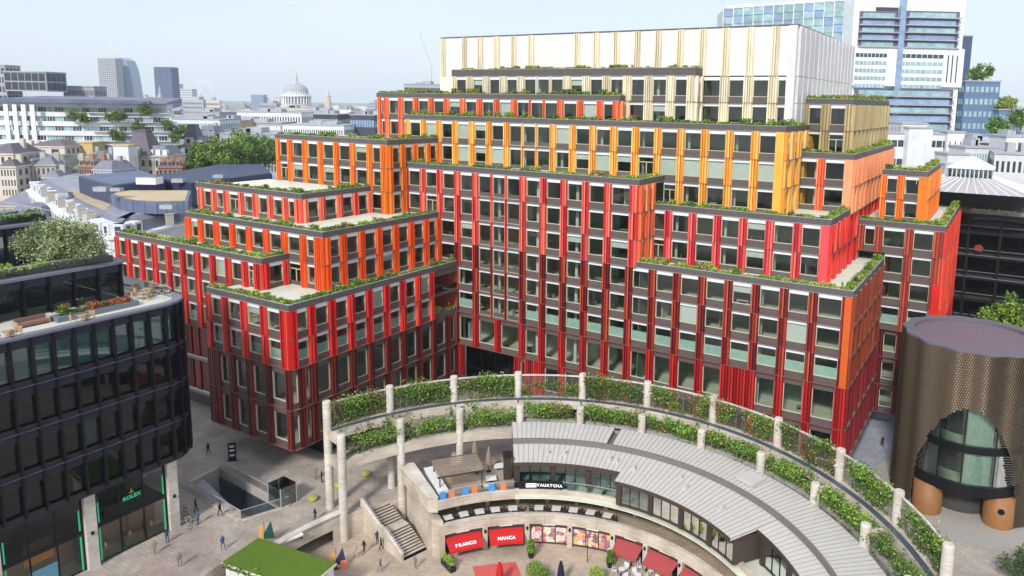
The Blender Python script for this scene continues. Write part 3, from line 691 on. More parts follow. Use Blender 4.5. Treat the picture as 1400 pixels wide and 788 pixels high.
for a, b in pairs:
    g = MB(); g.arc(35.0, 36.7, 9.35, 10.5, b+.15, a-.15, 5, c=C0); g.build('ring_beam', ['stone'], CLN)
    g = MB(); g.arc(35.05, 35.62, 10.5, 10.62, b+.02, a-.02, 5, c=C0); g.build('steel_gutter', ['gutter_steel'], CLN)
    # mesh screen: posts, rails and a wire net
    g = MB(); n = 9; gap = .95
    for k in range(n+1):
        t = b+gap+(a-b-2*gap)*k/n; x, y, _ = Q(36.3, t, 0); g.box(x-.025, y-.025, 10.5, x+.025, y+.025, 13.55)
    for k in range(n*8):
        t = b+gap+(a-b-2*gap)*(k+.5)/(n*8); x, y, _ = Q(36.3, t, 0); g.box(x-.011, y-.011, 10.5, x+.011, y+.011, 13.5)
    for z in [10.7+.25*j for j in range(12)]: g.arc(36.29, 36.31, z, z+.018, b+gap, a-gap, 4, c=C0)
    tag(g.build('mesh_screen', ['mesh_wire'], CLN), kind='stuff')
    g = MB(); g.arc(36.2, 36.42, 13.5, 13.66, b+.78, a-.78, 5, c=C0); g.build('top_rail', ['stone_white'], CLN)
for a, b in list(zip(INNT, INNT[1:]))[:3]:
    g = MB(); g.arc(33.05, 33.75, 6.0, 7.25, b+.2, a-.2, 5, c=C0); g.build('ring_beam', ['stone'], CLN)
for t in (135.7,):
    for z0, z1 in ((9.3, 10.3), (6.1, 7.1)):
        g = MB(); g.box(33.8, -.32, z0, 35.9, .32, z1); g.build('link_beam', ['stone'], CLN, rz=R(t))
for t in OUTT[1:]:
    g = MB(); g.box(33.7, -.22, 9.4, 35.1, .22, 10.1); g.build('link_beam', ['stone'], CLN, rz=R(t))
for t in OUTT[2::3]:
    g = MB(); g.tube([Q(35.5, t, 12.2), Q(36.9, t, 12.2)], .09); g.tube([Q(36.1, t-1.0, 12.5), Q(36.1, t+1.0, 12.5)], .07); g.build('bracket_lamp', ['white_paint'], CLN)
# vines: each bay its own mass, dense clumps with bare stretches
VL = ['leaf_f', 'leaf_g', 'leaf_h', 'leaf_dry', 'leaf_b']
def vine(rr, a, b, zlo, zhi, n, dens, spread=.28, dry=.1, up=1, top=.5, sz=.15):
    g = MB(); cl = []; gaps = [(random.uniform(b, a), random.uniform(.6, 1.5)) for _ in range(2)]
    for _ in range(n):
        t = random.uniform(b, a); s_ = random.choice((.45, .6, .8, 1.0, 1.5))*random.uniform(.8, 1.15)
        if any(abs(t-q) < w_ for q, w_ in gaps) and random.random() < .75: s_ *= .45
        cl.append((t, zlo+(zhi-zlo)*random.random()**.6, s_, random.random() < dry))
    for t, z, s_, d in cl:
        for _ in range(int(1.5*dens*s_*s_)):
            tt = t+random.gauss(0, .85*s_); zz = z+random.gauss(-.1, .4*s_)
            if not (b-.6 < tt < a+.6): continue
            zz = max(zlo-.25, min(zhi+top*s_*random.random(), zz))
            dd = abs(random.gauss(0, spread))*(1.5*s_ if zz > zhi-.6 else .8)
            m_ = 3 if random.random() < (.7 if d else .2 if zz < zlo+.9 else .03) else random.choices((0, 1, 2, 4), ((3, 5, 1, 3) if zz > z else (4, 2, 4, .6)))[0]
            g.leaf(Q(rr-dd*random.choice((1, 1, -.6)), tt, zz), sz*random.uniform(.7, 1.3), m_, .5)
    for _ in range(int(n*.5)):               # trailing strands and bare stems
        t = random.uniform(b, a); z = random.uniform(zlo, zhi); pts = [Q(rr-.1, t+random.gauss(0, .3), z-.35*j) for j in range(random.randint(3, 7))]; g.tube(pts, .018, 3, 3)
        for p in pts:
            for _ in range(7): g.leaf((p[0]+random.gauss(0, .12), p[1]+random.gauss(0, .12), p[2]+random.gauss(0, .12)), sz, random.choice((0, 1, 2)), .3)
    tag(g.build('vines', VL, CLN), kind='stuff')
cover = [32, 28, 34, 9, 32, 26, 22, 28, 30, 30]
for i, (a, b) in enumerate(pairs):
    vine(36.25, a-.9, b+.9, 10.7, 13.5 if i != 3 else 12.6, cover[i], 120, dry=.16 if i not in (3, 6, 7) else .4)
ip = list(zip(INNT, INNT[1:]))
for i, (a, b) in enumerate(ip):
    if i < 3: vine(34.3, a-.3, b+.3, 7.4, 9.3, 34, 130, .5, .02)
    else: vine(34.5, a-.3, b+.3, 8.3, 9.9, 30, 120, .45, .08)
for i, (a, b) in enumerate(pairs):
    vine(35.0, a-1, b+1, 9.2, 10.5, 5, 50, .2, .05)
    g = MB(); g.arc(33.9, 34.8, 6.9 if i < 3 else 7.8, 7.3 if i < 3 else 8.2, b, a, 4, c=C0); g.build('planter_trough', ['concrete'], CLN)

# ================================================================== curved restaurant pavilion with zinc roof
mat('zinc_seam', S(160, 156, 150), .6); mat('zinc', S(196, 191, 184), .6, metal=0, var=.05, scale=.8); mat('zinc_dark', S(120, 112, 106), .5)
PAV = thing('pavilion', 'curved restaurant pavilion with two-tier pale zinc roof and dark bronze glazing', 'pavilion', (CC[0], CC[1], 0))
def zroof(r0, z0, r1, z1, t0, t1, th=.28, seam=.6):
    n = max(2, int((t1-t0)/2)); g = MB(); g.arc(r0, r1, z0-th, z0, t0, t1, n, 0, c=C0, z1b=z1, z0b=z1-th)
    k = int(R(t1-t0)*(r0+r1)/2/seam)
    for i in range(k+1):
        t = t0+(t1-t0)*i/k; c_, s_ = math.cos(R(t)), math.sin(R(t)); tx, ty = -s_*.03, c_*.03
        a = (r0*c_, r0*s_); b = (r1*c_, r1*s_)
        for sx in (1,):
            p = [(a[0]-tx, a[1]-ty, z0+.05), (a[0]+tx, a[1]+ty, z0+.05), (b[0]+tx, b[1]+ty, z1+.05), (b[0]-tx, b[1]-ty, z1+.05)]
            q = [(x, y, z-.06) for x, y, z in p]
            g.quad(*p, 1); g.quad(q[0], p[0], p[3], q[3], 1); g.quad(p[1], q[1], q[2], p[2], 1); g.quad(q[0], q[1], p[1], p[0], 1)
    return g.build('roof', ['zinc', 'zinc_seam'], PAV)
zroof(28.6, 8.05, 33.0, 8.3, 73.2, 97.2); zroof(28.6, 8.05, 33.0, 8.3, -8, 71.6)
g = MB(); g.arc(28.35, 28.6, 7.3, 8.12, -8, 97.2, 40, c=C0); g.build('roof_step', ['zinc_dark'], PAV)
g = MB(); g.arc(28.7, 33, 7.2, 7.7, 71.6, 73.2, 2, c=C0); g.build('roof_gap', ['zinc_dark'], PAV)
zroof(24.3, 6.95, 28.4, 7.45, 66.2, 97.2); zroof(22.4, 6.75, 28.4, 7.45, 24.6, 66.2); zroof(25.8, 7.05, 28.4, 7.45, -8, 24.6)
g = MB(); g.box(29.6, -1.2, 8.2, 31.9, 1.2, 8.62); g.build('roof_hatch', ['zinc'], PAV, rz=R(37.2))
for r_, t in ((26.3, 88), (26.4, 83.5), (26.5, 71), (26.2, 69), (25.5, 63.5), (26.6, 51), (25.2, 47.5), (24.8, 35)):
    g = MB(); g.lathe([(.28, 7.0), (.28, 7.55), (.34, 7.55), (.34, 7.62)], 10); g.box(-.35, -.35, 6.9, .35, .35, 7.28); g.build('roof_vent', ['zinc'], PAV, Q(r_, t, 0), R(t))
# glazing bays
def glaze(rg, t0, t1, nb, z0, z1, blue=()):
    g = MB(); g.arc(rg+.1, rg+.3, z1, z1+.35, t0, t1, 16, c=C0); g.arc(rg, rg+.25, z0-.02, z0+.18, t0, t1, 16, c=C0); g.build('glazing_rail', ['bronze_trim'], PAV)
    st = (t1-t0)/nb
    for i in range(nb):
        a, b = t0+i*st, t0+(i+1)*st; pw = .55/rg*57.3
        g = MB(); g.arc(rg-.1, rg+.35, z0, z1+.1, b-pw, b, 2, c=C0); g.arc(rg-.14, rg-.1, z0, z1, b-pw*.65, b-pw*.35, 1, c=C0); g.build('pier', ['bronze_trim'], PAV)
        for j in range(3):
            p, q = a+(b-pw-a)*j/3, a+(b-pw-a)*(j+1)/3
            x0, x1 = Q(rg+.1, p+.05, 0), Q(rg+.1, q-.05, 0)
            g = MB(); g.arc(rg+.05, rg+.13, z0+.18, z1, p, p+.22, 1, c=C0); g.arc(rg+.05, rg+.13, z1-.07, z1, p+.22, q, 2, c=C0); f_ = g.build('window', ['black_metal'], PAV)
            MB().quad((*x0[:2], z0+.2), (*x1[:2], z0+.2), (*x1[:2], z1), (*x0[:2], z1)).build('glass_pane', ['glass_teal'], f_)
            if i in blue:
                y0, y1 = Q(rg+.35, p+.2, 0), Q(rg+.35, q-.2, 0)
                MB().quad((*y0[:2], z0+.2), (*y1[:2], z0+.2), (*y1[:2], z1-.7), (*y0[:2], z1-.7)).build('blue_blind', ['blue_blind'], f_)
mat('blue_blind', S(40, 84, 170), .6)
glaze(25.0, 66.6, 96.8, 3, 3.1, 6.6); glaze(22.9, 25, 66, 4, 3.62, 6.4, blue=(0,)); glaze(26.2, -6, 24.2, 3, 3.1, 6.7)
for ar in ((22.95, 25.1, 3.6, 6.5, 65.9, 66.15), (22.95, 26.3, 3.6, 6.5, 24.7, 24.95), (24.9, 33, 3.1, 7.1, 96.9, 97.15)): MB().arc(*ar, 1, c=C0).build('end_wall', ['bronze_trim'], PAV)
g = MB(); g.arc(22.9, 33, 3.0, 3.1, -8, 97, 40, c=C0); g.build('pavilion_floor', ['int_floor'], PAV)
g = MB(); g.arc(29.5, 29.7, 3.1, 7.0, -8, 97, 30, c=C0); g.build('back_wall', ['int_wall'], PAV)
g = MB(); g.arc(32.7, 32.9, 0, 8.0, -8, 97, 30, c=C0); g.build('outer_wall', ['int_wall'], PAV)
for r0, a, b in ((24.3, 66.2, 97.2), (22.4, 24.6, 66.2), (25.8, -8, 24.6)):
    g = MB(); g.arc(r0-.06, r0+.04, 6.55 if r0 > 23 else 6.35, 6.98 if r0 > 23 else 6.78, a, b, 16, c=C0); g.arc(r0, r0+3, 6.45 if r0 > 23 else 6.3, 6.5 if r0 > 23 else 6.36, a+.1, b-.1, 16, c=C0); g.build('eaves', ['bronze_trim'], PAV)
# diners' tables inside the glazing
for t in range(28, 95, 6):
    rr = 26.6 if t > 66 else 24.6
    g = MB(); g.box(-.5, -.5, 3.82, .5, .5, 3.88); g.box(-.06, -.06, 3.1, .06, .06, 3.82); g.build('dining_table', ['white_paint'], PAV, Q(rr, t, 0), R(t))
# restaurant sign in front of the terrace glass
g = MB(); g.arc(23.95, 24.05, 3.66, 4.75, 83.0, 95.8, 8, c=C0); sg = g.build('sign_board', ['black_metal'], PAV)
mat('sign_white', S(240, 240, 245), .5, emit=(1, 1, 1, 1), estr=.3)
for i, ch in enumerate(['YAUATCHA'][0]):
    t = 90.2-i*.95; o = put("letter", text_mesh(ch, .5), sg, Q(23.92, t, 4.2)); o.data.materials.append(MATS['sign_white']); o.rotation_euler = (R(90), 0, R(t+90))
    o.rotation_euler = (R(90), 0, R(t-90))
for i in range(3):
    t = 93.2-i*.95; g = MB()
    for a in (-.22, 0, .22): g.box(-.22, a-.04, 0, .22, a+.04, .02); g.box(a-.03, -.22, 0, a+.03, .22, .02)
    o = g.build('letter', ['sign_white'], sg, Q(23.92, t, 4.2)); o.rotation_euler = (R(90), 0, R(t-90))

# ================================================================== stone terraces with the shops below
TER = thing('terrace_building', 'two curved travertine terraces above a row of shopfronts facing the arena', 'building', (CC[0], CC[1], 0))
T0, T1 = -8, 119.6
for a in range(-8, 119, 8):
    b = min(a+8, T1)
    g = MB(); g.arc(23.75, 24.1, 2.55, 3.62, a+.03, b-.03, 5, c=C0); g.build('fascia', ['stone'], TER)
    g = MB(); g.arc(23.68, 24.2, 3.62, 3.72, a, b, 5, c=C0); g.build('coping', ['stone_white'], TER)
    g = MB(); g.arc(23.0, 23.4, -.35, .88, a+.03, b-.03, 5, c=C0); g.build('fascia', ['stone'], TER)
    g = MB(); g.arc(22.93, 23.5, .88, .98, a, b, 5, c=C0); g.build('coping', ['stone_white'], TER)
g = MB(); g.arc(24.1, 33, 2.7, 3.02, T0, T1, 40, c=C0); g.build('upper_floor', ['terrace_floor' if 'terrace_floor' in MATS else 'deck_grey'], TER)
paving('terrace_floor', S(186, 168, 146), S(170, 152, 132), S(130, 116, 100), .9, .45, .3, .3)
TER.children[-1].data.materials[0] = MATS['terrace_floor']
g = MB(); g.arc(23.4, 33, -.15, .1, T0, T1, 40, c=C0); g.build('lower_floor', ['terrace_floor'], TER)
g = MB(); g.arc(29, 29.2, .1, 2.7, T0, T1, 30, c=C0); g.build('back_wall', ['dark_soffit'], TER)
g = MB(); g.arc(27.5, 27.7, ARENA, -.2, T0, T1, 30, c=C0); g.build('back_wall', ['int_wall'], TER)
for t in range(0, 118, 8):
    g = MB(); g.lathe([(.3, .1), (.3, 2.7)], 12); g.build('terrace_column', ['stone'], TER, Q(27.2, t, 0), smooth=True)
# glass balustrades on the upper terrace
for a, b in ((97, 119), (66.4, 83)):
    for k in range(int((b-a)/2.2)):
        t = a+k*2.2; g = MB(); g.arc(23.98, 24.01, 3.72, 4.7, t, t+2.1, 2, c=C0); g.build('balustrade_glass', ['glass_rail'], TER)
    g = MB(); g.arc(23.96, 24.04, 4.7, 4.75, a, b, 10, c=C0); g.build('handrail', ['cap'], TER)
mat('banner_blue', S(70, 150, 220), .7); mat('banner_orange', S(222, 130, 92), .7); mat('banner_pale', S(206, 214, 222), .7)
for t, m_ in ((118.2, 'banner_blue'), (115.6, 'banner_orange'), (111.6, 'banner_blue'), (109, 'banner_orange'), (104, 'banner_blue'), (100.6, 'banner_orange')):
    g = MB(); g.arc(23.9, 23.93, 3.78, 4.66, t-1.1, t+.6, 2, c=C0); g.build('banner', [m_], TER)
# end block beside the stairs
ew = [Q(23.75, 119.6, 0), Q(33.2, 119.6, 0), Q(33.6, 122.6, 0), Q(24.4, 121.9, 0)]
g = MB(); g.prism([p[:2] for p in ew][::-1], 2.3, 4.2); g.build('end_parapet', ['stone'], TER)
g = MB(); g.prism([p[:2] for p in [Q(23.7, 119.4, 0), Q(33.3, 119.5, 0), Q(33.7, 122.8, 0), Q(24.3, 122.1, 0)]][::-1], 4.2, 4.3); g.build('coping', ['stone_white'], TER)
g = MB(); g.prism([p[:2] for p in [Q(23.05, 118.6, 0), Q(33.2, 119.0, 0), Q(33.4, 121.4, 0), Q(24.0, 121.2, 0)]][::-1], ARENA, 1.5); g.build('stair_wall', ['stone'], TER)
# shopfronts
piers = [118.9, 106.0, 93.3, 80.3, 67.0, 56.4, 44.5, 33, 21.5, 10, -1]
for i, t in enumerate(piers):
    g = MB(); g.arc(22.98, 23.75, ARENA, -.35, t-.75, t+.75, 2, c=C0); g.build('shop_pier', ['stone'], TER)
    if i: g = MB(); g.lathe([(.09, -1.0), (.14, -.95), (.14, -.65), (.09, -.6)], 8, 22.86, 0); g.build('wall_lamp', ['black_metal'], TER, rz=R(t))
def voron_poster(name, seed):
    mat(name, (1, 1, 1, 1), .5); n, b = nodes_of(name)
    tc = n.nodes.new('ShaderNodeTexCoord'); mp = n.nodes.new('ShaderNodeMapping'); mp.inputs['Location'].default_value = (seed*3.1, seed, seed*1.7)
    vo = n.nodes.new('ShaderNodeTexVoronoi'); vo.inputs['Scale'].default_value = 1.7
    v2 = n.nodes.new('ShaderNodeTexVoronoi'); v2.inputs['Scale'].default_value = 6
    cr = n.nodes.new('ShaderNodeValToRGB'); cr.color_ramp.interpolation = 'CONSTANT'
    cs = [(.0, S(120, 52, 40)), (.15, S(226, 120, 120)), (.32, S(236, 190, 96)), (.45, S(240, 226, 200)), (.6, S(206, 84, 60)), (.72, S(240, 160, 60)), (.84, S(150, 60, 100)), (.93, S(236, 200, 190))]
    e = cr.color_ramp.elements; e[0].color = cs[0][1]; e[1].position = cs[1][0]; e[1].color = cs[1][1]
    for p_, c_ in cs[2:]: q = e.new(p_); q.color = c_
    sp_ = n.nodes.new('ShaderNodeSeparateColor'); mxx = n.nodes.new('ShaderNodeMixRGB'); mxx.inputs[0].default_value = .3
    n.links.new(tc.outputs['Object'], mp.inputs[0]); n.links.new(mp.outputs[0], vo.inputs['Vector']); n.links.new(mp.outputs[0], v2.inputs['Vector'])
    n.links.new(vo.outputs['Color'], sp_.inputs[0]); n.links.new(sp_.outputs[0], cr.inputs[0]); n.links.new(cr.outputs[0], mxx.inputs[1]); n.links.new(v2.outputs['Color'], mxx.inputs[2])
    n.links.new(mxx.outputs[0], b.inputs['Base Color'])
for i in range(6): voron_poster(f'poster{i}', i+1)
mat('awning_red', S(196, 34, 34), .8, var=.05); mat('awning_rose', S(168, 72, 72), .8, var=.05)
for i in range(len(piers)-1):
    a, b = piers[i+1]+.75, piers[i]-.75; rf = 23.55
    sh = MB(); sh.arc(rf-.1, rf+.1, -.95, -.35, a, b, 6, c=C0); sh.arc(rf-.08, rf+.08, ARENA, ARENA+.2, a, b, 6, c=C0)
    for k in range(4): t = a+(b-a)*k/3; sh.arc(rf-.08, rf+.08, ARENA+.2, -.95, t-.12, t+.12, 1, c=C0)
    shop = sh.build('shopfront', ['bronze_trim'], TER)
    for k in range(3):
        p, q = a+(b-a)*k/3+.15, a+(b-a)*(k+1)/3-.15
        g = MB(); x0, x1 = Q(rf, p, 0), Q(rf, q, 0); g.quad((*x1[:2], ARENA+.2), (*x0[:2], ARENA+.2), (*x0[:2], -.95), (*x1[:2], -.95))
        if i in (2, 3): g.build('poster', [f'poster{(i-2)*3+k}'], shop)
        else: g.build('glass_pane', ['glass_dark'], shop)
    if i == 1: st_ = 'MANCA'
    tm = (a+b)/2
    g = MB(); g.arc(rf-.14, rf-.11, -.72, -.58, tm-1.9, tm+1.9, 3, c=C0); g.build('name_strip', ['sign_white'], shop)
# awnings are things of their own pieces of the shopfronts
def awning(i, m_, txt=None, out=1.7, z0=-.95, z1=-1.75):
    a, b = piers[i+1]+1.1, piers[i]-1.1; n = 6
    aw = bpy.data.objects.new('awning', None); COL.objects.link(aw); aw.parent = TER
    g = MB(); g.arc(23.3-out, 23.35, z1-.03, z1, a, b, n, c=C0, z1b=z0, z0b=z0-.03); g.arc(23.28-out, 23.3-out, z1-.28, z1, a, b, n, c=C0)
    g.build('canvas', [m_], aw)
    for t in (a+.3, b-.3): g = MB(); g.tube([Q(23.35, t, z0-.3), Q(23.35-out, t, z1-.05)], .03); g.build('arm', ['black_metal'], aw)
    if txt:
        t = (a+b)/2; n_ = len(txt); sl = math.atan2(z0-z1, out)
        for j, ch in enumerate(txt):
            tt = t+((n_-1)/2-j)*1.12; o = put('letter', text_mesh(ch, .56), aw, Q(23.35-out*.74, tt, z1+(z0-z1)*.26+.05)); o.data.materials.append(MATS['sign_white'])
            o.rotation_euler = (sl, 0, R(tt-90))
awning(0, 'awning_red', 'FRANCO'); awning(1, 'awning_red', 'MANCA'); awning(4, 'awning_rose'); awning(5, 'awning_rose'); awning(6, 'awning_rose')

# ================================================================== staircase down into the arena
sa, sb = Vector((-26.6, 86.2)), Vector((-23.6, 88.9)); da = Vector((-19.95, 79.72))-sa; Ld = da.length; da.normalize(); db = (sb-sa)
wst = 3.3; rzs = math.atan2(da.y, da.x)
STR = thing('staircase', 'stone staircase in two flights descending to the sunken arena', 'staircase', (sa.x, sa.y, 0), rzs)
nst = 20; run1 = Ld*.44; land = Ld*.14; x = 0; z = 0
for i in range(nst):
    dz = -ARENA/nst; dx = run1/10 if i < 10 else (Ld-run1-land)/10
    if i == 10:
        MB().box(x, 0, z-.5, x+land, wst, z).build('landing', ['stone'], STR); x += land
    g = MB(); g.box(x, 0, z-dz-.4, x+dx+.02, wst, z-dz+.0); g.box(x-.02, .02, z-.16, x+.06, wst-.02, z-.005, 1); g.build('step', ['stone', 'dark_soffit'], STR); x += dx; z -= dz
for y0 in (-.35,):
    pts = [(0, 0), (run1, -1.6), (run1+land, -1.6), (Ld, ARENA)]
    for (xa, za), (xb, zb) in zip(pts, pts[1:]):
        g = MB(); i0 = len(g.v)
        for dy in (y0, y0+.35): g.v += [(xa, dy, ARENA), (xb, dy, ARENA), (xb, dy, zb+.95), (xa, dy, za+.95)]
        g.f = [(0, 1, 2, 3), (7, 6, 5, 4), (3, 2, 6, 7), (1, 5, 6, 2), (0, 3, 7, 4)]; g.m = [0, 0, 1, 0, 0]; g.build('side_wall', ['stone', 'stone_white'], STR)
    for xa, za, xb, zb in ((0, 0, run1, -1.6), (run1+land, -1.6, Ld, ARENA)): MB().tube([(xa, .12, za+1.0), (xb, .12, zb+1.0)], .035).build('handrail', ['cap'], STR)

# ================================================================== dark glazed office building on the near left
mat('louvre', S(54, 56, 70), .4, metal=.5, var=.1); mat('fin_black', S(20, 21, 27), .35, metal=.3); mat('blind_teal', S(150, 190, 194), .8, var=.12, scale=1.5)
mat('ledge_dk', S(96, 98, 112), .4, metal=.4); mat('terrace_pale', S(206, 204, 190), .8, var=.1); mat('kerb_grey', S(120, 122, 134), .6)
DKB = thing('dark_office_building', 'near-black glazed office building with rounded corner, deep fins and stepped roof terraces', 'building', (-46.25, 81.5, 0), math.atan2(.858, .513))
def path(s, off=0):
    if s <= -1: return (s, -off), 0
    if s < 3.712: a = (s+1)/4.712*90-90; return (-1+(3+off)*math.cos(R(a)), 3+(3+off)*math.sin(R(a))), R(a+90)
    return (2+off, 3+s-3.712), math.pi/2
ss = [-1-1.88*k for k in range(23, -1, -1)]+[-1+1.178*k for k in range(1, 5)]+[3.712+1.9*k for k in range(1, 8)]
lev = [8.7, 13.2, 17.7, 22.2, 27.0]
def ribbon(name, o0, o1, z0, z1, m, s0=-46, s1=20, parent=None, n=None):
    sl = [s0, -20, -1]+[-1+4.712*k/8 for k in range(1, 9)]+[s1] if s0 < -20 else [s0]+[-1+4.712*k/8 for k in range(9)]+[s1]
    g = MB(); i = 0
    for s in sl:
        a, _ = path(s, o0); b, _ = path(s, o1); g.v += [(*a, z0), (*b, z0), (*b, z1), (*a, z1)]
    for k in range(len(sl)-1):
        for p, q in ((0, 1), (1, 2), (2, 3), (3, 0)): g.f.append((4*k+p, 4*k+4+p, 4*k+4+q, 4*k+q)); g.m.append(0)
    e = 4*(len(sl)-1); g.f += [(0, 1, 2, 3), (e+3, e+2, e+1, e)]; g.m += [0, 0]
    return g.build(name, [m], parent or DKB)
for i in range(4):
    z0, z1 = lev[i], lev[i+1]
    ribbon('spandrel', .0, .25, z0, z0+.62, 'louvre'); ribbon('spandrel', .0, .25, z1-.95, z1-.06, 'louvre')
    for j in range(3): ribbon('louvre_blade', .25, .31, z1-.86+j*.26, z1-.78+j*.26, 'louvre')
    ribbon('ledge', .0, .45, z1-.04, z1+.04, 'ledge_dk'); ribbon('ledge', .0, .36, z0+.55, z0+.62, 'fin_black')
    ribbon('floor_slab', -7, -.2, z1-.5, z1-.1, 'int_wall')
    for k in range(len(ss)-1):
        (a, ra), (b, rb) = path(ss[k]), path(ss[k+1])
        if ss[k+1] > 14: continue
        o = bpy.data.objects.new('window', MB().quad((a[0], a[1]-.0, z0+.6), (b[0], b[1], z0+.6), (b[0], b[1], z1-.93), (a[0], a[1], z1-.93)).mesh('window', ['glass_teal' if i == 3 else 'glass_dark'])); COL.objects.link(o); o.parent = DKB
        if i == 3 or (i < 3 and random.random() < .06):
            (c, _), (d, _) = path(ss[k]+.1, -.3), path(ss[k+1]-.1, -.3); zt = z1-1.0
            MB().quad((*c, z0+.65), (*d, z0+.65), (*d, zt), (*c, zt)).build('blind', ['blind_teal'], o)
    fz = MB().box(-.09, -.62, .1, .09, .06, z1-z0-.08).mesh('fin', ['fin_black'])
    for s in ss:
        p, r_ = path(s); put('fin', fz, DKB, (*p, z0), r_)
ribbon('core_wall', -7.2, -7, 0, 27, 'int_wall'); ribbon('soffit', -7, .2, 8.45, 8.68, 'louvre')
def slab(s0, y1, z0, z1, m, name, x1=2.0):
    pts = [(s0, 0), (-1, 0)]+[path(-1+4.712*k/8)[0] for k in range(1, 9)]+[(x1, y1), (s0, y1)]
    return MB().prism(pts, z0, z1, 0).build(name, [m], DKB)
slab(-46, 30, 26.7, 27.05, 'terrace_pale', 'roof_terrace'); ribbon('roof_kerb', -.5, .45, 27.06, 27.3, 'kerb_grey')
# glass balustrade round the terrace corner
for k in range(7):
    a, b = 1.5+k*2.0, 1.5+k*2.0+1.9; (p, _), (q, _) = path(a, -.6), path(b, -.6); MB().quad((*p, 27.3), (*q, 27.3), (*q, 28.3), (*p, 28.3)).build('balustrade_glass', ['glass_rail'], DKB)
MB().tube([(*path(1.4+k, -.6)[0], 28.32) for k in range(15)], .035).build('handrail', ['cap'], DKB)
# ground storey: stone pillars, shop glazing, lit green jambs
mat('lit_green', S(40, 170, 110), .5, emit=(.05, .62, .30, 1), estr=.22); mat('shop_brown', S(150, 112, 84), .7, var=.2); mat('counter_green', S(92, 110, 84), .6); mat('brass', S(220, 170, 80), .35, metal=.5)
mat('orange_panel', S(222, 140, 50), .7); mat('screen_blue', S(70, 130, 170), .4, emit=(.10, .26, .36, 1), estr=.5)
for x in (-1.3, -10.2, -18.9, -27.6): MB().box(-.55, -.25, 0, .55, .9, 8.5).build('stone_pillar', ['stone_white'], DKB, (x, .2, 0)); MB().lathe([(.0, -.3), (.16, -.2), (.16, .1), (0, .15)], 8).build('pillar_lamp', ['black_metal'], DKB, (x, -.12, 4.2))
for x0, x1 in ((-9.6, -1.9), (-18.3, -10.8), (-27, -19.5)):
    fr = MB().box(x0, .5, 4.1, x1, .6, 4.5).build('shopfront', ['black_metal'], DKB); MB().box(x0, .5, 0, x1, .58, .15).build('sill', ['black_metal'], fr); MB().box(x0, .5, 8.1, x1, .6, 8.5).build('head_rail', ['black_metal'], fr)
    for k in range(4): x = x0+(x1-x0)*k/3; MB().box(x-.07, .48, .1, x+.07, .62, 8.5).build('mullion', ['black_metal'], fr)
    for x in (x0+.35, x1-.35):
        MB().box(x-.07, .4, .2, x+.07, .47, 4.0).build('light_jamb', ['lit_green'], fr); MB().box(x-.07, .4, 4.7, x+.07, .47, 7.0).build('light_jamb', ['lit_green'], fr)
    for k in range(3):
        a, b = x0+(x1-x0)*k/3+.08, x0+(x1-x0)*(k+1)/3-.08
        MB().quad((a, .54, .15), (b, .54, .15), (b, .54, 4.1), (a, .54, 4.1)).build('glass_pane', ['glass_clear'], fr); MB().quad((a, .54, 4.5), (b, .54, 4.5), (b, .54, 8.1), (a, .54, 8.1)).build('glass_pane', ['glass_dark'], fr)
    MB().box(x0, 3.2, 0, x1, 3.3, 4.2).build('shop_wall', ['shop_brown'], fr); MB().box(x0, .6, 4.25, x1, 5, 4.35).build('shop_ceiling', ['dark_soffit'], fr)
    MB().box(x0, .6, .0, x1, 3.2, .03).build('shop_floor', ['int_floor'], fr)
for x in (-8.2, -5.6, -3.2):
    g = MB(); g.box(-.9, .9, .03, .9, 1.7, 1.05); g.box(-.85, .95, 1.05, .85, 1.65, 1.12, 1); g.lathe([(.14, 1.12), (.18, 1.4), (.1, 1.62)], 8, -.2, 1.3, 2); g.build('display_counter', ['counter_green', 'brass', 'int_white'], DKB, (x, 0, 0))
MB().box(-16.3, .62, 3.2, -13.6, .7, 5.6).build('orange_panel', ['orange_panel'], DKB); MB().box(-15.9, .62, .7, -13.4, .7, 2.4).build('shop_screen', ['screen_blue'], DKB)
o = put('lettering', text_mesh('ROLEX', .62, .03), DKB, (-5.75, .36, 6.1)); o.data.materials.append(MATS['lit_green']); o.rotation_euler = (R(90), 0, 0)
g = MB()                                     # five-pointed gold crown above the name
g.box(-.26, -.02, 0, .26, .02, .09)
for k in range(5):
    a = R(90+(k-2)*24); bx = (k-2)*.1; tx, tz = bx+.34*math.cos(a), .1+.36*math.sin(a); g.poly([(bx-.045, 0, .09), (bx+.045, 0, .09), (tx, 0, tz)]); g.lathe([(0, tz-.05), (.05, tz), (0, tz+.05)], 6, tx, 0)
g.build('crown_emblem', ['brass'], DKB, (-5.75, .36, 6.55))
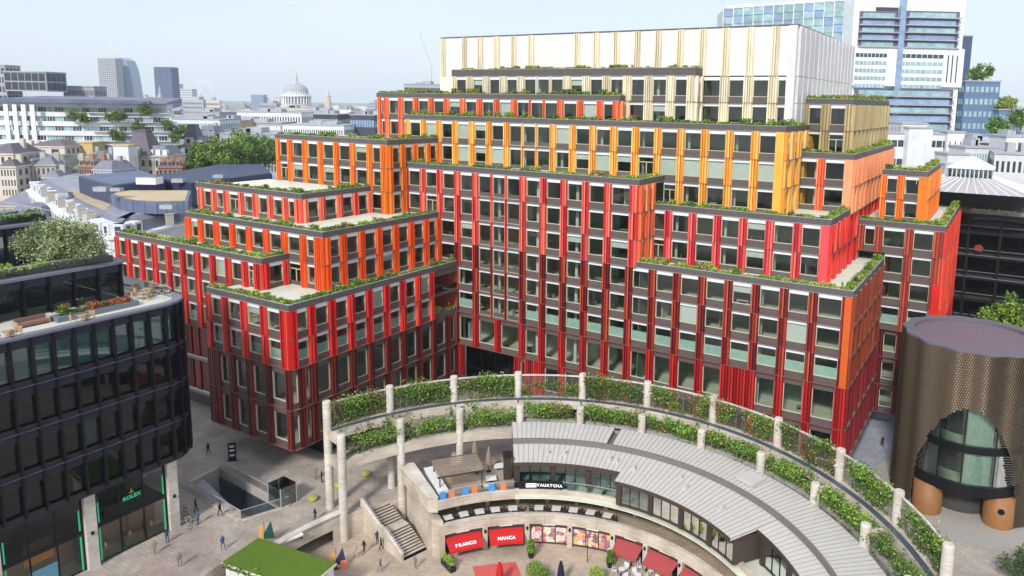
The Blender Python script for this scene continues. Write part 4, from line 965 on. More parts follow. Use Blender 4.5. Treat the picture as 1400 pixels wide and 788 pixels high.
# upper tiers
def tier(x0, x1, y0, y1, z0, z1, end=True):
    bays = int((x1-x0)/2.35); st = (x1-x0)/bays
    MB().box(x0, y0+5, z0, x1-5, y1, z1-.6).build('core_wall', ['int_wall'], DKB)
    for k in range(bays):
        a = x0+k*st; w_ = MB().quad((a, y0, z0+.1), (a+st, y0, z0+.1), (a+st, y0, z1-1.1), (a, y0, z1-1.1)).build('window', ['glass_dark'], DKB)
        MB().box(a+st-.1, y0-.55, z0, a+st+.1, y0+.05, z1-.2).build('fin', ['fin_black'], DKB)
    for k in range(int((y1-y0)/2.35)):
        b = y0+k*2.35; MB().quad((x1, b, z0+.1), (x1, b+2.35, z0+.1), (x1, b+2.35, z1-1.1), (x1, b, z1-1.1)).build('window', ['glass_dark'], DKB)
    MB().box(x0, y0-.3, z1-1.1, x1+.3, y0+.05, z1-.15).build('louvre_band', ['louvre'], DKB); MB().box(x1-.05, y0+.05, z1-1.1, x1+.3, y1, z1-.15).build('louvre_band', ['louvre'], DKB)
    pts = [(x0, y0-.8), (x1-.6, y0-.8), (x1+.3, y0-.5), (x1+.8, y0+.4), (x1+.8, y1), (x0, y1)]
    MB().prism(pts, z1-.15, z1+.12).build('roof_edge', ['kerb_grey'], DKB)
    for k in range(int((x1-x0)/3)):
        a = x1-.4-3*k; MB().quad((a-2.9, y0+.1, z1+.15), (a, y0+.1, z1+.15), (a, y0+.1, z1+1.15), (a-2.9, y0+.1, z1+1.15)).build('balustrade_glass', ['glass_rail'], DKB)
    MB().tube([(x0, y0+.1, z1+1.18), (x1-.6, y0+.1, z1+1.18), (x1+.2, y0+.6, z1+1.18), (x1+.2, y1, z1+1.18)], .04).build('handrail', ['cap'], DKB)
    MB().box(x0, y0+.5, z1+.12, x1-.3, y0+1.6, z1+.75).build('planter', ['dark_metal'], DKB)
    g = MB(); leaves_strip(g, [(x0, y0+1.2, z1+.7), (x1-.6, y0+1.2, z1+.7)], 150, .6, .8, 5, .2, (6, 6, 3, 1, .3)); tag(g.build('lawn_hedge', LEAF5, DKB), kind='stuff')
tier(-46, -1.7, 7.4, 26, 27.05, 31.3); tier(-46, -5.6, 13.4, 26, 31.4, 36.0)
g = MB(); leaves_strip(g, [(-24, 14.8, 36.8), (-9, 14.8, 36.8)], 120, .9, 1.0, 5, .22, (2, 3, 2, 2, 3)); tag(g.build('roof_planting', LEAF5, DKB), kind='stuff')
MB().box(-10.6, 2.3, 27.05, -2.4, 3.9, 27.6).build('terrace_planter', ['kerb_grey'], DKB)
mat('leaf_red', S(178, 98, 70), .6, var=.3)
g = MB(); leaves_strip(g, [(-10.2, 3.1, 27.6), (-2.9, 3.1, 27.6)], 220, .9, .6, 3, .17, (3, 2, 2)); tag(g.build('terrace_hedge', ['leaf_red', 'leaf_a', 'leaf_c'], DKB), kind='stuff')

# ------------------------------------------------------------------ trees
def tree(name, label, loc, h, rx, ry, rz_, n, mats, trunk=.25, sz=.3, base=.35, group=None, multi=1, seed=0, cat='tree'):
    rnd = random.Random(seed); random.seed(seed+99)
    T = thing(name, label, cat, loc, 0, group); g = MB(); cz = h-rz_
    for k in range(multi):
        a = rnd.random()*6.28; bx, by = (.5*math.cos(a), .5*math.sin(a)) if multi > 1 else (0, 0)
        top = Vector((bx*2.5, by*2.5, cz)); g.tube([(bx*.5, by*.5, -.1), (bx, by, cz*.5), tuple(top)], [trunk, trunk*.8, trunk*.55], 7)
        for j in range(5):
            a = rnd.random()*6.28; e = rnd.uniform(.2, .9); d = Vector((math.cos(a)*rx*.7, math.sin(a)*ry*.7, rz_*e*.7)); g.tube([tuple(top*.8), tuple(top*.9+d*.5), tuple(top+d)], [trunk*.45, trunk*.3, trunk*.1], 5)
    g.build('trunk', ['bark'], T)
    cl = []
    for _ in range(max(26, int(n/90))):
        while True:
            p = Vector((rnd.uniform(-1, 1), rnd.uniform(-1, 1), rnd.uniform(-.85, 1)))
            if .25 < p.length < 1: break
        p *= 1/max(p.length, .7) if p.length > .9 else 1; s_ = rnd.uniform(.16, .34); cl.append((Vector((p.x*rx, p.y*ry, cz+p.z*rz_)), s_*min(rx, ry, rz_*1.3)*(1.75 if n < 3000 else 1.2)))
    g = MB()
    for c, s_ in cl:
        m0 = rnd.choice(range(len(mats)))
        for _ in range(90):
            d = Vector((rnd.gauss(0, 1), rnd.gauss(0, 1), rnd.gauss(0, .8))); d = d.normalized()*s_*rnd.random()**.4
            m_ = m0 if rnd.random() < .5 else rnd.randrange(len(mats)); g.leaf(tuple(c+d), sz*rnd.uniform(.7, 1.3), m_, .6)
    tag(g.build('crown', mats, T), kind='stuff')
    return T
dkm = Matrix.Translation((-46.25, 81.5, 0)) @ Matrix.Rotation(math.atan2(.858, .513), 4, 'Z')
def dkp(x, y, z): return dkm @ Vector((x, y, z))
tree('olive_tree', 'silvery green spreading tree on the dark building roof terrace', dkp(-6.2, 10.4, 31.4), 4.9, 4.4, 3.2, 2.25, 30000, ['olive_a', 'olive_a', 'olive_b', 'olive_c'], .12, .13, multi=3, seed=3)

# ================================================================== bronze drum
mat('bronze_weave', S(90, 76, 60), .45, metal=.5, var=.12, scale=1.2)
n, b = nodes_of('bronze_weave')
tc = n.nodes.new('ShaderNodeNewGeometry'); sx = n.nodes.new('ShaderNodeSeparateXYZ'); n.links.new(tc.outputs['Position'], sx.inputs[0])
mat('apron_grey', S(126, 126, 128), .85); mat('drum_roof', S(92, 76, 84), .6, var=.06); mat('drum_rib', S(140, 120, 130), .6); mat('drum_rim', S(106, 100, 110), .5, var=.05); mat('wood_orange', S(144, 98, 58), .55, var=.15, scale=2, bump=.2); mat('curtain', S(178, 198, 190), .8, var=.15, scale=1.5)
DRM = thing('bronze_drum', 'round pavilion clad in wavy woven bronze shingles with an arched glazed opening', 'building', (50.6, 90.7, 0))
LE = [(.9, -160.4), (3.4, -158.9), (5.7, -157.3), (7.5, -155.8), (9.0, -151.9), (10.5, -148), (12.6, -141.4), (14.6, -127.7), (15.1, -119)]
RE = [(.6, -67.3), (5.8, -73.3), (8.2, -77.8), (9.5, -81), (11.2, -86.3), (12.5, -91.6), (13.8, -98.4), (15, -107.5), (15.1, -119)]
def interp(tab, z):
    if z <= tab[0][0]: return tab[0][1]
    for (a, x), (b, y) in zip(tab, tab[1:]):
        if z <= b: return x+(y-x)*(z-a)/(b-a)
    return None
def drr(t): return 8.05+.2*math.cos(R(t)*14+.6)
g = MB(); NT, NZ = 190, 70; zt = 22.0; dz = zt/NZ; dt = 360/NT
for j in range(NZ):
    z0 = j*dz; zc = z0+dz/2
    for i in range(NT):
        t = i*dt-180+(.5*dt if j % 2 else 0); tc_ = t+dt/2
        if zc < 15.1 and interp(LE, zc) is not None and interp(LE, zc) < tc_ < interp(RE, zc): continue
        # shingle: lower edge stands proud, upper edge tucked in, one corner lifted
        a0, a1 = R(t), R(t+dt); r0, r1 = drr(t), drr(t+dt)
        lo, hi = .2, .0
        g.quad((math.cos(a0)*(r0+lo), math.sin(a0)*(r0+lo), z0), (math.cos(a1)*(r1+lo*.25), math.sin(a1)*(r1+lo*.25), z0), (math.cos(a1)*(r1+hi), math.sin(a1)*(r1+hi), z0+dz*1.05), (math.cos(a0)*(r0+hi), math.sin(a0)*(r0+hi), z0+dz*1.05), 0)
tag(g.build('shingles', ['bronze_weave'], DRM), kind='stuff')
rim = [(math.cos(R(t))*(drr(t)+.16), math.sin(R(t))*(drr(t)+.16)) for t in range(-180, 180, 2)]
g = MB(); nr = len(rim); g.v = [(x, y, 22.0) for x, y in rim]+[(x, y, 22.28) for x, y in rim]+[(math.cos(R(t))*7.0, math.sin(R(t))*7.0, 22.28) for t in range(-180, 180, 2)]+[(math.cos(R(t))*7.0, math.sin(R(t))*7.0, 21.6) for t in range(-180, 180, 2)]
for k in range(3):
    for i in range(nr): j = (i+1) % nr; g.f.append((k*nr+i, k*nr+j, (k+1)*nr+j, (k+1)*nr+i)); g.m.append(0)
g.build('rim', ['drum_rim'], DRM)
g = MB(); g.poly([(math.cos(R(t))*7.0, math.sin(R(t))*7.0, 21.7) for t in range(-180, 180, 4)])
for k in range(-23, 24):
    x = k*.3; y = math.sqrt(max(0, 49-x*x))-.05
    if y > .3: g.box(x-.08, -y, 21.7, x+.08, y, 21.88)
g.m = [0]+[1]*(len(g.f)-1); g.build('ribbed_roof', ['drum_roof', 'drum_rib'], DRM)
def shell(r_, z0, z1, t0, t1, m, name, th=.08, n=24, parent=None): return MB().arc(r_-th, r_, z0, z1, t0, t1, n, c=C0).build(name, [m], parent or DRM)
for z0, z1 in ((4.0, 5.3), (9.4, 10.3)): shell(7.55, z0, z1, -168, -60, 'black_metal', 'floor_band', .5)
for i, (a, b) in enumerate(((-166, -139.5), (-139.5, -118.5), (-118.5, -91), (-91, -62))):
    for z0, z1 in ((5.3, 9.4), (10.3, 15.2)):
        p, q = math.cos(R(a))*7.4, math.sin(R(a))*7.4
        f_ = MB().arc(7.3, 7.45, z0, z1, a-.5, a+.5, 1, c=C0).build('window', ['black_metal'], DRM); shell(7.4, z0, z1, a+.5, b-.5, 'glass_clear', 'glass_pane', .02, 8, f_)
        if i != 1:
            g = MB()
            for k in range(24):
                t0_, t1_ = a+1+(b-a-2)*k/24, a+1+(b-a-2)*(k+1)/24; r0, r1 = (7.0, 6.9) if k % 2 else (6.9, 7.0)
                x0, x1 = Q(r0, t0_, 0), Q(r1, t1_, 0); g.quad((*x0[:2], z0), (*x1[:2], z0), (*x1[:2], z1), (*x0[:2], z1))
            g.build('curtain', ['curtain'], f_)
for z in (5.25, 10.25): MB().prism([Q(7.1, t, 0)[:2] for t in range(-180, 180, 10)], z-.25, z).build('floor_slab', ['int_floor'], DRM)
MB().prism([Q(4.2, t, 0)[:2] for t in range(-180, 180, 12)], 0, 21.5).build('core_wall', ['dark_soffit'], DRM)
for t, r_ in ((-152, 1.75), (-74, 1.75)):
    x, y, _ = Q(6.35, t, 0); g = MB(); g.lathe([(r_, 0), (r_, .1), (r_, 4.0)], 28); o = g.build('timber_pier', ['wood_orange'], DRM, (x, y, 0), smooth=True)
g = MB(); g.lathe([(.0, -.05), (.38, -.05), (.38, .05), (.3, .06), (.28, .0), (0, .0)], 20); o = g.build('pier_emblem', ['black_metal'], DRM, (*Q(6.3, -98, 0)[:2], 2.6))
o.location = (Vector(Q(6.35, -74, 2.4))+Vector((math.cos(R(-112))*1.76, math.sin(R(-112))*1.76, 0))); o.rotation_euler = (R(90), 0, R(-112+90))

# ================================================================== black steel-framed building on the far right
AX = Vector((math.cos(YAW), -math.sin(YAW))); DX = Vector((math.sin(YAW), math.cos(YAW)))
def uvw(u, w): p = Vector((OX, OY))+AX*u+DX*w; return p
STL = thing('steel_framed_building', 'black exposed steel frame building with balconies and open roof terrace', 'building', (OX, OY, 0), -YAW)
mat('canopy_white', S(236, 234, 232), .7); mat('steel_black', S(30, 28, 30), .4, metal=.3)
w0 = 60.0
for z in (31.3, 28.0, 23.6, 19.4, 15.2, 11.0, 6.8):
    MB().box(60, w0-.9, z-.5, 104, w0-.6, z).build('edge_beam', ['steel_black'], STL); MB().box(60, w0-.6, z-.25, 104, w0+9, z-.05).build('floor_slab', ['deck_grey' if z > 31 else 'dark_soffit'], STL)
    MB().box(60, w0-1.0, z-.04, 104, w0-.62, z+.03).build('beam_cap', ['kerb_grey' if z in (23.6, 19.4) else 'steel_black'], STL)
for u in [64.5+5.2*k for k in range(8)]:
    MB().box(u-.22, w0-.95, 0, u+.22, w0-.5, 31.2).build('steel_column', ['steel_black'], STL)
for z in (28.0, 23.6, 19.4, 15.2, 11.0, 6.8): MB().tube([(60, w0-.8, z+1.05), (104, w0-.8, z+1.05)], .05).build('handrail', ['kerb_grey'], STL)
for a in range(8):
    u = 64.5+5.2*a; MB().tube([(u, w0-.8, 11), (u+5.2, w0-.8, 15.2)] if a % 2 else [(u, w0-.8, 15.2), (u+5.2, w0-.8, 11)], .14).build('brace', ['steel_black'], STL)
for z0, z1 in ((28.1, 31), (23.7, 27.4), (19.5, 23), (15.3, 18.8), (11.1, 14.6), (6.9, 10.4), (0, 6.3)):
    for k in range(8):
        u = 64.5+5.2*k-5.2; gpane = MB().quad((u+.1, w0+1.6, z0), (u+5.1, w0+1.6, z0), (u+5.1, w0+1.6, z1), (u+.1, w0+1.6, z1)).build('window', ['glass_dark'], STL)
    MB().box(60, w0+2.6, z0, 104, w0+9, z1+.1).build('core_wall', ['dark_soffit'], STL)
for k in range(7):
    u = 62.0+5.2*k; MB().box(u+.05, w0+3.6, 35.35, u+5.1, w0+8.4, 35.5).build('canopy', ['canopy_white'], STL)
MB().box(60, w0+3.4, 35.05, 104, w0+3.6, 35.4).build('canopy_beam', ['dark_metal'], STL); MB().box(60, w0+6.3, 31.3, 104, w0+6.5, 35.3).build('terrace_wall', ['dark_soffit'], STL)
for k in range(14): u = 60+3*k; MB().quad((u, w0-.7, 31.35), (u+2.9, w0-.7, 31.35), (u+2.9, w0-.7, 32.3), (u, w0-.7, 32.3)).build('balustrade_glass', ['glass_rail'], STL)
MB().box(60, w0+8.5, 33.5, 104, w0+30, 36.0).build('roof', ['pale0'], STL)
mat('chair_yellow', S(226, 200, 50), .5)
def chair_mesh(m_, s=1.0):
    g = MB(); g.box(-.26, -.26, .42, .26, .26, .48); g.box(-.28, .2, .48, .28, .27, .92)
    g.box(-.3, -.2, .6, -.26, .25, .66); g.box(.26, -.2, .6, .3, .25, .66)
    return g.mesh('seat', [m_])
def chair_thing(name, label, loc, rz, mats, group, s=1.0):
    t = thing(name, label, 'chair', loc, rz, group); t.scale = (s, s, s)
    MB().box(-.26, -.26, .42, .26, .26, .48).build('seat', [mats], t); g = MB(); g.box(-.28, .2, .48, .28, .27, .95); g.box(-.31, -.2, .62, -.27, .25, .67); g.box(.27, -.2, .62, .31, .25, .67); g.build('backrest', [mats], t)
    for sx in (-1, 1):
        for sy in (-1, 1): MB().tube([(sx*.23, sy*.23, .42), (sx*.27, sy*.27, 0)], .025, 5).build('leg', [mats], t)
    return t
def table_thing(name, label, loc, rz, mats, group, w=.8, h=.74, round_=False, s=1.0):
    t = thing(name, label, 'table', loc, rz, group); t.scale = (s, s, s)
    (MB().lathe([(w/2, h-.04), (w/2, h)], 16, capb=True) if round_ else MB().box(-w/2, -w/2, h-.05, w/2, w/2, h)).build('table_top', [mats], t)
    MB().lathe([(.05, .02), (.05, h-.04)], 8).build('leg', ['dark_metal'], t); MB().lathe([(.26, 0), (.24, .03)], 12).build('base', ['dark_metal'], t)
    return t
p0c = None
for k in range(7):
    u = 63.2+4.1*k; p = uvw(u, w0+.5)
    if k == 0: tb0 = table_thing('roof_table', 'yellow table on the steel building roof terrace', (p.x, p.y, 31.31), -YAW, 'chair_yellow', 'tables on the steel building terrace', 1.3, .74); tb = tb0
    else: tb = clone(tb0, None, loc=(p.x, p.y, 31.31))
    for d_ in (-1.1, 1.1):
        q = uvw(u+d_, w0+.5)
        if p0c is None: p0c = chair_thing('roof_chair', 'bright yellow chair on the steel building roof terrace', (q.x, q.y, 31.31), -YAW+math.pi/2, 'chair_yellow', 'yellow chairs on the steel building terrace', 1.15)
        else: clone(p0c, None, loc=(q.x, q.y, 31.31), rz=-YAW+(math.pi/2 if d_ < 0 else -math.pi/2))
# white glazed lantern roof behind the terrace
LAN = thing('glass_lantern_roof', 'white ribbed pyramid lantern roof behind the steel building terrace', 'roof', (*gnd(1326, 250, 37.0)[:2], 36.0), -YAW)
def pyr(b, z0, t_, z1, m_, name, ribs, par):
    g = MB(); c0 = [(-b, -b, z0), (b, -b, z0), (b, b, z0), (-b, b, z0)]; c1 = [(-t_, -t_, z1), (t_, -t_, z1), (t_, t_, z1), (-t_, t_, z1)]
    for i in range(4): g.quad(c0[i], c0[(i+1) % 4], c1[(i+1) % 4], c1[i])
    g.poly(c1); o = g.build(name, [m_], par)
    g = MB()
    for i in range(4):
        for k in range(ribs+1):
            f = k/ribs; a = Vector(c0[i]).lerp(Vector(c0[(i+1) % 4]), f); b_ = Vector(c1[i]).lerp(Vector(c1[(i+1) % 4]), f); g.tube([tuple(a), tuple(b_)], .09, 4)
    tag(g.build('ribs', ['white_paint'], par), kind='stuff')
pyr(10, 0, 3.6, 2.2, 'pale1', 'lower_slope', 12, LAN); pyr(3.6, 2.2, 3.6, 3.8, 'glass_teal', 'lantern_glazing', 10, LAN); pyr(3.9, 3.8, .3, 5.8, 'canopy_white', 'upper_slope', 8, LAN)

# ================================================================== city behind: near-left Victorian blocks, offices, towers, skyline
for nm, c in (('bg_white', (226, 228, 230)), ('bg_cream', (206, 198, 184)), ('bg_stone', (184, 177, 166)), ('bg_grey', (170, 172, 178)), ('bg_brick', (160, 120, 96)), ('bg_buff', (206, 178, 134)), ('bg_blue', (102, 126, 156)), ('bg_pale', (214, 214, 214)), ('bg_navy', (76, 88, 118)), ('bg_dark', (70, 74, 84)), ('bg_yellow', (206, 182, 124)), ('bg_mauve', (116, 106, 112))):
    mat(nm, S(*c), .8, var=.1, scale=.25)
mat('bg_roofgrey', S(150, 152, 160), .85, var=.2, scale=.3); mat('slate', S(128, 129, 142), .7, var=.15, scale=.5, bump=.1); mat('slate_dark', S(104, 98, 108), .7, var=.15, scale=.5); mat('slate_green', S(122, 126, 118), .75, var=.15, scale=.5); mat('win_dark', S(62, 70, 82), .15, spec=.6, var=.3, scale=.3); mat('win_teal', S(148, 178, 182), .12, spec=.6, var=.3, scale=.35); mat('win_blue', S(136, 158, 186), .1, spec=.7, var=.25, scale=.3); mat('roof_tan', S(190, 170, 140), .9, var=.12, scale=.2)
def loc_at(px, y, dep): p = atd(px, y, dep); return p
def zpix(px, py, dep): return atd(px, py, dep).z
def win_grid(g, x0, x1, z0, z1, y, nc, nr, fw=.6, fh=.6, m=0, axis='x', sgn=-1):
    """recessed window panels slightly proud of the wall plane"""
    for r_ in range(nr):
        for c in range(nc):
            cx = x0+(x1-x0)*(c+.5)/nc; cz = z0+(z1-z0)*(r_+.5)/nr; hw = (x1-x0)/nc*fw/2; hh = (z1-z0)/nr*fh/2
            if axis == 'x': g.box(cx-hw, y-.06, cz-hh, cx+hw, y+.06, cz+hh, m)
            else: g.box(y-.06, cx-hw, cz-hh, y+.06, cx+hw, cz+hh, m)
def block(name, label, px0, px1, ytop, dep, wall='bg_white', win='win_dark', nr=5, nc=10, style='ribbon', deep=18, zb=0, rot=0, fw=.6, fh=.5, roof='bg_grey', group=None, ztop=None, plant=True, cat='building', side=True, winz0=None):
    a, b = atd(px0, ytop, dep), atd(px1, ytop, dep); w = abs(b.x-a.x)/2; zt = (a.z+b.z)/2 if ztop is None else ztop
    T = thing(name, label, cat, ((a.x+b.x)/2, dep, zb), rot, group); h = zt-zb
    MB().box(-w, 0, 0, w, deep, h).build('wall', [wall], T); MB().box(-w-.3, -.3, h, w+.3, deep, h+.5).build('parapet', [roof], T)
    z0 = h*.04 if winz0 is None else winz0-zb
    if style == 'ribbon':
        for r_ in range(nr):
            za = z0+(h-z0)*(r_+.5-fh/2)/nr; zb_ = z0+(h-z0)*(r_+.5+fh/2)/nr; g = MB(); g.box(-w*.96, -.08, za, w*.96, .1, zb_)
            for c in range(1, nc): x = -w*.96+2*w*.96*c/nc; g.box(x-.12, -.16, za, x+.12, -.06, zb_, 1)
            g.build('window_band', [win, wall], T)
            if side and rot: pass
        g = MB()
        for sx in (-1, 1): win_grid(g, .6, deep-.6, z0, h*.99, sx*w, max(2, int(deep/3)), nr, .7, fh, 0, 'y')
        tag(g.build('side_windows', [win], T), kind='stuff')
    elif style == 'punch':
        g = MB(); win_grid(g, -w*.97, w*.97, z0, h*.99, 0, nc, nr, fw, fh)
        for sx in (-1, 1): win_grid(g, .6, deep-.6, z0, h*.99, sx*w, max(2, int(deep/(2*w/nc))), nr, fw, fh, 0, 'y')
        tag(g.build('windows', [win], T), kind='stuff')
    if plant:
        rnd = random.Random(sum(map(ord, label)))
        for _ in range(2): x = rnd.uniform(-w*.6, w*.3); MB().box(x, deep*.3, h+.5, x+w*rnd.uniform(.2, .5), deep*.7, h+.5+rnd.uniform(1.2, 3)).build('roof_plant', ['bg_grey'], T)
    return T
def hip(g, x0, y0, x1, y1, z0, z1, ins, m=0, mt=None):
    c0 = [(x0, y0, z0), (x1, y0, z0), (x1, y1, z0), (x0, y1, z0)]; c1 = [(x0+ins, y0+ins, z1), (x1-ins, y0+ins, z1), (x1-ins, y1-ins, z1), (x0+ins, y1-ins, z1)]
    for i in range(4): g.quad(c0[i], c0[(i+1) % 4], c1[(i+1) % 4], c1[i], m)
    g.poly(c1, m if mt is None else mt)
def house(name, label, px0, px1, yeave, yridge, dep, deep=14, wall='bg_cream', roof='slate', ins=4, nc=6, nr=3, rot=0, dormers=0, group=None, chim=1):
    a, b = atd(px0, yeave, dep), atd(px1, yeave, dep); w = abs(b.x-a.x)/2; h = (a.z+b.z)/2; hr = zpix((px0+px1)/2, yridge, dep+ins)-h
    T = thing(name, label, 'building', ((a.x+b.x)/2, dep, 0), rot, group)
    MB().box(-w, 0, 0, w, deep, h).build('wall', [wall], T)
    MB().box(-w-.4, -.4, h-.5, w+.4, deep+.4, h).build('cornice', [wall], T)
    g = MB(); hip(g, -w-.1, -.1, w+.1, deep+.1, h, h+max(hr, 1.0), min(ins, w*.8)); g.build('roof', [roof], T)
    g = MB(); win_grid(g, -w*.95, w*.95, max(0, h-nr*3.6), h-.6, 0, nc, nr, .42, .6)
    for sx in (-1, 1): win_grid(g, .8, deep-.8, max(0, h-nr*3.6), h-.6, sx*w, max(2, int(deep/3)), nr, .42, .6, 0, 'y')
    tag(g.build('windows', ['win_dark'], T), kind='stuff')
    for k in range(dormers):
        x = -w+2*w*(k+.5)/dormers; g = MB(); g.box(x-.7, .3, h+.1, x+.7, 3, h+1.9); g.box(x-.45, .22, h+.4, x+.45, .32, h+1.6, 1); g.build('dormer', [wall, 'win_dark'], T)
    for k in range(chim):
        x = -w*.7+1.4*w*k/max(1, chim-1) if chim > 1 else w*.5; MB().box(x-.8, deep*.5, h, x+.8, deep*.5+1.2, h+max(hr, 1)+1.6).build('chimney', [wall], T)
    return T
# --- classical curved-front block right behind the red wing
CLS = thing('classical_building', 'white classical corner building with slate mansard and tan flat roof', 'building', (0, 0, 0))
def gp(px, py, z): p = gnd(px, py, z); return (p.x, p.y)
cpoly = [gp(38, 262, 18.5), gp(80, 290, 18.5), gp(122, 321, 18.5), gp(134, 325, 18.5), gp(150, 328, 18.5), gp(172, 327, 18.5), gp(200, 321, 18.5), gp(258, 306, 18.5), gp(300, 262, 18.5), gp(120, 244, 18.5)]
MB().prism(cpoly, 0, 18.5).build('wall', ['bg_pale'], CLS)
def inset(poly, d):
    out = []; n = len(poly)
    for i in range(n):
        p, a, b = Vector(poly[i]), Vector(poly[i-1]), Vector(poly[(i+1) % n]); e0 = (p-a).normalized(); e1 = (b-p).normalized(); n0 = Vector((-e0.y, e0.x)); n1 = Vector((-e1.y, e1.x)); m_ = (n0+n1).normalized(); out.append(tuple(p+m_*(d/max(.4, m_.dot(n0)))))
    return out
MB().prism(inset(cpoly, -.5), 18.5, 19.1).build('cornice', ['bg_white'], CLS); MB().prism(inset(cpoly, -.35), 13.2, 13.7).build('string_course', ['bg_white'], CLS)
i1 = inset(cpoly, 1.6); i2 = inset(cpoly, 2.6); i3 = inset(cpoly, 5.0)
g = MB(); n_ = len(cpoly)
for k in range(n_):
    j = (k+1) % n_; g.quad((*i1[k], 19.1), (*i1[j], 19.1), (*i2[j], 21.4), (*i2[k], 21.4), 0); g.quad((*i2[k], 21.4), (*i2[j], 21.4), (*i3[j], 22.4), (*i3[k], 22.4), 1)
g.poly([(*p, 22.4) for p in i3], 2); g.build('mansard_roof', ['slate', 'slate', 'bg_roofgrey'], CLS)
MB().poly([(*gp(px, py, 22.45), 22.45) for px, py in ((90, 262), (102, 259), (128, 268), (152, 281), (142, 288), (118, 278))][::-1]).build('tan_roof_patch', ['roof_tan'], CLS)
for px, py in ((60, 262), (70, 268), (84, 276), (98, 284), (112, 292), (124, 296), (232, 300)):
    p = gp(px, py, 22); MB().box(-.8, -.45, 0, .8, .45, 2.6).box(-.9, -.55, 2.6, .9, .55, 2.8).build('chimney', ['bg_stone'], CLS, (*p, 20.5), .7)
for k in range(n_-4):
    a, b = Vector(cpoly[k]), Vector(cpoly[k+1]); L_ = (b-a).length; nb = max(1, round(L_/3.4)); ang = math.atan2(b.y-a.y, b.x-a.x)
    for i in range(nb):
        p = a.lerp(b, (i+.5)/nb); q = p+Vector((math.cos(ang+math.pi/2), math.sin(ang+math.pi/2)))*1.0
        for z in (14.6, 9.8, 5.2):
            o = MB().box(-.95, -.12, -.2, .95, .05, 3.2).box(-.6, -.16, 0, .6, -.1, 2.7, 1).build('window', ['bg_white', 'win_dark'], CLS, (p.x, p.y, z), ang)
        if i % 3 == 0 or L_ < 12:
            g = MB(); g.box(-1.1, -.5, 0, 1.1, 2.5, 2.6); g.box(-.55, -.58, .5, .55, -.48, 2.1, 1); g.build('dormer', ['bg_white', 'win_dark'], CLS, (q.x, q.y, 19.15), ang)
# metal-clad roof extension on the classical block
def seam(name, sc, rot, amt=.25):
    n, b = nodes_of(name); tc = n.nodes.new('ShaderNodeNewGeometry'); mp = n.nodes.new('ShaderNodeMapping'); mp.inputs['Rotation'].default_value = (0, 0, rot)
    wv = n.nodes.new('ShaderNodeTexWave'); wv.inputs['Scale'].default_value = sc; wv.inputs['Distortion'].default_value = .3; bp = n.nodes.new('ShaderNodeBump'); bp.inputs['Strength'].default_value = amt; bp.inputs['Distance'].default_value = .3
    n.links.new(tc.outputs['Position'], mp.inputs[0]); n.links.new(mp.outputs[0], wv.inputs['Vector']); n.links.new(wv.outputs['Fac'], bp.inputs['Height']); n.links.new(bp.outputs[0], b.inputs['Normal'])
def cladbox(name, label, pts, z0, z1, m_, rib=1.2, roofm=None):
    T = thing(name, label, 'roof extension', (0, 0, 0)); MB().prism(pts, z0, z1).build('cladding', [m_], T); g = MB()
    for k in range(len(pts)):
        a, b = Vector(pts[k]), Vector(pts[(k+1) % len(pts)]); nb = int((b-a).length/rib)
        for i in range(nb): p = a.lerp(b, i/max(1, nb)); g.box(p.x-.12, p.y-.12, z0, p.x+.12, p.y+.12, z1-.3)
    tag(g.build('ribs', [m_], T), kind='stuff'); MB().prism(inset(pts, .6), z1, z1+.15).build('roof', [roofm or 'slate'], T)
    return T
mat('clad_dark', S(60, 70, 98), .5, metal=.2); mat('clad_navy', S(78, 86, 112), .5, metal=.2, var=.1); mat('clad_blue', S(104, 116, 140), .5, metal=.2, var=.2, scale=.15)
for nm in ('clad_dark', 'clad_navy', 'clad_blue'): seam(nm, .35, .5)
seam('slate', .6, .9, .4)
cladbox('roof_extension', 'navy ribbed metal roof box on the tan classical roof', [gp(110, 264, 22.4), gp(129, 272, 22.4), gp(156, 280, 22.4), gp(226, 268, 22.4), gp(196, 254, 22.4)], 22.4, 27.2, 'clad_navy', 1.5, 'clad_blue')
cladbox('curved_roof_extension', 'curved blue metal roof storey with panel bays above slate mansard', [gp(153, 281, 22.4), gp(164, 287, 22.4), gp(182, 291, 22.4), gp(215, 293, 22.4), gp(258, 292, 22.4), gp(262, 276, 22.4), gp(170, 276, 22.4)], 22.4, 25.4, 'clad_blue', 3.4, 'roof_tan')
cladbox('long_roof_extension', 'long dark navy metal roof running behind the terraces', [gp(200, 258, 23), gp(262, 268, 23), gp(372, 252, 23), gp(360, 238, 23), gp(300, 238, 23)], 20, 26.4, 'clad_dark', 2.2, 'clad_dark')
for px, py, zz_, w_ in ((205, 252, 27.2, 2.6), (90, 268, 22.4, 1.4), (140, 262, 27.2, 1.6), (160, 262, 27.2, 1.2), (230, 286, 25.4, 1.4), (245, 250, 26.4, 1.6), (300, 244, 26.4, 1.5)):
    p = gp(px, py, zz_); T = thing('roof_plant_unit', {205: 'white pyramid rooflight box on the navy roof', 90: 'small plant box on the tan roof', 140: 'plant box on the navy roof box', 160: 'small vent box on the navy roof box', 230: 'vent box on the curved blue storey', 245: 'plant box at the end of the long navy roof', 300: 'plant box along the long navy roof'}[px], 'roof plant', (*p, zz_))
    MB().box(-w_, -w_*.7, .1, w_, w_*.7, w_*.7).build('casing', ['bg_white' if px == 205 else 'bg_grey'], T); MB().box(-w_*.8, -w_*.5, w_*.7, w_*.8, w_*.5, w_*.8).build('louvre_top', ['slate'], T)
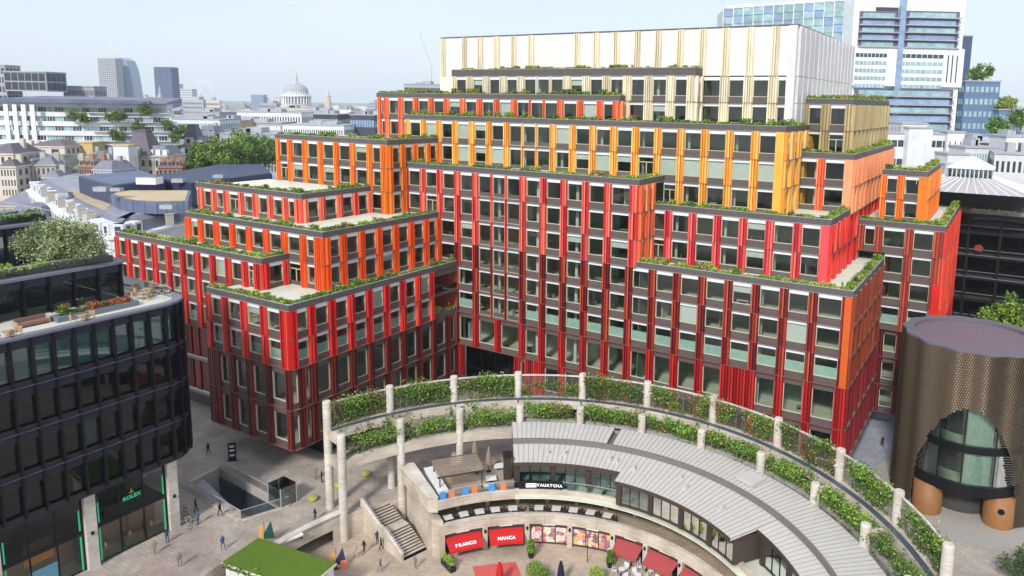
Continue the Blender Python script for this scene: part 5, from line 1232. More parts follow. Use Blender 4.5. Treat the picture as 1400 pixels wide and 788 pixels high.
# --- Victorian roofs on the left
house('slate_roofed_block', 'low block with broad grey hipped slate roof', -10, 112, 282, 245, 236, 30, 'bg_stone', 'slate', 11, 14, 2, dormers=0)
house('stone_block', 'weathered stone block with round-arched windows below the slate roof', 8, 60, 298, 282, 205, 12, 'bg_stone', 'slate', 2, 7, 2)
house('cream_gabled_house', 'cream rendered house with brown gable end beside slate roofs', -12, 18, 210, 196, 262, 14, 'bg_cream', 'slate_dark', 4, 3, 3)
house('grey_flat_house', 'small grey house with parapet and chimney among slate roofs', 18, 44, 218, 212, 268, 14, 'bg_grey', 'slate', 3, 4, 2)
house('mansard_house', 'cream house with mauve hipped roof above a green slate slope', 38, 88, 200, 192, 300, 16, 'bg_cream', 'bg_mauve', 5, 2, 1, chim=0)
house('green_slate_house', 'house with tall green-grey slate mansard slope', 42, 92, 232, 212, 272, 12, 'bg_stone', 'slate_green', 4, 8, 1, chim=0)
house('skylit_slate_house', 'long slate roof with a row of skylights and white chimneys', 90, 142, 238, 216, 274, 12, 'bg_stone', 'slate_green', 5, 8, 2, chim=3)
house('brown_roof_house', 'house with dark maroon roof and white chimney', 52, 92, 192, 181, 318, 14, 'bg_cream', 'bg_mauve', 3, 4, 1)
block('scaffolded_house', 'narrow house wrapped in yellow sheeting', 105, 126, 196, 310, 'bg_yellow', 'bg_buff', 3, 2, 'punch', 8, roof='bg_yellow', plant=False)
block('plain_cream_house', 'plain cream house with a single dark window', 108, 142, 188, 330, 'bg_cream', 'win_dark', 4, 3, 'punch', 10, fw=.25)
block('white_stair_tower', 'tall blank white stair tower beside the domed mansard', 154, 175, 200, 290, 'bg_white', 'bg_cream', 2, 2, 'punch', 6, roof='bg_buff', plant=False, fw=.2)
rndh = random.Random(31); WL = [('bg_cream', 'cream'), ('bg_stone', 'stone'), ('bg_grey', 'grey'), ('bg_brick', 'brick')]; RL = [('slate', 'blue slate'), ('slate_dark', 'dark slate'), ('slate_green', 'green slate')]
for px, ye, dp in ((10, 226, 252), (30, 206, 300), (62, 224, 262), (96, 224, 282), (118, 226, 262), (140, 228, 256), (128, 212, 300), (20, 188, 345), (98, 182, 350), (146, 192, 345), (70, 240, 250), (150, 212, 318), (232, 226, 270), (206, 196, 365), (238, 190, 372), (282, 178, 400)):
    (wa, wn_), (ro, rn_) = rndh.choice(WL), rndh.choice(RL); wpx = rndh.uniform(9, 17)
    house('terrace_house', f'small {wn_} house with {rn_} roof among the old rooftops', px-wpx, px+wpx, ye+rndh.uniform(0, 4), ye-rndh.uniform(4, 9), dp, rndh.uniform(8, 13), wa, ro, rndh.uniform(1.5, 3.5), rndh.randint(4, 7), 3, rndh.uniform(-.35, .35), rndh.choice((0, 0, 2, 3)), 'old rooftop houses', rndh.choice((1, 2, 3)))
def domed(name, label, px0, px1, yeave, ydome0, ydome1, pxd, dep, wd, nb, nr=3):
    a, b = atd(px0, yeave, dep), atd(px1, yeave, dep); w = abs(b.x-a.x)/2; h = (a.z+b.z)/2
    T = thing(name, label, 'building', ((a.x+b.x)/2, dep, 0)); MB().box(-w, 0, 0, w, 14, h).build('wall', ['bg_cream'], T); MB().box(-w-.5, -.6, h-.3, w+.5, 14, h+.5).build('cornice', ['bg_stone'], T)
    g = MB(); win_grid(g, -w, w, h-nr*4.4, h-.8, 0, nb, nr, .4, .62); tag(g.build('windows', ['win_dark'], T), kind='stuff')
    for k in range(nb+1): x = -w+2*w*k/nb; MB().box(x-.35, -.35, h-nr*4.4, x+.35, 0, h-.3).build('pilaster', ['bg_stone'], T)
    for k in range(nb): x = -w+2*w*(k+.5)/nb; g = MB(); g.box(x-.9, 1, h+.5, x+.9, 3, h+2.6); g.lathe([(.5, 0), (.5, .1)], 10); g.build('dormer', ['bg_white'], T)
    g = MB(); hip(g, -w, 1, w, 13, h+.5, h+4.2, 2.5); g.build('roof', ['slate'], T)
    xd = atd(pxd, ydome0, dep).x-(a.x+b.x)/2; zd0 = h+.5; zd1 = zpix(pxd, ydome1, dep); g = MB(); n = 5
    for i in range(n):
        f0, f1 = i/n, (i+1)/n; r0, r1 = wd*(1-.62*f0**.75), wd*(1-.62*f1**.75); za, zb_ = zd0+(zd1-zd0)*f0, zd0+(zd1-zd0)*f1
        c0 = [(xd-r0, 5-r0), (xd+r0, 5-r0), (xd+r0, 5+r0), (xd-r0, 5+r0)]; c1 = [(xd-r1, 5-r1), (xd+r1, 5-r1), (xd+r1, 5+r1), (xd-r1, 5+r1)]
        for k in range(4): j = (k+1) % 4; g.quad((*c0[k], za), (*c0[j], za), (*c1[j], zb_), (*c1[k], zb_))
    g.box(xd-wd*.42, 5-wd*.42, zd1, xd+wd*.42, 5+wd*.42, zd1+.5); g.build('dome', ['slate_dark'], T)
    g = MB(); g.box(xd-1.6, 5-wd-.4, zd0, xd+1.6, 6-wd, zd0+3.2); g.box(xd-.8, 5-wd-.5, zd0+.6, xd+.8, 5-wd-.35, zd0+2.6, 1); g.build('dormer', ['bg_cream', 'win_dark'], T)
    return T
domed('domed_mansard_building', 'ornate cream building with large square slate dome and arched gable', 172, 228, 214, 214, 180, 188, 300, 6.0, 6)
domed('small_domed_building', 'ornate cream building with smaller square slate dome beside the trees', 226, 274, 199, 199, 172, 258, 345, 4.6, 6)
for i, (px, py, dep, rx) in enumerate(((285, 234, 290, 8), (312, 236, 285, 9.5), (340, 232, 295, 10), (362, 232, 305, 8), (262, 236, 282, 5.5))):
    p = atd(px, py, dep); zt = [194, 186, 180, 188, 222][i]; ht = max(10, zpix(px, zt, dep))
    tree('plane_tree', ['leafy green tree beside the small domed building', 'broad bright green tree beside the orange terraces', 'tallest round green tree behind the terraces', 'dark green tree close to the orange tower', 'small shaded tree in front of the domed building'][i], (p.x, dep, 0), ht, rx, rx*.8, min(rx*.75, ht*.4), 5200, ['leaf_g', 'leaf_f', 'leaf_b', 'leaf_h'], .5, .55, seed=20+i, group='trees beyond the terraces')
# --- white curved office with planted terraces
WCO = thing('white_curved_office', 'white curved office building with ribbon windows and planted stepped terraces', 'building', (-250, 520, 0))
wc = (-250, 520); rad = 205
def wpt(px, dep=None):
    # point of the curved front seen at column px
    d = ray(px, 150); q = Vector((d.x, d.y)).normalized(); o = -Vector(wc); b_ = q.dot(-o); disc = b_*b_-(o.length_squared-rad*rad); t = -(-b_)-math.sqrt(disc) if disc > 0 else b_; t = b_-math.sqrt(max(0, disc)); return Vector((q.x*t, q.y*t))
def wang(px): v = wpt(px)-Vector(wc); return math.degrees(math.atan2(v.y, v.x))
ta, tb_ = wang(-40), wang(243)
dep_mid = wpt(110).y
zt_w = zpix(110, 141, dep_mid); fl = 4.0
for i in range(9):
    z1 = zt_w-i*fl; t1 = [wang(p) for p in (225, 228, 232, 238, 243, 243, 243, 243, 243)][i]; rr = rad-[5, 4, 2.5, 1, 0, 0, 0, 0, 0][i]
    MB().arc(rr-14, rr, z1-fl+2.0, z1, ta, t1, 40, c=C0).build('floor_band', ['bg_white'], WCO)
    for k in range(22):
        a = ta+(t1-ta)*k/22; b_ = ta+(t1-ta)*(k+1)/22; g = MB(); g.arc(rr-1.0, rr-.8, z1-fl, z1-fl+2.0, a, b_, 2, c=C0)
        for j in range(3): t = a+(b_-a)*j/3; g.arc(rr-.85, rr-.6, z1-fl, z1-fl+2.0, t, t+(b_-a)*(.03 if j or k % 4 else .12), 1, 1, c=C0)
        g.build('window_band', ['win_teal' if (k*7+i*3) % 5 < 3 else 'win_dark', 'bg_white'], WCO)
    if i < 5: MB().arc(rr-.4, rr+1.4, z1-fl*.0-.3, z1+.0, t1-9, t1, 6, c=C0).build('terrace', ['bg_pale'], WCO)
MB().arc(rad-40, rad-1, zt_w, zt_w+2.6, ta, wang(228), 40, c=C0, z1b=zt_w+.6).build('roof', ['slate'], WCO)
MB().arc(rad-3, rad+.6, zt_w-.05, zt_w+1.5, ta, wang(205), 40, c=C0).build('roof_fascia', ['clad_blue'], WCO)
for k in range(4):
    t = wang(8+12*k); MB().arc(rad-.2, rad+.15, 0, zt_w-1, t-.25, t+.25, 1, c=C0).build('pier', ['bg_white'], WCO)
for i, (px, py, s_) in enumerate(((101, 160, 3.4), (113, 163, 3.0), (162, 161, 3.2), (199, 152, 4.0), (188, 176, 3.6), (158, 186, 4.4), (228, 172, 3.4), (150, 161, 2.6), (246, 178, 3.6), (237, 190, 3.0))):
    v = wpt(px); z = zpix(px, py, v.y-2); tree('terrace_tree', ['tall bushy tree at the end of the upper white terrace', 'low spreading tree beside the bushy terrace tree', 'dark shrub tree on the second white terrace', 'conical tree on the top white terrace', 'yellowish tree on the middle white terrace', 'wide shrub tree above the cream rooftops', 'tree on the narrow end of the white terraces', 'small dark shrub next to the second terrace tree', 'tree beyond the small slate dome', 'low tree behind the domed roofs'][i], (v.x+1.5*(-v.x/600), v.y-1.0, z-s_*.6), s_*1.45, s_*.8, s_*.6, s_*.7, 2400, ['leaf_f', 'leaf_c', 'leaf_a', 'olive_b'], .12, .3, seed=50+i, group='trees on the white office terraces')
block('glass_rooftop_block', 'dark glass rooftop block with pale grid frame above the curved office', 4, 62, 99, 352, 'bg_grey', 'win_dark', 2, 6, 'punch', 14, zb=zpix(30, 125, 352), fw=.9, fh=.86, plant=False)
block('rooftop_plant_room', 'grey rooftop plant room at the edge of the curved office', -12, 6, 90, 356, 'bg_grey', 'win_dark', 4, 3, 'punch', 10, zb=45, fw=.7, fh=.6, plant=False)
block('low_plant_room', 'low grey louvred plant room on the curved office roof', 86, 128, 119, 372, 'bg_grey', 'slate', 1, 8, 'ribbon', 10, zb=48, plant=False, fh=.4)
# --- middle distance: pale offices left of the orange tower
MID = [('long pale office with two rows of small dark windows', 300, 412, 154, 560, 'bg_white', 'win_dark', 4, 30, 'punch'),
       ('grey office with a white framed window band', 252, 300, 154, 520, 'bg_grey', 'win_teal', 3, 8, 'ribbon'),
       ('low white block with closely spaced windows below the long office', 285, 385, 168, 480, 'bg_grey', 'bg_white', 5, 20, 'ribbon'),
       ('white colonnaded office with vertical fins', 386, 470, 172, 420, 'bg_white', 'win_dark', 5, 28, 'punch'),
       ('blue-green glass office with dark roof', 428, 462, 157, 470, 'bg_dark', 'win_teal', 4, 8, 'ribbon'),
       ('blank white rendered block behind the glass office', 462, 480, 150, 600, 'bg_white', 'bg_pale', 2, 2, 'punch'),
       ('grey office with turquoise ground glazing beside the orange block', 478, 512, 158, 440, 'bg_dark', 'win_blue', 4, 9, 'ribbon'),
       ('mauve brick block between glass offices', 463, 482, 160, 500, 'bg_mauve', 'win_dark', 4, 5, 'punch'),
       ('buff stone block with curved roof', 284, 322, 166, 455, 'bg_buff', 'bg_cream', 4, 8, 'punch'),
       ('cream office block below the cathedral', 372, 430, 148, 760, 'bg_cream', 'win_dark', 5, 16, 'punch'),
       ('pale blue-grey slab roofed office', 405, 462, 152, 640, 'bg_grey', 'win_blue', 4, 14, 'ribbon'),
       ('white terrace office with long horizontal bands', 236, 300, 164, 430, 'bg_white', 'win_teal', 5, 12, 'ribbon'),
       ('low grey terrace of roofs below the colonnaded office', 300, 400, 184, 400, 'bg_grey', 'win_dark', 4, 22, 'punch'),
       ('violet-grey slab block rising behind the orange storey', 552, 606, 116, 520, 'bg_grey', 'win_dark', 8, 16, 'ribbon')]
for lb, a, b, yt, dp, wl, wn, nr, nc, stl in MID: block('office_block', lb, a, b, yt, dp, wl, wn, nr, nc, stl, 26, fh=.42, group='offices in the middle distance', fw=.45)
# cathedral with dome
CD = 1180; cc_ = atd(405, 130, CD); ps = CD/F
CTH = thing('cathedral', 'domed pale stone cathedral with columned drum and lantern', 'cathedral', (cc_.x, CD, 0))
def zy(py, px=405): return zpix(px, py, CD)
MB().box(-42, -14, 0, 42, 30, zy(152)).build('nave', ['bg_cream'], CTH); MB().lathe([(24, zy(153)), (24, zy(146)), (22.5, zy(145)), (22.5, zy(143))], 40).build('drum_base', ['bg_cream'], CTH)
MB().lathe([(18.5, zy(143)), (18.5, zy(132))], 40, capt=False).build('drum_wall', ['bg_stone'], CTH)
for k in range(28): t = 360/28*k; MB().lathe([(1.15, zy(143)), (1.0, zy(132.5))], 8).build('column', ['bg_white'], CTH, Q(21.3, t, 0))
MB().lathe([(22.6, zy(132.6)), (23, zy(131.6)), (23, zy(130.4)), (21.5, zy(130.2)), (19, zy(130)), (18.6, zy(126))], 40).build('gallery', ['bg_white'], CTH)
for k in range(32): t = 360/32*k; MB().box(18.2, -.5, zy(130), 18.9, .5, zy(126.5)).build('attic_window', ['win_dark'], CTH, rz=R(t))
d0, d1 = zy(126), zy(114.5); MB().lathe([(18.4*math.cos(R(a))**.85, d0+(d1-d0)*math.sin(R(a))) for a in range(0, 86, 6)], 40).build('dome', ['bg_grey'], CTH, smooth=True)
MB().lathe([(4.6, zy(115)), (4.6, zy(113)), (3.0, zy(112.6)), (3.0, zy(107)), (3.7, zy(106.6)), (2.4, zy(105)), (2.0, zy(101)), (.7, zy(99.5)), (.7, zy(97.5)), (.25, zy(96)), (.2, zy(93.5))], 16).build('lantern', ['bg_cream'], CTH)
for sx, px in ((1, 448),):
    x = atd(px, 130, CD+60).x-cc_.x; MB().lathe([(6, 0), (6, zy(138)), (4.6, zy(137.6)), (4.6, zy(131)), (5, zy(130.6)), (3, zy(129)), (2.6, zy(126)), (.8, zy(122)), (.2, zy(120))], 12).build('west_tower', ['bg_cream'], CTH, (x, 60, 0))
# towers on the skyline
def tower(name, label, px0, px1, ytop, dep, wall, win, nr, nc, **k): return block(name, label, px0, px1, ytop, dep, wall, win, nr, nc, deep=30, cat='tower', group='towers on the skyline', **k)
tower('tower', 'grey tower under construction with open crown', 133, 157, 80, 1900, 'bg_grey', 'win_dark', 26, 9, style='punch', fw=.5, fh=.55, plant=False)
CW = atd(146, 75, 1900)
T = thing('tower_crane', 'thin tower crane above the unfinished grey tower', 'crane', (CW.x+22, 1900, zpix(155, 76, 1900))); MB().tube([(0, 0, -6), (0, 0, 6)], 1.0, 4).build('mast', ['bg_white'], T); MB().tube([(0, 0, 6), (-22, 0, 58)], [1.1, .5], 4).build('jib', ['bg_white'], T)
V = atd(169, 100, 1950); T = thing('curved_blue_tower', 'blue glass tower with curved shoulder beside the grey tower', 'tower', (V.x, 1950, 0)); sc_ = 1950/F
zz = lambda py: zpix(169, py, 1950)
prof = [(-11, zz(140)), (12.5, zz(140)), (11, zz(115)), (8.5, zz(95)), (4.5, zz(83)), (-2, zz(79)), (-9, zz(80)), (-11, zz(84))]
g = MB(); pf = [(x*sc_, z) for x, z in prof]; n = len(pf); g.v = [(x, 0, z) for x, z in pf]+[(x, 40, z) for x, z in pf]; g.f = [tuple(range(n)), tuple(range(2*n-1, n-1, -1))]+[(i, i+n, (i+1) % n+n, (i+1) % n) for i in range(n)]; g.m = [0]*len(g.f); g.build('glazing', ['win_blue'], T)
g = MB(); g.box(-1*sc_, -.5, 0, 0, .2, zz(82)); g.build('recess', ['bg_navy'], T); g = MB(); g.box(-11.8*sc_, -.6, 0, -10.6*sc_, 2, zz(81)); g.build('edge_fin', ['bg_white'], T)
tower('tower', 'slate-blue slab tower with notched shoulders', 210, 234, 92, 1700, 'bg_navy', 'bg_blue', 24, 8, style='punch', fw=.5, fh=.5, plant=False)
tower('tower', 'pale narrow tower next to the slate-blue slab', 235, 243, 115, 2300, 'bg_pale', 'win_dark', 12, 4, style='punch', plant=False)
tower('tower', 'pale banded tower block near the big wheel', 245, 262, 122, 2200, 'bg_pale', 'win_dark', 10, 7, style='punch', plant=False)
tower('tower', 'small blue-grey tower left of the cathedral', 343, 360, 130, 2600, 'bg_blue', 'bg_grey', 8, 6, style='punch', plant=False)
V = atd(220, 150, 640); T = thing('church_spire', 'cream stone church tower with spire behind the curved office', 'church', (V.x, 640, 0)); zq = lambda py: zpix(220, py, 640)
MB().box(-3.4, -3.4, 0, 3.4, 3.4, zq(141)).build('tower', ['bg_cream'], T); MB().lathe([(2.8, zq(141)), (2.8, zq(136)), (2.2, zq(135.5)), (2.2, zq(131)), (1.3, zq(130)), (.2, zq(117))], 8).build('spire', ['bg_stone'], T)
# observation wheel
V = atd(275, 127, 2900); T = thing('observation_wheel', 'large white observation wheel faint on the horizon', 'wheel', (V.x, 2900, V.z)); rw = 15.5*2900/F
g = MB(); n = 60
ringp = [(rw*math.cos(2*math.pi*k/n), 0, rw*math.sin(2*math.pi*k/n)) for k in range(n+1)]; g.tube(ringp, 1.5, 5); g.build('rim', ['bg_white'], T)
g = MB()
for k in range(24): a = 2*math.pi*k/24; g.tube([(0, 0, 0), (rw*math.cos(a), 0, rw*math.sin(a))], .25, 3)
tag(g.build('spokes', ['bg_white'], T), kind='stuff')
for k in range(32): a = 2*math.pi*k/32; MB().lathe([(0, -2.2), (2, -1), (2, 1), (0, 2.2)], 8).build('capsule', ['bg_white'], T, ((rw+3)*math.cos(a), 0, (rw+3)*math.sin(a)))
MB().tube([(-18, 12, -V.z), (0, 0, 0), (18, 12, -V.z)], 1.4, 5).build('support_leg', ['bg_white'], T)
V = atd(584, 60, 900); T = thing('far_crane', 'faint white tower crane jib beside the cream penthouse', 'crane', (V.x, 900, 0)); MB().tube([(4, 0, 0), (4, 0, zpix(589, 95, 900))], 1.1, 4).build('mast', ['bg_pale'], T); MB().tube([(6, 0, zpix(589, 95, 900)), (-9, 0, zpix(573, 44, 900))], [1.0, .5], 4).build('jib', ['bg_pale'], T)
# skyline carpet: many low pale blocks, thinning with distance
rnd = random.Random(11); KIND = [('bg_white', 'win_dark', 'low white block in the hazy distance'), ('bg_grey', 'win_dark', 'low grey block in the hazy distance'), ('bg_cream', 'win_dark', 'low cream block in the hazy distance'), ('bg_brick', 'win_dark', 'low brick block in the hazy distance'), ('bg_blue', 'win_blue', 'low blue-grey block in the hazy distance')]
protos = {}
for i in range(190):
    dp = 620*(3400/620)**rnd.random(); px = rnd.uniform(-30, 560) if i < 150 else rnd.uniform(1290, 1440); k = rnd.choices(range(5), (4, 4, 4, 2, 1))[0]
    h = rnd.uniform(14, 30)+(rnd.random() < .1)*rnd.uniform(10, 25); w = rnd.uniform(10, 26)
    if 385 < px < 428 and dp < 1200: continue
    h = min(h, 46); x = (px-PX)/F*dp; wl, wn, lb = KIND[k]
    if k not in protos:
        T = thing('distant_building', lb, 'building', (x, dp, 0), 0, 'low blocks in the hazy distance'); MB().box(-1, -1, 0, 1, 1, 1).build('wall', [wl], T); g = MB()
        for r_ in range(5):
            for c in range(9): g.box(-.95+c*.21, -1.01, .12+r_*.17, -.84+c*.21, -.99, .2+r_*.17)
        tag(g.build('windows', [wn], T), kind='stuff'); MB().box(-.4, -.4, 1, .3, .5, 1.12).build('roof_plant', ['bg_grey'], T); protos[k] = T
    else: T = clone(protos[k], None, loc=(x, dp, 0))
    T.rotation_euler = (0, 0, rnd.uniform(-.5, .5)); T.scale = (w, rnd.uniform(8, 18), h)
for i in range(26):
    dp = rnd.uniform(500, 1800); px = rnd.choice((rnd.uniform(0, 520), rnd.uniform(1300, 1420))); x = (px-PX)/F*dp
    tree('distant_tree', 'distant green tree among the hazy blocks', (x, dp, 0), rnd.uniform(12, 18), 8, 7, 6, 500, ['leaf_f', 'leaf_c'], .4, 1.3, seed=200+i, group='distant trees')

# ================================================================== right background: towers
# blue-green glass tower with curved parapet
GD = 300.0; V = atd(1075, 60, GD); GLT = thing('teal_glass_tower', 'teal gridded glass tower with white mullions and swept parapet', 'tower', (V.x, GD, 0), R(-4))
gx0 = atd(988, 60, GD).x-V.x; gx1 = atd(1163, 60, GD).x-V.x; zg = lambda px, py: zpix(px, py, GD); ncol = 13
def ytop(f): return 12-14*f
for c in range(ncol):
    xa, xb = gx0+(gx1-gx0)*c/ncol, gx0+(gx1-gx0)*(c+1)/ncol; zt0 = zg(988, ytop((c+.5)/ncol)); z = zt0; r_ = 0
    while z > 50:
        hgt = 3.0; o = MB().box(xa+.15, 0, z-hgt+.12, xb-.15, .4, z-.12).build('glass_panel', ['win_teal' if (c*5+r_*7) % 4 else 'win_blue'], GLT); z -= hgt; r_ += 1
    MB().box(xa-.16, -.35, 20, xa+.16, .1, zt0+.4).build('mullion', ['bg_white'], GLT); MB().box(xa, -.3, zt0, xb, .6, zt0+1.4).build('parapet_panel', ['bg_pale'], GLT)
MB().box(gx0, .42, 0, gx1, 22, zg(988, 12)).build('body', ['bg_pale'], GLT); MB().box(gx0, .1, 0, gx1, .42, 50).build('lower_wall', ['win_teal'], GLT)
# white tower with dark bays
WD = 290.0; V = atd(1238, 100, WD); WHT = thing('white_tower', 'tall white tower with dark glazed bays, ribbon windows and slit openings', 'tower', (V.x, WD, 0), R(3))
def wx(px): return atd(px, 100, WD).x-V.x
def wz(py): return zpix(1238, py, WD)
MB().box(wx(1160), 0, 0, wx(1314), 26, wz(-30)).build('wall', ['bg_white'], WHT); MB().box(wx(1160)-.2, -1.2, wz(118.5), wx(1316), 26, wz(66)).build('mid_body', ['bg_white'], WHT)
MB().box(wx(1222), -1.5, wz(185), wx(1230), -.1, wz(-20)).build('central_recess', ['win_blue'], WHT)
mat('bay_mauve', S(104, 96, 124), .5)
for x0, x1, y0, y1, n in ((1168, 1221, 17, 66, 5), (1232, 1306, 15, 66, 5), (1168, 1221, 122, 176, 5), (1212, 1305, 122, 178, 5)):
    MB().box(wx(x0), -1.35 if y0 > 100 else -.5, wz(y1), wx(x1), .1, wz(y0)).build('bay', ['bay_mauve'], WHT); yo = -1.9 if y0 > 100 else -1.0
    for k in range(n):
        ya, yb = y0+(y1-y0)*(k+.22)/n, y0+(y1-y0)*(k+.85)/n
        MB().box(wx(x0+4), yo+.25, wz(yb), wx(x1-5), yo+.45, wz(ya)).build('window_band', ['win_blue' if k % 2 else 'win_teal'], WHT); MB().box(wx(x0)-.3, yo-.9, wz(yb+1.6), wx(x1)+.3, yo+.5, wz(yb+.2)).build('ledge', ['bg_grey'], WHT)
for k in range(5):
    y = 77+10.4*k
    for x0, x1 in ((1165, 1208), (1226, 1287)):
        g = MB(); g.box(wx(x0), -1.3, wz(y+2.6), wx(x1), -1.1, wz(y-2.6))
        for j in range(1, 8): x = wx(x0)+(wx(x1)-wx(x0))*j/8; g.box(x-.1, -1.4, wz(y+2.6), x+.1, -1.25, wz(y-2.6), 1)
        g.build('window_band', ['win_dark' if k == 0 else 'win_teal', 'bg_white'], WHT)
for x in (1294, 1300, 1306.5): MB().box(wx(x-.8), -1.3, wz(112), wx(x+.8), -1.05, wz(75)).build('slit_window', ['bg_dark'], WHT)
MB().box(wx(1190), -.3, wz(16), wx(1221), 1, wz(11)).build('roof_plant', ['bg_dark'], WHT)
block('slate_slab', 'plain blue-grey slab edge behind the white tower', 1312, 1330, 50, 330, 'bg_navy', 'bg_navy', 2, 2, 'punch', 20, plant=False)
BLU = block('blue_office', 'blue clad office with rows of pale paired windows', 1320, 1368, 112, 300, 'bg_blue', 'win_teal', 12, 7, 'punch', 18, fw=.62, fh=.45, plant=False)
block('blue_office', 'lower blue clad wing with pale windows', 1366, 1398, 151, 296, 'bg_blue', 'win_teal', 9, 7, 'punch', 18, fw=.62, fh=.5, plant=False)
for i, (px, py, dp, s_) in enumerate(((1341, 112, 305, 4.6), (1374, 152, 300, 4.0), (1362, 184, 280, 4.2), (1396, 176, 285, 5))):
    v = atd(px, py, dp); tree('roof_tree', ['round tree growing on top of the blue office', 'yellow-green tree on the lower blue wing', 'tree at the foot of the blue office', 'dense tree beside the lower blue wing'][i], (v.x, dp, v.z-.6), s_*1.5, s_, s_*.8, s_*.62, 1500, ['leaf_f', 'leaf_g', 'leaf_c'] if i != 1 else ['leaf_d', 'leaf_a', 'leaf_b'], .2, .45, seed=80+i)
block('white_low_office', 'low white office with stepped blank towers and dark ribbon windows', 1208, 1318, 184, 232, 'bg_white', 'win_dark', 7, 12, 'ribbon', 16, fh=.35, plant=False)
block('white_stair_block', 'blank white projecting stair block with grey seam', 1243, 1276, 176, 229, 'bg_white', 'bg_pale', 2, 2, 'punch', 4, plant=False, fw=.06, fh=.98)
block('white_plant_screen', 'white louvred plant enclosure on the low white office', 1234, 1268, 170, 240, 'bg_pale', 'bg_grey', 2, 6, 'ribbon', 10, zb=38, plant=False)
block('white_slit_block', 'white block end with two tall slit windows', 1296, 1319, 182, 230, 'bg_white', 'bg_dark', 1, 3, 'punch', 5, plant=False, fw=.2, fh=.7, winz0=28)
block('grey_courtyard_office', 'grey office with teal glazed band and dark parapet', 1320, 1366, 203, 220, 'bg_pale', 'win_teal', 6, 12, 'ribbon', 16)
block('white_grid_office', 'pale office with square punched windows beside the lantern roof', 1364, 1420, 212, 205, 'bg_pale', 'win_dark', 6, 8, 'punch', 18, rot=R(-24), fw=.5, fh=.5)
block('dark_flat_office', 'dark flat-roofed block in front of the blue office', 1318, 1404, 196, 246, 'bg_dark', 'win_dark', 5, 12, 'ribbon', 20)
block('white_cube_office', 'white rendered cube with roof plant', 1376, 1424, 188, 236, 'bg_white', 'bg_pale', 4, 6, 'punch', 14)
block('green_terrace_office', 'low office with turquoise glazing below the white office', 1296, 1324, 212, 214, 'bg_pale', 'win_teal', 4, 6, 'ribbon', 8, plant=False)

# ================================================================== light well in the plaza
WEL = thing('stair_well', 'sunken stair well with dark glazing and glass balustrades in the plaza', 'stair well', (0, 0, 0))
mat('ramp_grey', S(172, 170, 174), .8, var=.15)
wl = [Vector(p) for p in well]
for k in range(4):
    a, b = wl[k], wl[(k+1) % 4]
    MB().quad((a.x, a.y, -4.6), (b.x, b.y, -4.6), (b.x, b.y, 0), (a.x, a.y, 0)).build('side_wall', ['concrete'], WEL)
    d = (b-a).normalized(); n2 = Vector((d.y, -d.x))
    pts = [a+n2*.05, b+n2*.05, b-n2*.35, a-n2*.35]; 
    MB().prism([tuple(p) for p in pts], .004, .16).build('kerb', ['stone'], WEL)
    L_ = (b-a).length; nb = int(L_/1.8)
    if k == 0: continue
    for i in range(nb):
        p, q = a.lerp(b, i/nb), a.lerp(b, (i+.95)/nb); MB().quad((p.x, p.y, .16), (q.x, q.y, .16), (q.x, q.y, 1.25), (p.x, p.y, 1.25)).build('balustrade_glass', ['glass_rail'], WEL)
    MB().tube([(a.x, a.y, 1.27), (b.x, b.y, 1.27)], .035).build('handrail', ['cap'], WEL)
MB().poly([(p.x, p.y, -4.6) for p in wl]).build('well_floor', ['ramp_grey'], WEL)
a, b, c, d = wl; e = a.lerp(b, .1); f = a.lerp(b, .55); g_ = d.lerp(c, .55); h_ = d.lerp(c, .1)
g = MB(); g.quad((e.x, e.y, -.4), (h_.x, h_.y, -4.2), (g_.x, g_.y, -4.2), (f.x, f.y, -.4)); g.build('ramp', ['ramp_grey'], WEL)
for k in range(8):
    p, q = b.lerp(c, k/8), b.lerp(c, (k+.94)/8); nn = Vector((-.35, -.5)); p, q = p+nn*.3, q+nn*.3
    MB().quad((p.x, p.y, -4.5), (q.x, q.y, -4.5), (q.x, q.y, -1.1), (p.x, p.y, -1.1)).build('window', ['win_dark'], WEL)
LFT = thing('glass_lift', 'glass lift enclosure at the end of the stair well', 'lift', (-36.8, 86.6, 0), -.6); MB().box(-1.3, -1.1, 2.5, 1.3, 1.1, 2.62).build('roof', ['glass_teal'], LFT)
for sx, sy, ex, ey in ((-1.3, -1.1, 1.3, -1.1), (1.3, -1.1, 1.3, 1.1), (1.3, 1.1, -1.3, 1.1), (-1.3, 1.1, -1.3, -1.1)): MB().quad((sx, sy, .02), (ex, ey, .02), (ex, ey, 2.5), (sx, sy, 2.5)).build('glass_wall', ['glass_teal'], LFT); MB().box(sx-.05, sy-.05, 0, sx+.05, sy+.05, 2.6).build('corner_post', ['cap'], LFT)

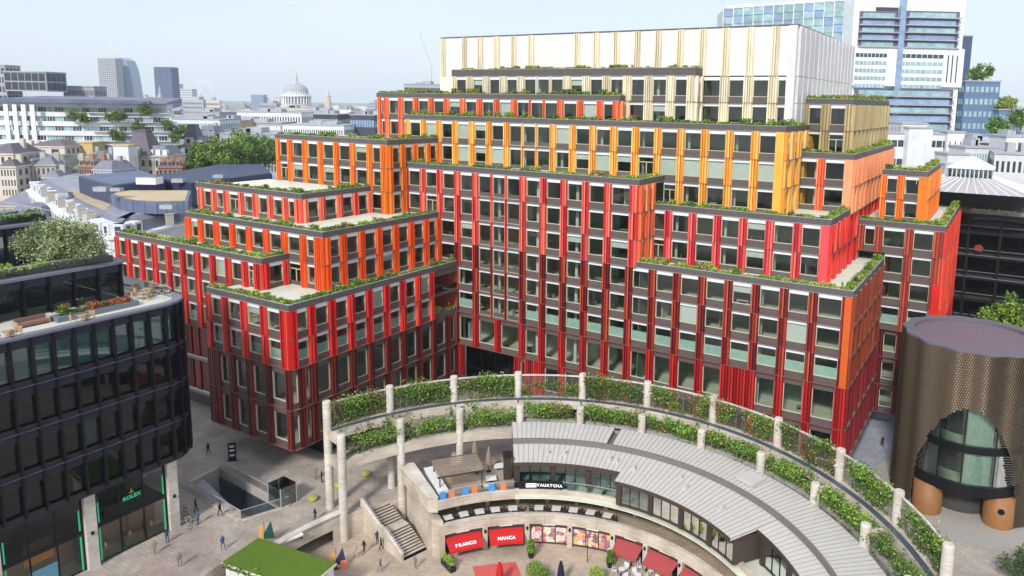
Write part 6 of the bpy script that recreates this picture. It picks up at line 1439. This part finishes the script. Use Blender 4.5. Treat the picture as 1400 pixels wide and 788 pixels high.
# ================================================================== people
def body_mesh(pose):
    me = bpy.data.meshes.new('person_rig'); s = .13
    st = {'walk': (.28, -.24, .1), 'stand': (.06, -.04, .02), 'stride': (.36, -.3, -.1)}[pose]
    V_ = [(0, 0, .95), (0, 0, 1.18), (0, .01, 1.42), (0, .0, 1.5), (0, -.03, 1.6), (0, -.02, 1.72),
          (.1, 0, .9), (.11, -st[0]*.45, .5), (.11, -st[0]*.8, .08), (.11, -st[0]*.8-.16, .04),
          (-.1, 0, .9), (-.11, -st[1]*.45, .5), (-.11, -st[1]*.8, .08), (-.11, -st[1]*.8-.16, .04),
          (.2, .01, 1.41), (.25, .05-st[1]*.2, 1.15), (.25, -st[1]*.5-.05, .93), (-.2, .01, 1.41), (-.25, .05-st[0]*.2, 1.15), (-.25, -st[0]*.5-.05, .93)]
    E_ = [(0, 1), (1, 2), (2, 3), (3, 4), (4, 5), (0, 6), (6, 7), (7, 8), (8, 9), (0, 10), (10, 11), (11, 12), (12, 13), (2, 14), (14, 15), (15, 16), (2, 17), (17, 18), (18, 19)]
    rad_ = [.15, .14, .16, .06, .1, .09, .1, .07, .045, .04, .1, .07, .045, .04, .075, .05, .042, .075, .05, .042]
    me.from_pydata(V_, E_, []); o = bpy.data.objects.new('rig', me); COL.objects.link(o); sk = o.modifiers.new('s', 'SKIN')
    for v, r_ in zip(me.skin_vertices[0].data, rad_): v.radius = (r_, r_*.8)
    me.skin_vertices[0].data[0].use_root = True
    sb = o.modifiers.new('d', 'SUBSURF'); sb.levels = 1; sb.render_levels = 1; bpy.context.view_layer.update()
    out = bpy.data.meshes.new_from_object(o.evaluated_get(bpy.context.evaluated_depsgraph_get())); bpy.data.objects.remove(o); bpy.data.meshes.remove(me)
    for p in out.polygons:
        c = p.center; p.use_smooth = True
        p.material_index = 3 if c.z > 1.66 or (c.z > 1.56 and c.y > .02) else 2 if (c.z > 1.48 or (abs(c.x) > .2 and c.z < 1.0 and c.z > .85)) else 1 if c.z > .96 else 4 if c.z < .1 else 0
    return out
BM = {k: body_mesh(k) for k in ('walk', 'stand', 'stride')}
CLO = {'navy': (44, 50, 76), 'black': (36, 36, 40), 'white': (226, 226, 226), 'pale_blue': (168, 184, 206), 'grey': (120, 122, 128), 'red': (170, 52, 48), 'beige': (196, 178, 150), 'green': (76, 100, 72), 'khaki': (140, 124, 96), 'denim': (74, 92, 124), 'orange': (214, 120, 60)}
for k, c in CLO.items(): mat('cloth_'+k, S(*c), .9, var=.1)
mat('skin', S(198, 152, 126), .6); mat('skin_dark', S(120, 82, 62), .6); mat('hair', S(52, 40, 34), .8)
def person(label, loc, rz, pose, top, low, skin='skin', sc=1.0, group=None):
    me = BM[pose].copy(); me.materials.clear()
    for q in ('cloth_'+low, 'cloth_'+top, skin, 'hair', 'cloth_black'): me.materials.append(MATS[q])
    o = put('person', me, None, loc, rz); o.scale = (sc,)*3; tag(o, label, 'person', group); return o
def pz(px, py, z=0): p = gnd(px, py, z); return (p.x, p.y, z+.01)
for lb, px, py, z, rz, ps_, a, b in (
    ('person in pale blue shirt standing outside the shopfront with green lights', 229, 742, 0, .6, 'stand', 'pale_blue', 'navy'),
    ('person in white shirt walking beside the stair well', 268, 700, 0, 2.2, 'walk', 'white', 'black'),
    ('person in green top walking along the glass balustrade', 301, 706, 0, 1.4, 'stride', 'green', 'black'),
    ('person in navy crouching over a bicycle by the stone pillar', 271, 717, 0, -.5, 'stand', 'navy', 'denim'),
    ('person in grey jacket walking on the plaza deck near the column', 431, 712, 0, -.9, 'walk', 'grey', 'black'),
    ('person in beige coat crossing the pinkish paving', 212, 758, 0, .3, 'walk', 'beige', 'khaki'),
    ('person in grey walking near the green-roofed kiosk', 305, 752, 0, 1.0, 'stride', 'grey', 'denim'),
    ('person in lilac grey strolling across the wide plaza', 246, 775, 0, -2.4, 'walk', 'pale_blue', 'grey'),
    ('person in black walking beneath the red overhang', 285, 622, 0, 1.2, 'walk', 'black', 'black'),
    ('person in beige standing between columns by the red building', 432, 655, 0, .2, 'stand', 'beige', 'khaki'),
    ('person in navy standing by the tall column base', 440, 660, 0, 2.0, 'stand', 'navy', 'black'),
    ('person in white walking at the foot of the arena stairs', 486, 762, ARENA, .8, 'walk', 'white', 'beige'),
    ('person in grey top crossing the arena beside the stair wall', 498, 757, ARENA, -.6, 'stride', 'grey', 'black'),
    ('person in khaki jacket walking in the arena near the stairs', 521, 752, ARENA, 1.8, 'walk', 'khaki', 'black'),
    ('person in black coat bending by the stair parapet', 516, 744, ARENA, .1, 'stand', 'black', 'navy'),
    ('person in orange top walking across the arena floor', 520, 782, ARENA, -1.9, 'stride', 'orange', 'grey'),
    ('person in lilac shirt standing at the bottom stair', 568, 778, ARENA, 2.6, 'stand', 'pale_blue', 'grey'),
    ('person in white shirt waiting under the deck arch', 458, 736, ARENA, .5, 'stand', 'white', 'black'),
    ('person in red walking through the alley beside the bronze drum', 1206, 612, 0, 2.9, 'walk', 'red', 'black'),
    ('person in rust top leaning on the timber pier', 1360, 712, 0, -.6, 'stand', 'orange', 'red')):
    person(lb, pz(px, py, z), rz, ps_, a, b, random.choice(('skin', 'skin', 'skin_dark')), random.uniform(.97, 1.05))
# bicycles leaning by the pillar
def bicycle(label, loc, rz, fm):
    T = thing('bicycle', label, 'bicycle', loc, rz, 'bicycles by the stone pillar')
    for x in (-.52, .52):
        g = MB(); pts = [(x+.33*math.cos(2*math.pi*k/20), 0, .34+.33*math.sin(2*math.pi*k/20)) for k in range(21)]; g.tube(pts, .022, 5)
        for k in range(8): a = 2*math.pi*k/8; g.tube([(x, 0, .34), (x+.32*math.cos(a), 0, .34+.32*math.sin(a))], .005, 3)
        g.build('wheel', ['cloth_black'], T)
    g = MB(); g.tube([(-.52, 0, .34), (-.05, 0, .32), (.38, 0, .82), (-.2, 0, .8), (-.05, 0, .32)], .022, 5); g.tube([(-.52, 0, .34), (-.2, 0, .8)], .018, 5); g.tube([(.52, 0, .34), (.38, 0, .95)], .02, 5); g.build('frame', [fm], T)
    MB().box(-.34, -.07, .88, -.08, .07, .94).build('saddle', ['cloth_black'], T); MB().tube([(.36, -.26, .98), (.38, 0, .98), (.36, .26, .98)], .018, 5).build('handlebar', ['cloth_black'], T)
bicycle('white framed bicycle beside the stone pillar', pz(255, 716), .4, 'white_paint'); bicycle('dark framed bicycle held by the crouching person', pz(266, 721), 1.2, 'dark_metal'); bicycle('grey bicycle leaning close to the shop pillar', pz(254, 703), 2.4, 'cap')

# ================================================================== kiosk with turf roof
ks = [gnd(348, 737, 1.3), gnd(455, 772, 1.3), gnd(425, 802, 1.3), gnd(303, 771, 1.3)]
kc = sum(ks, Vector())/4; kd = (ks[1]-ks[0]); ka = math.atan2(kd.y, kd.x); kl = kd.length/2; kw = 2.5
KSK = thing('kiosk', 'white kiosk with bright green artificial turf roof', 'kiosk', (kc.x, kc.y, ARENA), ka)
mat('turf', S(88, 116, 30), .95, var=.12, scale=2.5, bump=.5, bscale=60); KH = 4.3
MB().box(-kl+.25, -kw+.25, 0, kl-.25, kw-.25, KH).build('wall', ['white_paint'], KSK); MB().box(-kl, -kw, KH, kl, kw, KH+.18).build('roof', ['white_paint'], KSK); MB().box(-kl+.06, -kw+.06, KH+.18, kl-.06, kw-.06, KH+.26).build('turf', ['turf'], KSK)
for x in [-kl+.5+k*1.6 for k in range(int((2*kl-1)/1.6))]: MB().box(x, -kw+.18, .2, x+1.5, -kw+.25, KH-.4).build('panel', ['bg_pale'], KSK)
for y in (-1.8, -.2): MB().box(kl-.25, y, .2, kl-.18, y+1.5, KH-.3).build('panel', ['bg_pale'], KSK)
g = MB(); leaves_strip(g, [(-kl+.2, -kw, KH-.3), (kl-.3, -kw, KH-.3)], 60, .6, .2, 5, .16, (5, 4, 5, 1, 0)); tag(g.build('ivy', LEAF5, KSK), kind='stuff')
def flag(label, loc, rz, c1, c2):
    T = thing('flag', label, 'flag', loc, rz); MB().tube([(0, 0, 0), (0, 0, 2.6)], .03, 6).build('pole', ['dark_metal'], T); MB().lathe([(.3, 0), (.28, .05)], 10).build('base', ['dark_metal'], T)
    g = MB(); g.poly([(-.35, .02, .5), (1.1, .02, .5), (.75, .02, 2.6)]); g.poly([(-.35, -.02, .5), (.75, -.02, 2.6), (1.1, -.02, .5)]); g.build('pennant', [c1], T); g = MB(); g.box(-.55, -.03, .4, -.1, -.02, 2.1); g.build('banner', [c2], T)
mat('flag_green', S(24, 76, 66), .8); mat('flag_navy', S(58, 56, 86), .8); mat('flag_yellow', S(214, 164, 74), .8)
flag('dark green triangular flag with yellow banner behind the kiosk', pz(362, 742), .2, 'flag_green', 'flag_yellow'); flag('navy triangular flag with yellow banner at the kiosk corner', pz(460, 778, ARENA), .3, 'flag_navy', 'flag_yellow')
T = thing('board_sign', 'small orange folding board sign beside the navy flag', 'sign', pz(470, 777, ARENA), .5); mat('board_orange', S(232, 130, 96), .7)
for sy in (-1, 1): g = MB(); g.quad((-.35, sy*.3, 0), (.35, sy*.3, 0), (.35, 0, 1.0), (-.35, 0, 1.0)); g.build('board', ['board_orange'], T)
T = thing('plaza_bench', 'white bench with dark ends by the deck edge', 'bench', pz(397, 741), .75); MB().box(-1.4, -.35, .35, 1.4, .35, .55).build('seat', ['white_paint'], T)
for x in (-1.3, 1.15): MB().box(x, -.33, 0, x+.15, .33, .35).build('leg', ['dark_metal'], T)
T = thing('totem_sign', 'black slender information totem under the red overhang', 'sign', pz(318, 630), .3); MB().box(-.5, -.12, .08, .5, .12, 2.6).build('panel', ['black_metal'], T); MB().box(-.6, -.2, 0, .6, .2, .08).build('base', ['dark_metal'], T)
for z in (.7, 1.4, 2.0): MB().box(-.3, -.13, z, .3, -.12, z+.3).build('notice', ['bg_pale'], T)
mat('pouf_lime', S(168, 170, 84), .9); mat('tent_red', S(196, 96, 96), .9)
for i, (px, py) in enumerate(((501, 650), (464, 665), (428, 684))): o = MB().lathe([(.5, 0), (.62, .1), (.62, .4), (.5, .5), (.2, .52)], 16).build('seat_pouf', ['pouf_lime'], None, pz(px, py), smooth=True); tag(o, ['lime green round seat below the inner ring beam', 'lime green round seat between the two column rings', 'lime green round seat near the tall end columns'][i], 'seat')

# ================================================================== parasols, planting and tables in the arena
def parasol(label, loc, h, m_, r_=.3):
    T = thing('parasol', label, 'parasol', loc); MB().lathe([(.035, 0), (.035, h)], 8).build('pole', ['dark_metal'], T); MB().lathe([(.35, 0), (.33, .08)], 12).build('base', ['dark_metal'], T)
    g = MB(); n = 16; prof = [(r_, h*.32), (r_*.95, h*.45), (r_*.72, h*.7), (r_*.32, h*.93), (.04, h)]
    for r0, z in prof:
        for k in range(n): a = 2*math.pi*k/n; rr = r0*(1+.18*(k % 2)); g.v.append((rr*math.cos(a), rr*math.sin(a), z))
    for j in range(len(prof)-1):
        for k in range(n): a = j*n+k; b = j*n+(k+1) % n; g.f.append((a, b, b+n, a+n)); g.m.append(0)
    g.build('canopy', [m_], T); MB().lathe([(.06, h), (.05, h+.08), (0, h+.12)], 8).build('finial', ['white_paint'], T)
mat('parasol_red', S(190, 34, 36), .85); mat('parasol_navy', S(30, 32, 56), .85); mat('parasol_taupe', S(148, 130, 114), .9)
def topat(px, py, h, z): p = gnd(px, py, z+h); return (p.x, p.y, z)
parasol('closed red parasol in front of the red awnings', topat(683, 767, 3.0, ARENA), 3.0, 'parasol_red', .42); parasol('closed navy parasol in front of the food posters', topat(767, 766, 3.0, ARENA), 3.0, 'parasol_navy', .38)
parasol('closed taupe parasol beside the dark steel box on the upper terrace', topat(649, 600, 3.2, 3.02), 3.2, 'parasol_taupe', .35); parasol('closed taupe parasol behind the printed banners', topat(668, 613, 3.2, 3.02), 3.2, 'parasol_taupe', .38)
mat('carpet_red', S(206, 92, 86), .95, var=.08)
a = [gnd(px, py, ARENA) for px, py in ((646, 775), (705, 768), (718, 800), (656, 812))]
o = MB().poly([(p.x, p.y, ARENA+.02) for p in a]).poly([(p.x, p.y, ARENA+.004) for p in a][::-1]).build('floor_mat', ['carpet_red']); tag(o, 'large red floor mat laid on the arena paving', 'mat')
def shrub(name, label, loc, r_, potm, pot=True, n=900, mats=('leaf_a', 'leaf_g', 'leaf_f'), two=False):
    T = thing(name, label, 'plant', loc)
    if pot: MB().lathe([(.32, 0), (.42, .55), (.46, .6), (.4, .6), (.38, .5)], 14).build('pot', [potm], T)
    g = MB()
    for q in range(2 if two else 1):
        cz = .6+r_*(.8+1.5*q); rr = r_*(1 if not q else .75)
        for _ in range(n):
            d = Vector((random.gauss(0, 1), random.gauss(0, 1), random.gauss(0, 1))).normalized()*rr*random.uniform(.55, 1.05); g.leaf((d.x, d.y, cz+d.z*.9), .11, random.randrange(3), .4)
    MB().tube([(0, 0, .3), (0, 0, .6+r_*.8)], .05).build('stem', ['bark'], T); tag(g.build('crown', list(mats), T), kind='stuff')
shrub('potted_topiary', 'double ball topiary between the red awnings and the posters', pz(726, 762, ARENA), .55, 'dark_metal', two=True); shrub('potted_topiary', 'double ball topiary beside the rose awning', pz(834, 775, ARENA), .5, 'dark_metal', two=True)
shrub('potted_shrub', 'loose bright shrub next to the red floor mat', pz(731, 796, ARENA), 1.1, 'dark_metal', n=1600, mats=('leaf_b', 'leaf_g', 'leaf_a')); shrub('potted_shrub', 'small round shrub beside the loose bright shrub', pz(745, 797, ARENA), .6, 'dark_metal'); shrub('potted_shrub', 'yellow-green shrub past the navy parasol', pz(815, 800, ARENA), .9, 'dark_metal', n=1400, mats=('leaf_b', 'leaf_d', 'leaf_g'))
T = thing('planter_trough', 'dark trough planter with shrubs at the first shopfront', 'planter', pz(613, 776, ARENA), -.9); MB().box(-1.2, -.35, 0, 1.2, .35, .6).build('trough', ['dark_metal'], T); g = MB(); leaves_strip(g, [(-1, 0, .6), (1, 0, .6)], 260, .9, .35, 5, .14, (5, 3, 5, 0, 0)); tag(g.build('shrubs', LEAF5, T), kind='stuff')
T = thing('post_lamp', 'thin dark post in front of the food posters', 'post', pz(803, 769, ARENA)); MB().tube([(0, 0, 0), (0, 0, 3.6)], .05).build('pole', ['dark_metal'], T); MB().lathe([(.09, 3.6), (.14, 3.7), (.12, 3.95), (.04, 4.0)], 10).build('head', ['cap'], T)
tb1 = None; ch1 = None
for i, t in enumerate((116, 111.5, 107, 102.5, 97.5, 90, 85, 80, 75, 70)):
    p = P(24.7, t, .11)
    if tb1 is None: tb1 = table_thing('terrace_table', 'white square table on the lower stone terrace', p, R(t), 'white_paint', 'tables on the lower terrace', 1.1)
    else: clone(tb1, None, loc=p, rz=R(t))
    for s_ in (-1, 1):
        q = P(24.7, t+s_*2.1, .11)
        if ch1 is None: ch1 = chair_thing('terrace_chair', 'dark chair at a white table on the lower stone terrace', q, R(t), 'bronze_trim', 'chairs on the lower terrace')
        else: clone(ch1, None, loc=q, rz=R(t)+(0 if s_ > 0 else math.pi))
tb2 = None; ch2 = None
for i, (px, py) in enumerate(((862, 772), (884, 780), (905, 790), (850, 786), (872, 794))):
    p = gnd(px, py, ARENA+.01)
    if tb2 is None: tb2 = table_thing('cafe_table', 'pale grey round table outside the rose awnings', tuple(p), 0, 'bg_pale', 'cafe tables outside the rose awnings', .8, .74, True)
    else: clone(tb2, None, loc=p)
    for k in range(3):
        a = i+k*2.1; q = (p.x+.85*math.cos(a), p.y+.85*math.sin(a), ARENA+.01)
        if ch2 is None: ch2 = chair_thing('cafe_chair', 'pale grey cafe chair outside the rose awnings', q, a-math.pi/2, 'bg_pale', 'cafe chairs outside the rose awnings')
        else: clone(ch2, None, loc=q, rz=a-math.pi/2)
tb3 = None
for t in (69, 73, 77.5):
    p = P(24.6, t, 3.03)
    if tb3 is None: tb3 = table_thing('balcony_table', 'cream table behind the glass balustrade of the upper terrace', p, R(t), 'frame_cream', 'tables on the upper terrace', 1.2)
    else: clone(tb3, None, loc=p, rz=R(t))
# upper terrace: taupe flat pergola, white counter, dark service box
T = thing('pergola', 'flat taupe canopy frame over the upper terrace seating', 'canopy', P(28.0, 111.5, 3.03), R(111.5+90)); 
for x in (-2.6, 2.6):
    for y in (-2, 2): MB().box(x-.07, y-.07, 0, x+.07, y+.07, 2.5).build('post', ['bronze_trim'], T)
for k in range(9): y = -2.2+k*.55; MB().box(-2.9, y-.16, 2.5, 2.9, y+.16, 2.56).build('slat', ['parasol_taupe'], T)
MB().box(-2.95, -2.35, 2.42, 2.95, -2.2, 2.6).build('beam', ['bronze_trim'], T); MB().box(-2.95, 2.3, 2.42, 2.95, 2.45, 2.6).build('beam', ['bronze_trim'], T)
T = thing('bar_counter', 'white bar counter beside the taupe canopy', 'counter', P(28.0, 117.0, 3.03), R(117)); MB().box(-3.4, -.5, 0, 3.4, .5, 1.0).build('body', ['bg_pale'], T); MB().box(-3.6, -.65, 1.0, 3.6, .65, 1.1).build('top', ['white_paint'], T)
T = thing('service_box', 'tall dark bronze service cabinet at the pavilion end', 'cabinet', P(28.5, 98.6, 3.03), R(98)); MB().box(-.9, -.5, 0, .9, .5, 2.9).build('body', ['bronze_trim'], T); MB().box(-.95, -.55, 2.9, .95, .55, 3.0).build('top', ['dark_metal'], T)
for i, (t, r_) in enumerate(((103, 27.5), (106, 30), (100.5, 30.5), (104, 25.5))):
    table_thing('lounge_table', ['white lounge table near the dark service cabinet', 'white lounge table behind the closed parasols', 'white lounge table against the ring beam', 'white lounge table at the printed banners'][i], P(r_, t, 3.03), R(t), 'white_paint', None, 1.3, .5)
# ================================================================== furniture on the dark building's terrace
mat('teak', S(176, 150, 118), .7)
tb4 = None; ch4 = None
for x, y in ((-.6, 4.6), (.5, 6.0), (-.2, 8.2), (-9.0, .6), (-15.6, .7)):
    p = dkp(x, y, 27.06)
    if tb4 is None: tb4 = table_thing('roof_terrace_table', 'teak table on the dark building roof terrace', p, 1.0, 'teak', 'tables on the dark building terrace', 1.0)
    else: clone(tb4, None, loc=p)
    for k in range(3):
        a = .4+k*2.1; q = dkp(x+math.cos(a), y+.9*math.sin(a) if y > 1 else y+.5*math.sin(a), 27.06)
        if ch4 is None: ch4 = chair_thing('roof_terrace_chair', 'teak chair on the dark building roof terrace', q, a, 'teak', 'chairs on the dark building terrace')
        else: clone(ch4, None, loc=q, rz=a)
T = thing('roof_sofa', 'brown outdoor sofa on the dark building terrace', 'sofa', dkp(-12.4, 3.6, 27.06), 1.03); mat('sofa_brown', S(136, 104, 92), .9); MB().box(-1.4, -.45, .15, 1.4, .45, .45).build('seat', ['sofa_brown'], T); MB().box(-1.4, .3, .45, 1.4, .5, .85).build('backrest', ['sofa_brown'], T)
for x in (-1.5, 1.36): MB().box(x, -.45, .1, x+.14, .5, .65).build('armrest', ['teak'], T)
p = uvw(71.5, w0-.2); mat('leaf_rust', S(196, 96, 44), .7, var=.2); shrub('potted_shrub', 'rust orange shrub on the steel building balcony', (p.x, p.y, 23.6), .75, 'dark_metal', n=500, mats=('leaf_rust', 'leaf_rust', 'leaf_red'))
# trees at the right edge
p = (72.5, 119); tree('street_tree', 'bright green tree behind the bronze drum', (p[0], p[1], 0), 20, 5.5, 5, 5, 5000, ['leaf_g', 'leaf_b', 'leaf_f'], .35, .4, seed=5)
p = gnd(1396, 800); tree('shrub_tree', 'dark leafy shrub beside the drum apron', (p.x+.6, p.y, 0), 4.4, 2.4, 2.4, 2.0, 3600, ['leaf_h', 'leaf_f', 'olive_c'], .1, .16, multi=3, seed=6, cat='shrub')

# ================================================================== haze
hz = bpy.data.materials.new('haze'); hz.use_nodes = True; n = hz.node_tree; n.nodes.clear(); o = n.nodes.new('ShaderNodeOutputMaterial'); v = n.nodes.new('ShaderNodeVolumePrincipled')
v.inputs['Color'].default_value = (.86, .94, 1, 1); v.inputs['Density'].default_value = .9e-4; v.inputs['Anisotropy'].default_value = 0; n.links.new(v.outputs[0], o.inputs['Volume'])
MATS['haze'] = hz
tag(MB().box(-7100, -500, -9, 7100, 9100, 270).build('haze', ['haze']), kind='stuff')
